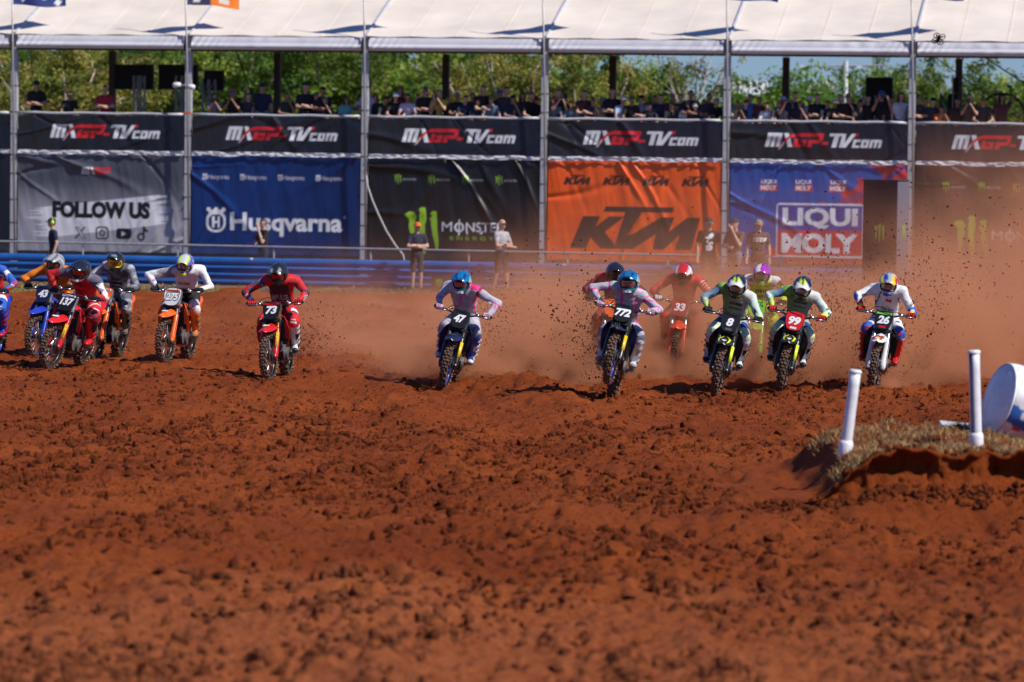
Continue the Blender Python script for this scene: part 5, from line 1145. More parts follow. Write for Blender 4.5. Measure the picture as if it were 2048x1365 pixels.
POSEW = {'folded': 'with folded arms', 'rail': 'leaning on the rail', 'phone': 'holding a phone to the face', 'face': 'with one hand to the face', 'down': 'standing', 'camera': 'with both arms raised to film', 'raise': 'holding a phone up high'}
HEADW = {'cap': ' and {} cap', 'backcap': ' and {} reversed cap', 'hat': ' and {} hat', 'bucket': ' and {} bucket hat', 'long': ' with long hair', '': ''}
ci = 0
for bay, L_ in SPEC.items():
    for n_, (px, py, shirt, head, cc, pose, hair) in enumerate(L_):
        ci += 1; lean = 16 if pose == 'rail' else 6 if pose in ('phone', 'face') else 0
        hd = 0.045 if head in ('cap', 'hat', 'backcap', 'bucket') else 0.0
        best = None
        for bk, zd in ((0.38, DECK), (0.62, DECK), (1.75, DECK + 0.22), (3.0, DECK + 0.42)):
            if pose == 'rail' and bk > 0.5: continue
            o = Vector((0, 0, HC)); A = st(0, bk, 0); d = ray(px, py); t = (A - o).dot(SN) / d.dot(SN); p = o + d * t
            top = (1.75 + hd) - (0.95 - 0.95) - (1 - math.cos(R(lean))) * 0.8
            s = (p.z - zd) / top; e = abs(s - 0.99) + 0.02 * bk
            if best is None or e < best[0]: best = (e, s, p, zd)
        e, s, p, zd = best; s = min(1.13, max(0.86, s)); pz = p.z - s * ((1.75 + hd) - (1 - math.cos(R(lean))) * 0.8)
        lab = '{} top{}, {} spectator from left {}'.format(shirt, HEADW[head].format(cc), ORD[n_], BAYAT[bay])
        rt, hc = person((p.x, p.y, min(zd, pz)), -TH * 0.5 + R(random.uniform(-22, 22)) + (R(12)), s, pose, lean, shirt, head, hair, ['charcoal', 'navy', 'khaki', 'grey'][ci % 4], ci % 3, 0.027, lab, 'person', 'spectators on the stand', shades=(ci % 3 == 1 and pose not in ('phone', 'camera')), capc=cc or 'black')
        if pose in ('phone', 'camera', 'raise'): phone(rt, hc, pose, 'phone held by the {} spectator from the left {}'.format(ORD[n_], BAYAT[bay]))

# bystanders at the track side
def bystander(px, fy_, topy, **kw):
    p = on_ground(px, fy_, -0.07)
    if p.y > bar_y(p.x) - 0.45: p = at_depth(px, fy_, bar_y(p.x) - 0.45)
    z = at_depth(px, topy, p.y).z; s = (z + 0.07) / (1.75 + (0.045 if kw.get('head') in ('cap', 'backcap') else 0)); return person((p.x, p.y, -0.085), kw.pop('rz'), s, voxel=0.015, fingers=True, group='bystanders behind the track', **kw)
rt, hc = bystander(107, 577, 431, rz=R(-72), pose='down', lean=3, shirt='navy', head='cap', capc='navy', trousers='charcoal', walk=0.14, label='bystander in navy shirt with yellow ear muffs walking left')
o = link('ear_muffs', HW['muffs'], rt, [mat('muff_yellow', (0.60, 0.75, 0.03), 0.5)]); o.location = hc
p = on_ground(537, 556); rt, hc = person((p.x, fy(p.x) + 0.8, -0.16), R(-60), 1.0, 'face', 0, 'black', '', 'dark', 'navy', 0, 0.015, 'bystander in black vest with hand at the face behind the fence', group='bystanders behind the track', fingers=True)
bystander(833, 577, 440, rz=R(12), pose='folded', lean=0, shirt='navy', head='cap', capc='orange', trousers='charcoal', calf='skin', shades=True, shoe='brown', label='bystander in orange cap and navy polo with folded arms')
bystander(1001, 583, 438, rz=R(48), pose='folded', lean=0, shirt='light grey', head='', trousers='black', calf='skin', walk=0.13, shades=True, shoe='grey', hairy=0, label='bald bystander in grey shirt and black shorts with folded arms')
rp1, _ = bystander(1416, 582, 430, rz=R(5), pose='down', lean=0, shirt='black', head='cap', capc='charcoal', trousers='black', calf='skin', label='bystander in black shirt with white print before the orange banner')
bystander(1469, 580, 432, rz=R(-40), pose='face', lean=0, shirt='brown', head='cap', capc='charcoal', trousers='grey', label='bystander in grey brown shirt with hand raised, half hidden by dust')
rp2, _ = bystander(1515, 583, 434, rz=R(0), pose='down', lean=0, shirt='brown', head='cap', capc='khaki', trousers='charcoal', label='bystander with white chest print, rightmost beside the boxed letters')
# ================================================================== DIRT BIKES  (local: +X forward, +Y rider's left, rear contact at origin)
WB = 1.47; FA = Vector((WB, 0, 0.345)); RA = Vector((0, 0, 0.335))
FD = Vector((-math.sin(R(26.5)), 0, math.cos(R(26.5))))            # fork direction, upwards
FN = Vector((math.cos(R(26.5)), 0, math.sin(R(26.5))))             # forward normal of the fork plane
def fk(s, y=0.0, n=0.0): return FA + FD * s + FN * n + Vector((0, y, 0))
PM = {}
def tyre_mesh(Rr, w, name, nk, seed):
    b = MB(); prof = []
    for i in range(15):
        a = R(-118 + 236 * i / 14); prof.append((Rr - 0.016 - w * 0.52 + w * 0.52 * math.cos(a), w * 0.5 * math.sin(a)))
    b.lathe(prof, n=56, mi=0)
    rs = random.Random(seed)
    for i in range(nk):
        a0 = 2 * math.pi * i / nk
        rows = ((0.0, 0.30), ) if i % 2 else ((-0.30, 0.24), (0.30, 0.24))
        rows = rows + ((-0.86, 0.26), (0.86, 0.26)) if i % 2 else rows + ((-0.62, 0.22), (0.62, 0.22))
        for (ph, wd) in rows:
            an = ph * 1.25; rc = Rr - 0.016 - w * 0.52 + (w * 0.52 + 0.006) * math.cos(an); y = (w * 0.5 + 0.005) * math.sin(an)
            Ma = Matrix(((math.cos(a0), 0, -math.sin(a0)), (0, 1, 0), (math.sin(a0), 0, math.cos(a0)))) @ Matrix.Rotation(an, 3, 'Z')
            ctr = Vector((rc * math.cos(a0), y, rc * math.sin(a0)))
            b.box(ctr, (0.026, w * wd, 0.024 * Rr / 0.34 * 1.05), Ma, 1)
    return b.mesh(name, (), False)
def rim_mesh(r, w): b = MB(); b.lathe([(r - 0.018, -w * 0.36), (r, -w * 0.5), (r + 0.006, -w * 0.40), (r - 0.008, 0), (r + 0.006, w * 0.40), (r, w * 0.5), (r - 0.018, w * 0.36), (r - 0.024, 0)], n=40, closed=True); return b.mesh('rim', (), True)
def spoke_mesh(r, hr, hw):
    b = MB()
    for i in range(32):
        a = 2 * math.pi * i / 32; s_ = 1 if i % 2 else -1; a2 = a + (0.32 if (i // 2) % 2 else -0.32)
        b.tube([(hr * math.cos(a2), s_ * hw, hr * math.sin(a2)), (r * math.cos(a), s_ * 0.006, r * math.sin(a))], 0.0032, 4, caps=False)
    return b.mesh('spoke_set')
def hub_mesh(hr, hw): b = MB(); b.lathe([(0, -hw - 0.03), (0.018, -hw - 0.03), (0.02, -hw), (hr + 0.008, -hw), (hr + 0.008, -hw + 0.012), (hr * 0.6, -hw + 0.02), (hr * 0.6, hw - 0.02), (hr + 0.008, hw - 0.012), (hr + 0.008, hw), (0.02, hw), (0.018, hw + 0.03), (0, hw + 0.03)], n=18); return b.mesh('hub', (), True)
PM['tyreF'] = tyre_mesh(0.345, 0.088, 'tyre', 46, 1); PM['tyreR'] = tyre_mesh(0.335, 0.118, 'tyre', 42, 2)
PM['rimF'] = rim_mesh(0.272, 0.050); PM['rimR'] = rim_mesh(0.245, 0.062); PM['spF'] = spoke_mesh(0.262, 0.035, 0.035); PM['spR'] = spoke_mesh(0.236, 0.045, 0.045)
PM['hubF'] = hub_mesh(0.032, 0.045); PM['hubR'] = hub_mesh(0.045, 0.055)
def part(key, fn, smooth=False):
    b = MB(); fn(b); PM[key] = b.mesh(key, (), smooth)
def disc_fn(r): 
    def f(b): b.lathe([(r * 0.72, -0.002), (r, -0.002), (r, 0.002), (r * 0.72, 0.002)], n=30, closed=True); [b.box((r * 0.38 * math.cos(a), 0, r * 0.38 * math.sin(a)), (r * 0.75, 0.004, 0.014), Matrix.Rotation(-a, 3, 'Y')) for a in np.linspace(0, 2 * math.pi, 5, endpoint=False)]
    return f
part('discF', disc_fn(0.13)); part('discR', disc_fn(0.12)); part('sprocket', disc_fn(0.105))
for s, nm in ((1, 'L'), (-1, 'R')):
    y = 0.098 * s
    part('fork' + nm, lambda b: (b.tube([fk(0.36, y), fk(0.40, y), fk(0.80, y)], [0.030, 0.0295, 0.0285], 12), b.tube([fk(0.80, y), fk(0.815, y)], [0.027, 0.018], 12)), True)
    part('stanchion' + nm, lambda b: (b.tube([fk(-0.01, y), fk(0.40, y)], 0.024, 10), b.box(fk(0.0, y), (0.075, 0.042, 0.085))), True)
    # fork guard: half shell in front of the slider, widening towards the axle
    def guard(b):
        secs = []
        for t, w in ((-0.03, 0.030), (0.02, 0.044), (0.10, 0.043), (0.30, 0.040), (0.42, 0.036), (0.45, 0.028)):
            secs.append([fk(t, y + w * math.sin(a), 0.012 + w * 0.95 * math.cos(a) - 0.003) for a in np.linspace(-1.75, 1.75, 8)])
        b.loft(secs, FN * -0.005)
    part('guard' + nm, guard, True)
    def shroud(b):
        O = [(0.60, 0.10, 0.86), (0.86, 0.125, 0.90), (1.02, 0.135, 0.91), (1.135, 0.195, 0.84), (1.15, 0.235, 0.74), (1.10, 0.225, 0.58), (1.02, 0.20, 0.47), (0.96, 0.175, 0.52), (0.86, 0.155, 0.64), (0.70, 0.13, 0.75)]
        b.plate([(x, s * yy, z) for x, yy, z in O], (0, -s * 0.012, 0))
        b.plate([(1.135, s * 0.197, 0.84), (1.152, s * 0.237, 0.74), (1.102, s * 0.227, 0.58), (1.085, s * 0.165, 0.60), (1.11, s * 0.155, 0.82)], (-0.008, 0, 0))
    part('shroud' + nm, shroud)
    part('stripe' + nm, lambda b: b.plate([(x, s * (yy + 0.006), z) for x, yy, z in ((0.70, 0.117, 0.82), (1.06, 0.165, 0.86), (1.13, 0.225, 0.74), (1.08, 0.215, 0.64), (0.98, 0.185, 0.70), (0.84, 0.150, 0.76))], (0, s * 0.003, 0)))
    def radiator(b):
        b.box((1.055, s * 0.135, 0.70), (0.045, 0.115, 0.30))
        for i in range(12): b.box((1.082, s * 0.135, 0.57 + 0.024 * i), (0.008, 0.10, 0.006))
    part('radiator' + nm, radiator)
    part('panel' + nm, lambda b: b.plate([(0.40, s * 0.115, 0.80), (0.05, s * 0.135, 0.86), (-0.12, s * 0.13, 0.84), (-0.05, s * 0.14, 0.66), (0.20, s * 0.145, 0.56), (0.42, s * 0.125, 0.58)], (0, -s * 0.012, 0)))
    def peg(b): b.box((0.50, s * 0.215, 0.36), (0.055, 0.10, 0.022)); b.box((0.50, s * 0.15, 0.35), (0.04, 0.06, 0.05)); [b.box((0.50 + dx, s * 0.215, 0.376), (0.006, 0.10, 0.012)) for dx in (-0.024, 0.0, 0.024)]
    part('peg' + nm, peg)
    part('grip' + nm, lambda b: (b.tube([(1.045, s * 0.275, 1.082), (1.010, s * 0.405, 1.092)], 0.0175, 10), b.tube([(1.012, s * 0.403, 1.092), (1.009, s * 0.412, 1.092)], 0.023, 10)), True)
    part('lever' + nm, lambda b: (b.tube([(1.07, s * 0.215, 1.075), (1.115, s * 0.25, 1.07), (1.095, s * 0.40, 1.075)], [0.009, 0.008, 0.006], 6), b.box((1.065, s * 0.215, 1.08), (0.05, 0.05, 0.035)), b.ball((1.05, s * 0.19, 1.105), (0.02, 0.022, 0.016), 8)), True)
part('bar', lambda b: b.tube([(1.009, -0.41, 1.092), (1.045, -0.28, 1.083), (1.075, -0.19, 1.072), (1.10, -0.075, 1.035), (1.10, 0.075, 1.035), (1.075, 0.19, 1.072), (1.045, 0.28, 1.083), (1.009, 0.41, 1.092)], 0.0135, 8), True)
part('clamp', lambda b: (b.box((1.115, 0, 1.005), (0.07, 0.25, 0.030), Matrix.Rotation(R(-26), 3, 'Y')), b.box((1.115, 0, 1.035), (0.045, 0.13, 0.035), Matrix.Rotation(R(-26), 3, 'Y')), b.box(fk(0.55), (0.07, 0.25, 0.04), Matrix.Rotation(R(-26), 3, 'Y'))))
part('pad', lambda b: b.box((1.085, 0, 1.075), (0.055, 0.22, 0.05), Matrix.Rotation(R(-15), 3, 'Y'), taper=0.85))
def plate_fn(b):
    O = [(-0.118, 0.125), (-0.128, 0.06), (-0.118, -0.03), (-0.085, -0.115), (-0.04, -0.135), (0.04, -0.135), (0.085, -0.115), (0.118, -0.03), (0.128, 0.06), (0.118, 0.125), (0.06, 0.142), (-0.06, 0.142)]
    c = fk(0.685, 0, 0.075); b.plate([c + Vector((0, p[0], 0)) + FD * p[1] for p in O], FN * -0.012)
part('plate', plate_fn)
PLC = fk(0.685, 0, 0.0765)
def fender_fn(b):
    secs = []
    for (x, z, w, dr) in ((1.02, 0.80, 0.075, 0.015), (1.16, 0.805, 0.095, 0.035), (1.30, 0.800, 0.110, 0.050), (1.45, 0.785, 0.112, 0.052), (1.58, 0.762, 0.100, 0.045), (1.68, 0.738, 0.075, 0.030), (1.735, 0.720, 0.030, 0.010)):
        secs.append([(x, w * t, z - dr * abs(t) ** 1.6 + 0.012 * (1 - abs(t)) ** 2) for t in (-1, -0.75, -0.45, -0.15, 0, 0.15, 0.45, 0.75, 1)])
    b.loft(secs, (0, 0, -0.006))
part('fender', fender_fn, True)
def rear_fender_fn(b):
    secs = []
    for (x, z, w, dr) in ((0.15, 0.865, 0.11, 0.03), (0.0, 0.875, 0.115, 0.04), (-0.18, 0.895, 0.11, 0.045), (-0.35, 0.93, 0.095, 0.035), (-0.46, 0.96, 0.06, 0.015)):
        secs.append([(x, w * t, z - dr * abs(t) ** 1.6) for t in (-1, -0.6, -0.2, 0.2, 0.6, 1)])
    b.loft(secs, (0, 0, -0.006))
part('rearfender', rear_fender_fn, True)
def seat_fn(b):
    secs = []
    for (x, z, w) in ((0.86, 0.935, 0.055), (0.76, 0.925, 0.075), (0.60, 0.895, 0.085), (0.40, 0.875, 0.095), (0.15, 0.895, 0.095), (-0.12, 0.915, 0.085), (-0.20, 0.905, 0.06)):
        secs.append([(x, w * t, z - 0.03 * abs(t) ** 3) for t in (-1, -0.7, -0.3, 0.3, 0.7, 1)])
    b.loft(secs, (0, 0, -0.07))
part('seat', seat_fn, True)
part('tank', lambda b: (b.ball((0.88, 0, 0.86), (0.17, 0.11, 0.085), 14), b.lathe([(0, 0.02), (0.03, 0.02), (0.03, -0.01)], c=(0.93, 0, 0.93), n=12, axis='z')), True)
def frame_fn(b):
    for s in (-1, 1):
        b.tube([(1.10, s * 0.03, 0.90), (0.98, s * 0.10, 0.84), (0.62, s * 0.115, 0.60), (0.52, s * 0.11, 0.36), (0.60, s * 0.09, 0.24), (0.95, s * 0.05, 0.27)], [0.032, 0.032, 0.034, 0.032, 0.022, 0.02], 8)
        b.tube([(0.66, s * 0.08, 0.78), (0.20, s * 0.08, 0.80), (-0.10, s * 0.07, 0.84)], 0.016, 6); b.tube([(0.54, s * 0.10, 0.50), (0.12, s * 0.085, 0.79)], 0.014, 6)
    b.tube([(1.09, 0, 0.86), (1.06, 0, 0.50), (0.97, 0, 0.27)], [0.030, 0.026, 0.024], 8); b.tube([fk(0.50, 0, -0.05), fk(0.75, 0, -0.05)], 0.034, 10)
part('frame', frame_fn, True)
def engine_fn(b):
    b.box((0.74, 0, 0.37), (0.34, 0.20, 0.24)); b.box((0.86, 0, 0.56), (0.15, 0.15, 0.24), Matrix.Rotation(R(-10), 3, 'Y')); b.box((0.88, 0, 0.70), (0.17, 0.17, 0.08), Matrix.Rotation(R(-10), 3, 'Y'))
    b.lathe([(0, 0.0), (0.085, 0.0), (0.095, 0.02), (0.095, 0.05), (0, 0.05)], c=(0.66, 0.095, 0.36), n=18); b.lathe([(0, -0.05), (0.105, -0.05), (0.11, -0.02), (0.11, 0.0), (0, 0.0)], c=(0.70, -0.095, 0.37), n=18)
    for i in range(5): b.box((0.86, 0, 0.50 + 0.03 * i), (0.17, 0.165, 0.008), Matrix.Rotation(R(-10), 3, 'Y'))
part('engine', engine_fn)
part('skid', lambda b: b.loft([[(x, yy, z + 0.05 * abs(yy) / 0.13) for yy in (-0.13, -0.06, 0.06, 0.13)] for x, z in ((1.03, 0.36), (0.95, 0.25), (0.75, 0.215), (0.56, 0.22))], (0, 0, 0.008)))
part('header', lambda b: b.tube([(0.95, 0.02, 0.60), (1.03, -0.03, 0.52), (1.02, -0.09, 0.38), (0.88, -0.14, 0.34), (0.66, -0.15, 0.48), (0.40, -0.14, 0.62)], 0.024, 9), True)
part('silencer', lambda b: (b.tube([(0.40, -0.14, 0.62), (0.28, -0.145, 0.68), (-0.16, -0.155, 0.83)], [0.028, 0.058, 0.055], 12), b.tube([(-0.16, -0.155, 0.83), (-0.22, -0.156, 0.85)], [0.05, 0.03], 12)), True)
def swing_fn(b):
    for s in (-1, 1): b.tube([(0.52, s * 0.10, 0.40), (0.28, s * 0.10, 0.37), (0.02, s * 0.085, 0.335), (-0.05, s * 0.085, 0.335)], [0.034, 0.034, 0.026, 0.02], 8)
    b.box((0.36, 0, 0.38), (0.09, 0.18, 0.06))
part('swing', swing_fn, True)
part('shock', lambda b: (b.tube([(0.46, 0, 0.36), (0.56, 0, 0.74)], 0.022, 8), b.tube([(0.475 + 0.09 * t + 0.036 * math.cos(t * 38), 0.036 * math.sin(t * 38), 0.42 + 0.28 * t) for t in np.linspace(0, 1, 40)], 0.007, 5)), True)
part('chain', lambda b: (b.box((0.32, 0.115, 0.435), (0.62, 0.014, 0.016), Matrix.Rotation(R(-2), 3, 'Y')), b.box((0.32, 0.115, 0.265), (0.62, 0.014, 0.016), Matrix.Rotation(R(6), 3, 'Y')), b.lathe([(0.02, -0.004), (0.04, -0.004), (0.04, 0.004), (0.02, 0.004)], c=(0.62, 0.115, 0.36), n=14, closed=True)))
part('caliper', lambda b: (b.box(FA + Vector((-0.09, 0.062, 0.06)), (0.09, 0.05, 0.06), Matrix.Rotation(R(-30), 3, 'Y')), b.ball(FA + Vector((0, 0.075, 0)), (0.10, 0.010, 0.10), 14)), True)
def cable_fn(b):
    b.tube([(1.065, -0.215, 1.09), (1.16, -0.15, 1.155), (1.20, -0.03, 1.175), (1.20, 0.07, 1.12), (1.17, 0.10, 0.98), fk(0.45, 0.13, 0.03), fk(0.1, 0.13, 0.03)], 0.0055, 5)
    b.tube([(1.065, 0.215, 1.085), (1.14, 0.16, 1.12), (1.17, 0.05, 1.10), (1.12, 0.02, 0.98)], 0.005, 5); b.tube([(1.05, -0.19, 1.10), (1.13, -0.10, 1.12), (1.13, 0.0, 1.05), (1.02, 0.05, 0.92)], 0.005, 5)
part('cable', cable_fn, True)
part('sticker', lambda b: b.loft([[fk(t, 0.098 + 0.0405 * math.sin(a), 0.0125 + 0.0405 * 0.97 * math.cos(a)) for a in np.linspace(-0.1, 1.25, 6)] for t in (0.13, 0.24, 0.36)], FN * 0.002), True)

PAINT = {}
def plastic(n, c, dirt=0.25): return mat('plastic_' + n, c, 0.32, dirt=dirt, var=0.04)
COL = {'blue': (0.012, 0.045, 0.42), 'orange': (0.86, 0.13, 0.008), 'red': (0.62, 0.012, 0.016), 'black': (0.012, 0.012, 0.013), 'white': (0.74, 0.74, 0.76), 'navy': (0.010, 0.016, 0.06), 'lime': (0.70, 0.85, 0.02), 'green': (0.16, 0.62, 0.03), 'grey': (0.10, 0.10, 0.11), 'darkred': (0.32, 0.01, 0.015), 'yellow': (0.85, 0.55, 0.01), 'redorange': (0.80, 0.05, 0.012)}
M_TYRE = mat('tyre_rubber', (0.020, 0.018, 0.017), 0.85, dirt=0.45); M_KNOB = mat('muddy_knob', (0.17, 0.095, 0.06), 0.95, dirt=0.5, var=0.25)
M_CHROME = mat('raw_alloy', (0.55, 0.54, 0.53), 0.28, 0.9, dirt=0.2); M_BLKMET = mat('black_metal', (0.02, 0.02, 0.021), 0.45, 0.3, dirt=0.3); M_GOLD = mat('gold_anodised', (0.62, 0.36, 0.10), 0.25, 0.9, dirt=0.15)
M_ENG = mat('engine_alloy', (0.24, 0.235, 0.23), 0.45, 0.6, dirt=0.5); M_RAD = mat('radiator_fin', (0.035, 0.036, 0.038), 0.6, 0.3, dirt=0.2); M_RUB = mat('black_rubber', (0.015, 0.015, 0.016), 0.8)
M_TI = mat('titanium', (0.36, 0.33, 0.30), 0.3, 0.9, dirt=0.2); M_CRN = mat('bike_frame_grey', (0.12, 0.12, 0.125), 0.45, 0.5, dirt=0.3)
WHT = mat('digit_white', (0.82, 0.82, 0.84), 0.4, var=0.02); DGB = mat('digit_black', (0.010, 0.010, 0.012), 0.4)
SPIV = fk(0.6, 0, -0.05)
def steerM(a): return Matrix.Translation(SPIV) @ Matrix.Rotation(R(-a), 4, FD) @ Matrix.Translation(-SPIV)
STEER = {'handlebar', 'bar_clamp', 'bar_pad', 'cable_set', 'number_plate', 'front_fender', 'fork_leg', 'fork_sticker', 'brake_caliper'}
def bike(M, lv, label, digits, steer=0.0):
    rt = empty('dirt_bike'); rt.matrix_world = M; tag(rt, label, 'motorcycle', 'dirt bikes racing towards the camera')
    P_ = lambda k, d=0.25: plastic(lv.get(k, 'black'), COL[lv.get(k, 'black')], d)
    rim = plastic('rim_' + lv['rim'], COL[lv['rim']], 0.35)
    def A(name, key, m, parent=rt, loc=None): 
        o = link(name, PM[key], parent, m if isinstance(m, list) else [m]); 
        if loc is not None: o.location = loc
        return o
    for (c, s) in ((FA, 'F'), (RA, 'R')):
        w = A('wheel', 'hub' + s, M_BLKMET, rt, c); w['label'] = 'front wheel' if s == 'F' else 'rear wheel'
        A('tyre', 'tyre' + s, [M_TYRE, M_KNOB], w); A('rim', 'rim' + s, rim, w); A('spoke_set', 'sp' + s, M_CHROME, w); A('brake_disc', 'disc' + s, M_CHROME, w, (0, 0.05 if s == 'F' else -0.06, 0))
        if s == 'R': A('sprocket', 'sprocket', M_BLKMET, w, (0, 0.075, 0))
    fkm = {'gold': M_GOLD, 'silver': M_CHROME, 'black': M_BLKMET}[lv['fork']]
    for s in 'LR':
        f = A('fork_leg', 'fork' + s, fkm); A('stanchion', 'stanchion' + s, M_CRN, f); g = A('fork_guard', 'guard' + s, P_('guard'), f)
        h = A('shroud', 'shroud' + s, P_('shroud')); 
        if 'stripe' in lv: A('stripe', 'stripe' + s, P_('stripe', 0.1), h)
        A('radiator', 'radiator' + s, M_RAD); A('side_panel', 'panel' + s, P_('panel')); A('foot_peg', 'peg' + s, M_ENG)
    if 'sticker' in lv:
        sk = A('fork_sticker', 'sticker', P_('sticker', 0.05))
        if lv.get('stxt'):
            V, T = fit(text_tris(lv['stxt'], bold=0.02), 0.14, -0.013, 0.35, 0.013)
            b = MB(); b.add([fk(v[0], 0.098 + 0.0425 * math.sin(0.55 - v[1] * 20), 0.0155 + 0.0405 * 0.98 * math.cos(0.55 - v[1] * 20)) for v in V], [tuple(t) for t in T]); link('sticker_lettering', b.mesh('sticker_lettering', [DGB]), sk)
    hb = A('handlebar', 'bar', M_BLKMET)
    for s in 'LR': A('grip', 'grip' + s, M_RUB, hb); A('lever', 'lever' + s, M_CHROME, hb)
    A('bar_clamp', 'clamp', M_BLKMET); pd = A('bar_pad', 'pad', P_('pad', 0.05)); A('cable_set', 'cable', M_RUB)
    if lv.get('ptxt'):
        V, T = fit(text_tris(lv['ptxt'], bold=0.02), -0.10, -0.016, 0.10, 0.016); cM = Matrix.Translation((1.085, 0, 1.075)) @ Matrix.Rotation(R(-15), 4, 'Y')
        b = MB(); b.add([cM @ Vector((0.0275, v[0], v[1] * 1.1 - 0.001)) for v in V], [tuple(t) for t in T]); link('pad_lettering', b.mesh('pad_lettering', [plastic(lv['ptc'], COL[lv['ptc']], 0.0)]), pd)
    pl = A('number_plate', 'plate', P_('plate', 0.10))
    def on_plate(V, T, m, name, lift): b = MB(); b.add([PLC + FN * lift + Vector((0, v[0], 0)) + FD * v[1] for v in V], [tuple(t) for t in T]); link(name, b.mesh(name, [m]), pl)
    n = len(digits); wd = {0: 0.1, 1: 0.095, 2: 0.165, 3: 0.205}[n]
    if n and lv.get('outline'): V, T = fit(text_tris(digits, shear=0.18, bold=0.10, spacing=0.98), -wd / 2 - 0.014, -0.070, wd / 2 + 0.014, 0.085); on_plate(V, T, DGB if lv['outline'] == 'black' else WHT, 'digit_outline', 0.0005)
    if n: V, T = fit(text_tris(digits, shear=0.18, bold=0.045, spacing=0.95), -wd / 2, -0.055, wd / 2, 0.070); on_plate(V, T, WHT if lv.get('digit', 'white') == 'white' else DGB, 'digits', 0.002)
    def quad(x0, y0, x1, y1): return np.array([(x0, y0), (x1, y0), (x1, y1), (x0, y1)], float), np.array([(0, 1, 2), (0, 2, 3)])
    if 'strip' in lv: on_plate(*quad(-0.108, 0.088, 0.108, 0.118), P_('strip', 0), 'plate_strip', 0.0015)
    if 'foot' in lv: on_plate(*quad(-0.045, -0.115, 0.045, -0.085), P_('foot', 0), 'plate_badge', 0.0015)
    fd = A('front_fender', 'fender', P_('fender'))
    if 'claw' in lv:
        Mx = Matrix.Translation((1.585, 0, 0.778)) @ Matrix(((0, 0, -1, 0), (1, 0, 0, 0), (0, -1, 0, 0), (0, 0, 0, 1))) @ Matrix.Rotation(R(-12), 4, 'X')
        claw_part('claw_mark', 0.085, 0.11, fd, Mx @ Matrix.Translation((0, -0.006, 0)), (0.30, 0.62, 0.05))
    if 'ftip' in lv:                                        # coloured flashes and badge on the fender nose
        b = MB()
        for s in (-1, 1): b.plate([(1.44, s * 0.02, 0.802), (1.50, s * 0.085, 0.768), (1.62, s * 0.078, 0.742), (1.70, s * 0.050, 0.730), (1.64, s * 0.058, 0.748), (1.53, s * 0.062, 0.775)], (0, 0, 0.008))
        b.build('fender_flash', P_('ftip', 0.05), fd)
        b = MB(); b.plate([(1.60, -0.035, 0.764), (1.60, 0.035, 0.764), (1.665, 0.0, 0.752)], (0.001, 0, 0.008)); b.build('fender_badge', WHT, fd)
    if 'emblem' in lv:
        b = MB()
        for s in (-1, 1): b.plate([(1.56, s * 0.012, 0.783), (1.55, s * 0.045, 0.777), (1.60, s * 0.072, 0.757), (1.66, s * 0.045, 0.750), (1.62, s * 0.03, 0.762)], (0, 0, 0.006))
        b.build('fender_emblem', P_('emblem', 0), fd); b = MB(); b.plate([(1.63 + 0.035 * math.cos(a), 0.055 * math.sin(a), 0.757 - 0.01 * math.cos(a)) for a in np.linspace(0, 2 * math.pi, 12, endpoint=False)], (0, 0, 0.004)); b.build('fender_emblem', P_('yellowk', 0) if False else plastic('yellow', COL['yellow'], 0), fd)
        b = MB(); b.plate([(1.50 + 0.06 * math.cos(a), 0.085 * math.sin(a), 0.785 - 0.012 * abs(math.sin(a))) for a in np.linspace(0, 2 * math.pi, 12, endpoint=False)], (0, 0, 0.006)); b.build('fender_emblem', plastic('navy', COL['navy'], 0), fd)
    if 'fbadge' in lv: b = MB(); b.plate([(1.50, -0.045, 0.797), (1.50, 0.045, 0.797), (1.56, 0.04, 0.786), (1.56, -0.04, 0.786)], (0, 0, 0.004)); b.build('fender_badge', WHT, fd)
    A('rear_fender', 'rearfender', P_('panel')); A('seat', 'seat', M_RUB); A('tank', 'tank', P_('tank')); A('frame', 'frame', P_('framec', 0.3) if 'framec' in lv else M_CRN); A('engine', 'engine', M_ENG); A('skid_plate', 'skid', M_BLKMET)
    A('exhaust_header', 'header', M_TI); A('silencer', 'silencer', M_TI); A('swingarm', 'swing', M_CHROME); A('shock', 'shock', M_BLKMET); A('chain', 'chain', M_BLKMET); A('brake_caliper', 'caliper', M_BLKMET)
    S_M = steerM(steer)
    for o in list(rt.children):
        if o.name.split('.')[0] in STEER or o.get('label') == 'front wheel': o.matrix_local = S_M @ Matrix.Translation(o.location)
    return rt

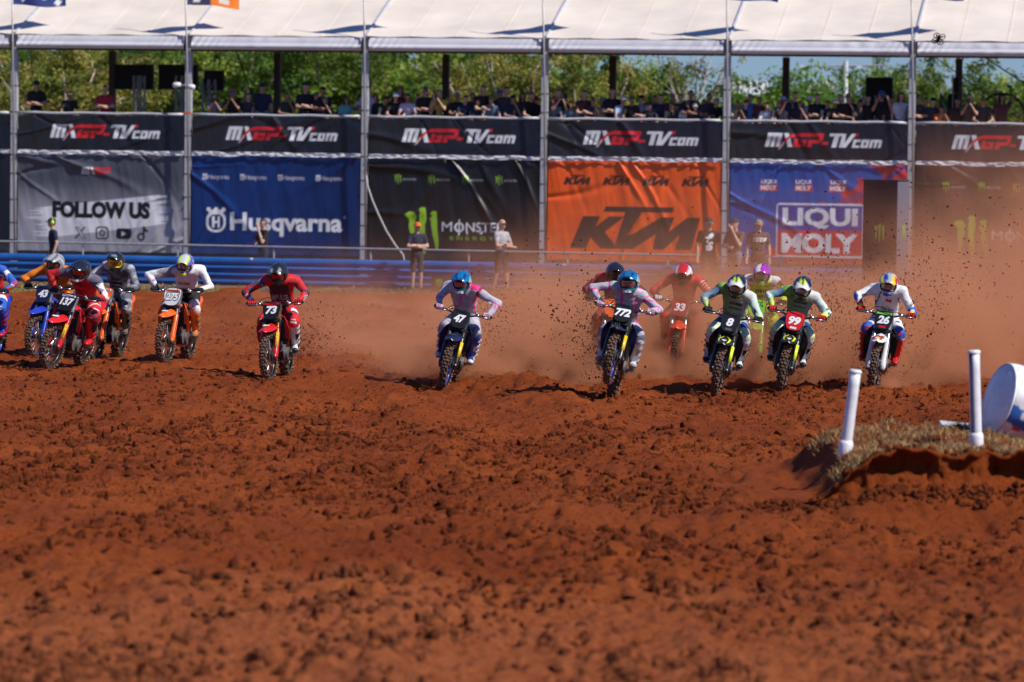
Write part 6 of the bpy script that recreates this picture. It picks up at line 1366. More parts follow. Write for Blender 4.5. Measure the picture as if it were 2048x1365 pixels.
# ------------------------------------------------------------------ riders
HEAD = Vector((0.865, 0, 1.490))
def rider_caps(v):
    hip, ch, nk = Vector((0.30 + v.get('hx', 0), 0, 0.985 + v.get('up', 0))), Vector((0.60 + v.get('cx', 0), v.get('sway', 0) * 0.6, 1.285 + v.get('up', 0))), Vector((0.74 + v.get('cx', 0), v.get('sway', 0), 1.435 + v.get('up', 0)))
    B = [('pelvis', (hip.x, -0.05, hip.z), (hip.x, 0.05, hip.z), 0.135, 0.135), ('belly', tuple(hip + Vector((0.03, 0, 0.05))), tuple(ch), 0.140, 0.165, ((0, 1, 0), 1.10, 0.80)),
         ('chest', tuple(ch + Vector((0.02, 0, 0.02))), tuple(nk - Vector((0.03, 0, 0.06))), 0.165, 0.132, ((0, 1, 0), 1.20, 0.80)), ('neck', tuple(nk), tuple(nk + Vector((0.06, 0, 0.07))), 0.062, 0.060)]
    for s, nm in ((1, 'L'), (-1, 'R')):
        sh = nk + Vector((-0.05 + s * v.get('tw', 0), s * 0.198, -0.05 + s * v.get('tilt', 0))); gr = steerM(v.get('steer', 0)) @ Vector((1.000, s * 0.345, 1.105)); el = Vector((0.80 + v.get('ex', 0) + s * v.get('tw', 0) * 0.5, s * (0.440 + v.get('ey', 0) + v.get('ey' + nm, 0)), 1.215 + v.get('ez', 0) + v.get('ez' + nm, 0) + v.get('up', 0) * 0.5))
        B.append(('shoulder' + nm, tuple(nk + Vector((-0.05, s * 0.10, -0.05))), tuple(sh), 0.094, 0.086)); B.append(('upper' + nm, tuple(sh), tuple(el), 0.068, 0.054)); B.append(('fore' + nm, tuple(el), tuple(gr - Vector((0.035, 0, -0.01))), 0.055, 0.040))
        kn = Vector((0.71, s * (0.225 + v.get('ky', 0)), 0.815)); an = Vector((0.475, s * (0.215 + v.get('fy', 0)), 0.475))
        B.append(('thigh' + nm, (hip.x + 0.02, s * 0.095, hip.z - 0.02), tuple(kn), 0.114, 0.084)); B.append(('knee' + nm, tuple(kn), tuple(kn.lerp(an, 0.12)), 0.088, 0.086)); B.append(('shin' + nm, tuple(kn.lerp(an, 0.12)), tuple(kn.lerp(an, 0.55)), 0.076, 0.064))
    return B
# boot, modelled at the left foot with the ankle at the origin
def boot_mesh():
    kn = Vector((0.235, 0.01, 0.34)); c = [('shaft', tuple(kn * 0.86), (0.0, 0, 0.02), 0.079, 0.060), ('foot', (0.0, 0, -0.02), (0.13, 0.015, -0.055), 0.058, 0.044, ((0, 1, 0), 1.0, 0.85)), ('toe', (0.13, 0.015, -0.058), (0.185, 0.02, -0.062), 0.045, 0.038, ((0, 1, 0), 1.08, 0.8)), ('heel', (-0.045, 0, -0.055), (0, 0, -0.05), 0.042, 0.045)]
    me = fuse(c, 0.012, 'boot', 1); n = len(me.polygons); P = np.empty(n * 3, np.float32); me.polygons.foreach_get('center', P); P = P.reshape(-1, 3); mi = np.zeros(n, np.int32)
    mi[P[:, 2] < -0.083] = 2; ax = P @ np.array((0.57, 0.02, 0.82)); mi[(np.abs(ax - 0.18) < 0.05) & (P[:, 1] > 0.02) & (P[:, 0] > 0.12)] = 1; mi[(P[:, 0] > 0.165) & (P[:, 2] > -0.083) & (ax < 0.1)] = 1; mi[(np.abs(ax - 0.02) < 0.022) & (P[:, 1] > 0)] = 1
    for i in range(3): me.materials.append(None)
    me.polygons.foreach_set('material_index', mi); return me
BOOT = boot_mesh()
def buckle_mesh():
    b = MB(); ax = Vector((0.57, 0.02, 0.82)).normalized(); f = Vector((0.82, 0, -0.57)).normalized()
    for (t, r_) in ((0.31, 0.076), (0.22, 0.072), (0.13, 0.067), (0.05, 0.062)):
        c = ax * t
        b.tube([c + f * (r_ + 0.004) * math.cos(a) + Vector((0, 1, 0)) * (r_ + 0.004) * math.sin(a) for a in np.linspace(0.7, 2.0, 7)], 0.004, 6); b.box(c + f * (r_ + 0.008) * math.cos(1.5) + Vector((0, (r_ + 0.010) * math.sin(1.5), 0)), (0.030, 0.007, 0.016), Matrix.Rotation(R(35), 3, 'Y'))
    return b.mesh('buckle_set', (), True)
BUCK = buckle_mesh()
def glove_mesh():
    c = [('palm', (-0.036, -0.028, 0.012), (-0.036, 0.028, 0.012), 0.026, 0.026), ('palm', (-0.012, -0.030, 0.030), (-0.012, 0.030, 0.030), 0.018, 0.018), ('cuff', (-0.062, 0, 0.018), (-0.035, 0, 0.014), 0.035, 0.034)]
    for i, (y, l) in enumerate(((-0.036, 0.85), (-0.012, 1.0), (0.012, 1.05), (0.036, 0.95))):
        pts = [(-0.006, y, 0.036), (0.028, y, 0.030), (0.034, y, 0.000), (0.020 + 0.006 * (1 - l), y, -0.024 * l), (0.0, y, -0.028 * l)]
        for a, b in zip(pts, pts[1:]): c.append(('f', a, b, 0.0105, 0.0095))
    for a, b in zip(((-0.030, -0.040, 0.0), (-0.016, -0.056, -0.016), (0.010, -0.052, -0.026)), ((-0.016, -0.056, -0.016), (0.010, -0.052, -0.026), (0.024, -0.046, -0.016))): c.append(('t', a, b, 0.0125, 0.0105))
    return fuse(c, 0.0045, 'glove', 1)
GLOVE = glove_mesh(); GLOVE.materials.append(None)

# helmet: shell with eye port and chin bar, peak, goggles
def helmet_shape():
    n, k = 40, 24; V = []; keep = []; PHL = []
    for i in range(k + 1):
        la = -62 + 152 * i / k
        for j in range(n):
            ph = -180 + 360 * j / n; l, p = R(la), R(ph); c = math.cos(l)
            x, y, z = 0.148 * c * math.cos(p), 0.126 * c * math.sin(p), 0.142 * math.sin(l)
            if la < -6: f = min(1, (-6 - la) / 26); cf = max(0, math.cos(p)) ** 1.5; x += 0.060 * f * cf; y *= 1 - 0.10 * f * cf; z = z * (1 + 0.12 * f * cf)
            if la > 0 and abs(ph) > 90: x -= 0.014 * math.sin(l * 2)
            V.append((x, y, z)); PHL.append((ph, la))
    Fc = []
    for i in range(k):
        for j in range(n):
            la = -62 + 152 * (i + 0.5) / k; ph = -180 + 360 * (j + 0.5) / n
            if -27 < la < 17 and abs(ph) < 57: continue
            Fc.append((i * n + j, i * n + (j + 1) % n, (i + 1) * n + (j + 1) % n, (i + 1) * n + j))
    return V, Fc, PHL
HV, HF, HPL = helmet_shape()
def gog(r, la0, la1, p0, n=12):
    V = []; Fc = []
    for i in range(7):
        la = R(la0 + (la1 - la0) * i / 6)
        for j in range(n + 1): p = R(-p0 + 2 * p0 * j / n); V.append((0.148 * r * math.cos(la) * math.cos(p) + 0.004, 0.126 * r * math.cos(la) * math.sin(p), 0.142 * math.sin(la)))
    for i in range(6):
        for j in range(n): a = i * (n + 1) + j; Fc.append((a, a + 1, a + n + 2, a + n + 1))
    return V, Fc
gv, gf = gog(0.95, -22, 13, 50); b = MB(); b.add(gv, gf); LENS = b.mesh('goggle_lens', (), True); LENS.materials.append(None)
b = MB(); b.tube([(0.148 * 0.965 * math.cos(R(la)) * math.cos(R(p)) + 0.006, 0.126 * 0.99 * math.cos(R(la)) * math.sin(R(p)), 0.142 * math.sin(R(la))) for la, p in [(-24, q) for q in (-46, -30, -15, 0, 15, 30, 46)] + [(-10, 55), (5, 55)] + [(15, q) for q in (46, 30, 15, 0, -15, -30, -46)] + [(5, -55), (-10, -55)]], 0.010, 7, closed=True); GFRAME = b.mesh('goggle_frame', (), True); GFRAME.materials.append(None)
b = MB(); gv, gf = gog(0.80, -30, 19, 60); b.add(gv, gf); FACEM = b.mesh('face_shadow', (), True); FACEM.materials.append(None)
def peak_fn():
    b = MB(); secs = []
    for (x, z, w) in ((0.000, 0.149, 0.060), (0.060, 0.146, 0.100), (0.115, 0.130, 0.118), (0.180, 0.116, 0.116), (0.240, 0.106, 0.100), (0.268, 0.098, 0.070)):
        secs.append([(x - 0.012 * abs(t) ** 2, w * t, z - 0.036 * abs(t) ** 2.4 * (1 if x > 0.05 else 1.5) + 0.006 * (1 - abs(t))) for t in (-1, -0.8, -0.5, -0.2, 0, 0.2, 0.5, 0.8, 1)])
    b.loft(secs, (0, 0, -0.005)); return b.mesh('peak', (), True)
PEAK = peak_fn()
b = MB()
for s in (-1, 1): b.box((0.178, s * 0.035, -0.098), (0.02, 0.035, 0.022), Matrix.Rotation(s * 0.5, 3, 'Z'))
b.box((0.196, 0, -0.096), (0.012, 0.03, 0.026)); VENT = b.mesh('chin_vent', ()); VENT.materials.append(None)
def helmet(parent, M, design, lens, peakc, frame='black', chin='black', peak_paint=None):
    C = np.array([design(ph, la) for ph, la in HPL], float)
    me = np_mesh('helmet', HV, np.array(HF), [mat('helmet_paint', (1, 1, 1), 0.16, attr='Col', var=0.02, coat=0.6)], True, col_attr=C)
    md = None; h = link('helmet', me, parent); h.matrix_local = M
    V = np.array([v.co[:] for v in PEAK.vertices]); fs = [tuple(p.vertices) for p in PEAK.polygons]
    pm = bpy.data.meshes.new('peak'); pm.from_pydata([tuple(v) for v in V], [], fs); pm.polygons.foreach_set('use_smooth', [True] * len(fs)); pm.materials.append(MATS['helmet_paint']); set_col(pm, [(peak_paint(x, y) if peak_paint else peakc) for x, y, z in V]); link('peak', pm, h)
    link('face_opening', FACEM, h, [M_RUB]); link('goggle_frame', GFRAME, h, [plastic(frame, COL[frame], 0.05)])
    link('goggle_lens', LENS, h, [lens]); link('chin_vent', VENT, h, [plastic(chin, COL[chin], 0.1)])
    return h
def lensm(n, c): return mat('lens_' + n, c, 0.08, 0.55, var=0.02, coat=0.5)

def rider(M, v, paint, label, gloves, boots, buckle, sole, hd):
    rt = empty('person'); rt.matrix_world = M; tag(rt, label, 'person', 'riders on dirt bikes')
    caps = rider_caps(v); me = fuse(caps, 0.0155, 'body', 2)
    n = len(me.vertices); P = np.empty(n * 3, np.float32); me.vertices.foreach_get('co', P); P = P.reshape(-1, 3).astype(float)
    # cloth folds
    N = np.empty(n * 3, np.float32); me.vertices.foreach_get('normal', N); N = N.reshape(-1, 3); sd = v.get('seed', 1)
    fold = 0.018 * (fbm(P[:, 2] * 20 + P[:, 0] * 8 + sd, P[:, 1] * 11 - P[:, 0] * 9, sd, 2) - 0.5) + 0.020 * (fbm(P[:, 2] * 7 + sd, P[:, 1] * 6 + P[:, 0] * 5, sd + 4, 2) - 0.5)
    idx, tt = regions(P, caps); names = [caps[i][0] for i in idx]
    me.vertices.foreach_set('co', (P + N * fold[:, None]).astype(np.float32).ravel())
    set_col(me, [paint(nm, t, p) for nm, t, p in zip(names, tt, P)])
    me.materials.append(mat('riding_gear', (1, 1, 1), 0.72, attr='Col', var=0.12, bump=0.35, bscale=45, dirt=0.16)); me.update()
    bo = link('body', me, rt)
    for s in (1, -1):
        g = link('glove', GLOVE, rt, [gloves]); g.matrix_local = steerM(v.get('steer', 0)) @ Matrix.Translation((1.022, s * 0.345, 1.0895)) @ Euler((0, R(-8), s * R(-14))).to_matrix().to_4x4() @ Matrix.Diagonal((1.14, s * 1.14, 1.14, 1))
        bt = link('boot', BOOT, rt, [boots, buckle, sole]); bt.location = (0.475, s * (0.215 + v.get('fy', 0)), 0.475); bt.scale = (1.08, s * 1.08, 1.04)
        link('buckle_set', BUCK, bt, [buckle])
    hM = Matrix.Translation(HEAD + Vector((v.get('cx', 0), v.get('sway', 0), v.get('up', 0)))) @ Matrix.Rotation(R(v.get('hy', 0)), 4, 'Z') @ Matrix.Rotation(R(v.get('hp', 20)), 4, 'Y') @ Matrix.Rotation(R(v.get('hr', 0)), 4, 'X') @ Matrix.Scale(1.06, 4)
    h = helmet(rt, hM, *hd)
    return rt, bo, h
def decal(bo, VT, origin, right, up, fwd, m, name, parent):
    """flat print laid on the jersey: points are pushed along fwd on to the body"""
    bt = BVHTree.FromPolygons([v.co.copy() for v in bo.data.vertices], [tuple(p.vertices) for p in bo.data.polygons]); V, T = VT; out = []
    o, r, u, f = map(Vector, (origin, right, up, fwd)); f.normalize()
    for x, y in V:
        p = o + r * x + u * y; hit = bt.ray_cast(p - f * 0.6, f)
        out.append((hit[0] - f * 0.006) if hit[0] else p)
    b = MB(); b.add(out, [tuple(t) for t in T]); return link(name, b.mesh(name, [m]), parent)
# ------------------------------------------------------------------ the field of riders
SCB = 1.05
def place(fpx, fpy, yaw, lean, pitch=0.0, rear=False):
    """matrix of the bike frame from the pixel of a wheel's contact; yaw to image left, lean to image right"""
    Rm = Matrix.Rotation(R(-90 - yaw), 4, 'Z') @ Matrix.Rotation(R(-lean), 4, 'X') @ Matrix.Rotation(R(-pitch), 4, 'Y') @ Matrix.Scale(SCB, 4)
    p = on_ground(fpx, fpy, 0.0); p.z = float(gz(p.x, p.y)) - 0.03 if p.y > 20 else -0.03
    if not rear: p = p - (Rm @ Vector((WB, 0, 0))); 
    q = p + Rm @ Vector((WB, 0, 0)); p.z = -0.012 + 0.5 * float(gz(p.x, p.y) + gz(q.x, q.y)) if not rear else -0.012 + float(gz(p.x, p.y))
    return Matrix.Translation(p) @ Rm
def C(*a): return a[0] if len(a) == 1 and isinstance(a[0], tuple) else COLX[a[0]]
W_, K_ = (0.74, 0.74, 0.76), (0.013, 0.013, 0.015)
COLX = {'w': W_, 'k': K_, 'lav': (0.40, 0.38, 0.46), 'lavd': (0.16, 0.16, 0.22), 'pink': (0.75, 0.02, 0.22), 'red': (0.58, 0.012, 0.018), 'dred': (0.22, 0.01, 0.015), 'org': (0.72, 0.20, 0.012), 'grey': (0.27, 0.27, 0.30), 'dgrey': (0.07, 0.07, 0.085), 'lime': (0.62, 0.80, 0.05), 'flu': (0.60, 0.78, 0.01), 'mint': (0.34, 0.56, 0.40), 'navy': (0.02, 0.06, 0.20), 'blue': (0.02, 0.10, 0.48), 'skyb': (0.01, 0.16, 0.42), 'purp': (0.42, 0.02, 0.50), 'yel': (0.80, 0.62, 0.01)}
X_ = COLX
def mixc(a, b, t): t = min(1, max(0, t)); return tuple(x + (y - x) * t for x, y in zip(a, b))
def nz(p, f, s): return float(vnoise(p[1] * f + p[0] * f * 0.7, p[2] * f + 0.5 * p[0] * f, s))

def p_orange(nm, t, p):
    if nm.startswith(('pelvis', 'thigh', 'knee', 'shin')): return X_['k'] if nm[:4] == 'knee' else X_['org']
    if abs(p[1]) < 0.07 and 1.20 < p[2] < 1.27 and p[0] > 0.6: return (0.10, 0.03, 0.01)
    return X_['org'] if nm[:4] != 'neck' else X_['k']
def p_137(nm, t, p):
    if nm == 'neck': return X_['k']
    if nm.startswith('shoulder'): return (0.10, 0.10, 0.15)
    if nm == 'upperR': return (0.10, 0.10, 0.15) if t < 0.45 else X_['red']
    if nm == 'foreR': return X_['red']
    if nm == 'upperL': return X_['k'] if t < 0.15 else X_['w'] if nz(p, 30, 3) < 0.74 else X_['k']
    if nm == 'foreL': return X_['w'] if t < 0.4 and nz(p, 34, 5) < 0.7 else X_['red']
    if nm in ('chest', 'belly'): return (0.14, 0.14, 0.20) if p[2] > 1.33 else X_['red'] if nz(p, 14, 9) < 0.75 else X_['dred']
    if nm.startswith('knee'): return X_['dred']
    if nm.startswith('shin'): return X_['k']
    if nm.startswith('thigh') and abs(nz(p, 9, 2) - 0.5) < 0.05: return X_['w']
    return X_['red']
def p_camo(nm, t, p):
    if nm == 'neck': return X_['k']
    q = nz(p, 12, 3); d = nm.startswith(('thigh', 'pelvis', 'knee'))
    if nm.startswith('fore') and 0.0 < t < 0.12: return X_['k']
    if nm == 'belly' and abs(p[1]) < 0.10 and 1.15 < p[2] < 1.19: return X_['k']
    return (0.10, 0.10, 0.12) if q < 0.38 else (0.21, 0.21, 0.24) if q < 0.6 else (0.44, 0.44, 0.48) if not d or q > 0.75 else (0.16, 0.16, 0.18)
def p_275(nm, t, p):
    if nm == 'neck': return X_['k']
    if nm.startswith('pelvis') or (nm == 'belly' and p[2] < 1.10): return X_['k']
    if nm.startswith('thigh'): return X_['k'] if t < 0.62 else ((0.55, 0.05, 0.08) if abs((t * 8) % 1 - 0.5) < 0.14 else X_['w'])
    if nm.startswith(('knee', 'shin')): return X_['w'] if nz(p, 16, 2) < 0.72 else (0.45, 0.35, 0.25)
    if nm.startswith('fore') and nz(p, 24, 6) > 0.66: return (0.50, 0.20, 0.24)
    return X_['grey'] if nm.startswith(('shoulderR', 'upperR')) and nz(p, 8, 1) < 0.4 else X_['w']
def p_73(nm, t, p):
    if nm == 'neck': return X_['k']
    if nm.startswith('upper'): return X_['yel'] if 0.10 < t < 0.2 and nm == 'upperL' else X_['red'] if nz(p, 14, 4) < 0.48 else (0.05, 0.05, 0.10) if nz(p, 30, 7) < 0.75 else (0.35, 0.35, 0.5)
    if nm.startswith('fore'): return X_['red'] if t > 0.25 and nz(p, 32, 8) < 0.70 else (0.06, 0.03, 0.06) if t <= 0.25 else X_['w']
    if nm in ('chest', 'belly'):
        if p[2] > 1.345: return X_['red']
        return (0.05, 0.012, 0.02) if abs(p[1]) < 0.145 else X_['red']
    if nm.startswith('thigh'): return X_['w'] if 0.40 < t < 0.56 and p[1] * (1 if nm[-1] == 'L' else -1) > 0.16 else (0.05, 0.03, 0.10) if 0.56 < t < 0.66 else X_['red']
    if nm.startswith('pelvis'): return X_['dred']
    return X_['red']
def p_pink(nm, t, p):
    s = 1 if nm[-1] == 'L' else -1
    base = mixc(X_['lav'], (0.50, 0.48, 0.55), nz(p, 5, 2))
    if nm == 'neck': return X_['k']
    if nm.startswith('shoulder'): return X_['pink'] if p[2] > 1.415 and s > 0 else base
    if nm.startswith('upper'):
        if 0.10 < t < 0.20: return X_['k']
        if 0.20 < t < 0.26 or abs(p[2] - 1.27 - 0.03 * math.sin(p[0] * 40)) < 0.010: return X_['pink']
        return base
    if nm.startswith('fore'): return X_['pink'] if abs(t - 0.22) < 0.05 or (0.3 < t < 0.6 and abs(abs(p[1]) - 0.41) < 0.006) else base
    if nm in ('chest', 'belly'):
        if abs(abs(p[1]) - (0.12 + 0.03 * math.sin(p[2] * 14))) < 0.012: return X_['pink']
        return mixc(base, X_['lavd'], 0.25 if nz(p, 9, 7) > 0.6 else 0.0)
    if nm.startswith('thigh'):
        a = 0.98 - 0.35 * t + 0.04 * math.sin(t * 14) - 0.02
        return X_['pink'] if abs(p[2] - a + 0.05) < 0.014 and p[1] * s > 0.08 else base if t < 0.9 else X_['lavd']
    if nm.startswith('knee'): return X_['lavd'] if nz(p, 26, 3) < 0.5 else X_['lav']
    if nm.startswith('shin'): return (0.12, 0.05, 0.10)
    return base
def p_redk(nm, t, p):
    if nm == 'neck': return X_['k']
    if nm.startswith(('shoulder', 'chest')): return X_['red'] if abs(p[1]) > 0.13 else X_['k']
    return X_['k'] if nm.startswith(('upper', 'belly')) and nz(p, 7, 2) < 0.55 else X_['dred']
def p_red(nm, t, p):
    if nm == 'neck': return X_['k']
    if nm.startswith('upperL') and abs((t * 7) % 1 - 0.5) < 0.12: return X_['w']
    return X_['red'] if nm[:5] not in ('thigh',) else X_['dred']
def p_lime(nm, t, p):
    s = 1 if nm[-1] == 'L' else -1
    if nm == 'neck': return X_['k']
    if nm == 'upperR': return mixc((0.03, 0.08, 0.24), (0.22, 0.40, 0.44), t)
    if nm == 'upperL': return mixc((0.52, 0.58, 0.60), (0.55, 0.70, 0.58), t) if nz(p, 22, 4) < 0.72 else X_['navy']
    if nm.startswith('fore'): return mixc((0.34, 0.52, 0.44) if s < 0 else (0.52, 0.70, 0.58), X_['lime'], t * 1.6 - 0.25) if nz(p, 30, 6) < 0.74 else X_['w']
    if nm.startswith('shoulder'): return (0.18, 0.36, 0.08) if s < 0 else (0.60, 0.62, 0.58)
    if nm in ('chest', 'belly'): return mixc(mixc((0.16, 0.30, 0.09), (0.46, 0.48, 0.48), (p[1] + 0.12) / 0.22), (0.22, 0.36, 0.08), 1.2 * abs(nz(p, 6, 3) - 0.5) + (0.7 if p[2] < 1.08 else 0)) if nz(p, 11, 8) < 0.80 else (0.10, 0.12, 0.16)
    if nm.startswith('pelvis'): return (0.34, 0.32, 0.40)
    if nm.startswith('thigh'): return (0.42, 0.42, 0.50) if t < 0.35 else X_['navy'] if t < 0.72 and p[1] * s > 0.12 else mixc((0.52, 0.62, 0.46), (0.66, 0.78, 0.42), nz(p, 7, 1))
    return mixc((0.58, 0.70, 0.46), (0.70, 0.80, 0.42), nz(p, 8, 5))
def p_flu(nm, t, p):
    if nm == 'neck': return X_['k']
    if nm.startswith('shoulder'): return X_['w'] if nz(p, 26, 3) < 0.66 else X_['k']
    if nm.startswith('upper') and t < 0.5: return X_['flu'] if nz(p, 28, 3) < 0.62 else X_['k']
    if nm.startswith('fore') and abs(t - 0.3) < 0.1: return X_['navy']
    return X_['flu'] if nz(p, 16, 9) < 0.80 else (0.20, 0.30, 0.02)
def p_26(nm, t, p):
    s = 1 if nm[-1] == 'L' else -1
    if nm == 'neck': return X_['w']
    if nm.startswith('upper'): return X_['w'] if t < 0.8 else X_['blue'] if nm == 'upperL' else X_['w']
    if nm.startswith('fore'): return X_['blue'] if t < 0.62 and nz(p, 14, 3) < 0.62 else X_['w'] if t < 0.62 else X_['red'] if t < 0.82 else X_['yel']
    if nm in ('chest', 'belly'): return X_['navy'] if abs(abs(p[1]) - (0.19 - (p[2] - 1.1) * 0.28)) < 0.010 or (abs(p[1]) > 0.165 and p[2] < 1.22 and s) and p[1] < 0 else X_['w']
    if nm.startswith('thigh'): return X_['red'] if t < 0.36 and p[1] * s > 0.17 else (0.02, 0.03, 0.10) if abs(t - 0.52) < 0.05 and abs(abs(p[1]) - 0.17) < 0.025 and p[2] > 0.93 else X_['w'] if t < 0.85 else X_['blue']
    if nm.startswith(('knee', 'shin')): return X_['blue'] if nz(p, 10, 4) < 0.62 else X_['w']
    return X_['w']
def p_left(nm, t, p):
    if nm == 'neck': return X_['k']
    if nm.startswith(('shoulder', 'upper')): return X_['blue'] if nz(p, 26, 3) < 0.72 else X_['w']
    if nm.startswith('fore'): return X_['red'] if nz(p, 22, 4) < 0.7 else X_['blue']
    if nm.startswith('thigh'): return X_['red'] if t < 0.35 else X_['w'] if t < 0.55 and nz(p, 9, 2) > 0.4 else X_['blue']
    if nm.startswith(('knee', 'shin')): return X_['blue']
    return X_['red']
# helmet designs take (azimuth, elevation) in degrees
def h_plain(c, c2=None, c3=None):
    def f(ph, la):
        if c3 and la < -26 and abs(ph) < 75: return c3
        if c2 and (abs(abs(ph) - 60 - la * 0.4) < 12 or la < -38): return c2
        return c
    return f
def h_blue(ph, la):
    if la < -22 and abs(ph) < 90: return (0.01, 0.20, 0.27)
    if abs(ph) > 38 and abs(ph) < 85 and abs((ph * 0.06 + la * 0.05) % 1 - 0.5) < 0.18: return X_['flu'] if la > 5 else X_['k']
    if la > 15 and abs(ph) < 40 and abs((abs(ph) * 0.05 + la * 0.03) % 1 - 0.5) < 0.15: return (0.008, 0.03, 0.09)
    if abs(ph) > 70 and la < 10: return (0.60, 0.50, 0.62)
    return X_['skyb']
def h_lime(ph, la):
    if la > 10 and abs(ph) < 70 and (abs(abs(ph) - 14 - (60 - la) * 0.15) < 4 or abs(abs(ph) - 42) < 4): return X_['lime']
    if abs(ph) > 62 and abs(ph) < 95 and abs(la - 12) < 22: return X_['w'] if abs((ph * 0.05) % 1 - 0.5) < 0.25 else X_['k']
    if la < -36 and abs(ph) < 40: return X_['lime']
    return (0.014, 0.016, 0.022)
def h_purp(ph, la):
    if ph < -5 and la > 5: return X_['w'] if abs((ph * 0.05 + la * 0.04) % 1 - 0.5) < 0.36 else X_['purp']
    if la > 5: return X_['purp'] if abs((ph * 0.07 + la * 0.02) % 1 - 0.5) < 0.38 else (0.12, 0.01, 0.2)
    return X_['k'] if abs(ph) > 30 else (0.10, 0.35, 0.05)
def h_26(ph, la):
    if la > 62: return X_['yel'] if abs(ph) < 110 else (0.03, 0.05, 0.30)
    if la > 12: return (0.02, 0.04, 0.32) if ph < -18 else (0.42, 0.42, 0.45) if ph < 28 else X_['yel'] if ph < 58 else X_['red'] if ph < 80 else X_['w']
    return X_['w'] if abs(ph) > 58 else (0.30, 0.32, 0.50) if la > -45 else (0.05, 0.08, 0.4)
def h_275(ph, la):
    if la > 8 and (abs(abs(ph) - 24) < 10 or la > 78): return X_['flu']
    if la < -24 and abs(ph) < 60: return X_['flu'] if la < -42 else (0.14, 0.12, 0.30)
    return (0.10, 0.09, 0.42) if abs((ph * 0.03 + la * 0.02) % 1 - 0.5) < 0.4 else X_['w']
def h_33(ph, la):
    if la > 10 and abs(ph) < 34: return X_['red']
    if la > 5 and abs(ph) < 80: return X_['w'] if abs((ph * 0.025) % 1 - 0.5) < 0.33 else X_['k']
    return X_['k']
def h_137(ph, la):
    if la < -34 and abs(ph) < 90: return X_['w'] if abs(ph) < 70 else X_['red']
    if la > 20 and abs((ph * 0.03 + la * 0.01) % 1 - 0.5) < 0.06: return (0.10, 0.10, 0.16)
    return (0.016, 0.017, 0.024) if abs(ph) < 95 or la > 20 else X_['dred']
def h_grey(ph, la):
    if la < -25: return (0.36, 0.36, 0.37)
    return (0.22, 0.23, 0.25) if abs((ph * 0.022 + la * 0.015) % 1 - 0.5) < 0.30 else (0.46, 0.46, 0.48)
L_DK, L_RED, L_GOLD, L_SIL, L_PINK = lensm('dark', (0.03, 0.03, 0.035)), lensm('red', (0.35, 0.03, 0.03)), lensm('gold', (0.42, 0.26, 0.05)), lensm('silver', (0.30, 0.28, 0.26)), lensm('pink', (0.32, 0.16, 0.20))
gl = lambda n: mat('glove_' + n, COLX[n], 0.75, var=0.15)
bt_ = lambda n, c, d=0.3: mat('boot_' + n, c, 0.42, dirt=d)
SOLE = mat('boot_sole', (0.03, 0.025, 0.022), 0.8, dirt=0.4)
B_RED, B_WH, B_BLU, B_ORG, B_MUD, B_BLK = bt_('red', X_['red'], 0.2), bt_('white', (0.70, 0.70, 0.71), 0.22), bt_('blue', (0.012, 0.045, 0.36), 0.1), bt_('orange', (0.78, 0.18, 0.02), 0.35), bt_('muddy', (0.20, 0.15, 0.11), 0.7), bt_('black', K_, 0.2)

BIKES = []
def entry(mt, lv, digits, blabel, v, paint, rlabel, gloves, boots, buckle, hd):
    bk = bike(mt, lv, blabel, digits, v.get('steer', 0)); v.setdefault('seed', len(BIKES) * 3 + 2)
    r = rider(mt, v, paint, rlabel, gloves, boots, buckle, SOLE, hd); BIKES.append((bk, *r, mt)); return r
YZ = dict(shroud='blue', panel='blue', fender='blue', guard='blue', plate='navy', rim='blue', fork='silver', tank='blue', pad='black', stripe='navy')
BLK47 = dict(shroud='navy', panel='black', fender='navy', guard='black', plate='black', rim='blue', fork='black', tank='blue', pad='black', stripe='blue', claw=1, sticker='yellow')
KT = dict(shroud='orange', panel='orange', fender='orange', guard='orange', plate='white', rim='black', fork='silver', tank='black', pad='black', stripe='black', framec='orange')
RD = dict(shroud='red', panel='red', fender='red', guard='red', plate='black', rim='black', fork='gold', tank='red', pad='black', stripe='darkred', sticker='yellow', stxt='PIRELLI')
TR = dict(shroud='black', panel='black', fender='black', guard='black', plate='black', rim='black', fork='black', tank='black', pad='black', stripe='grey', ftip='lime', sticker='lime', ptxt='RENTHAL', ptc='lime', foot='grey', framec='black')
HU = dict(shroud='black', panel='white', fender='white', guard='white', plate='black', rim='black', fork='silver', tank='white', pad='yellow', stripe='white', emblem='red', strip='green', foot='red', framec='black')

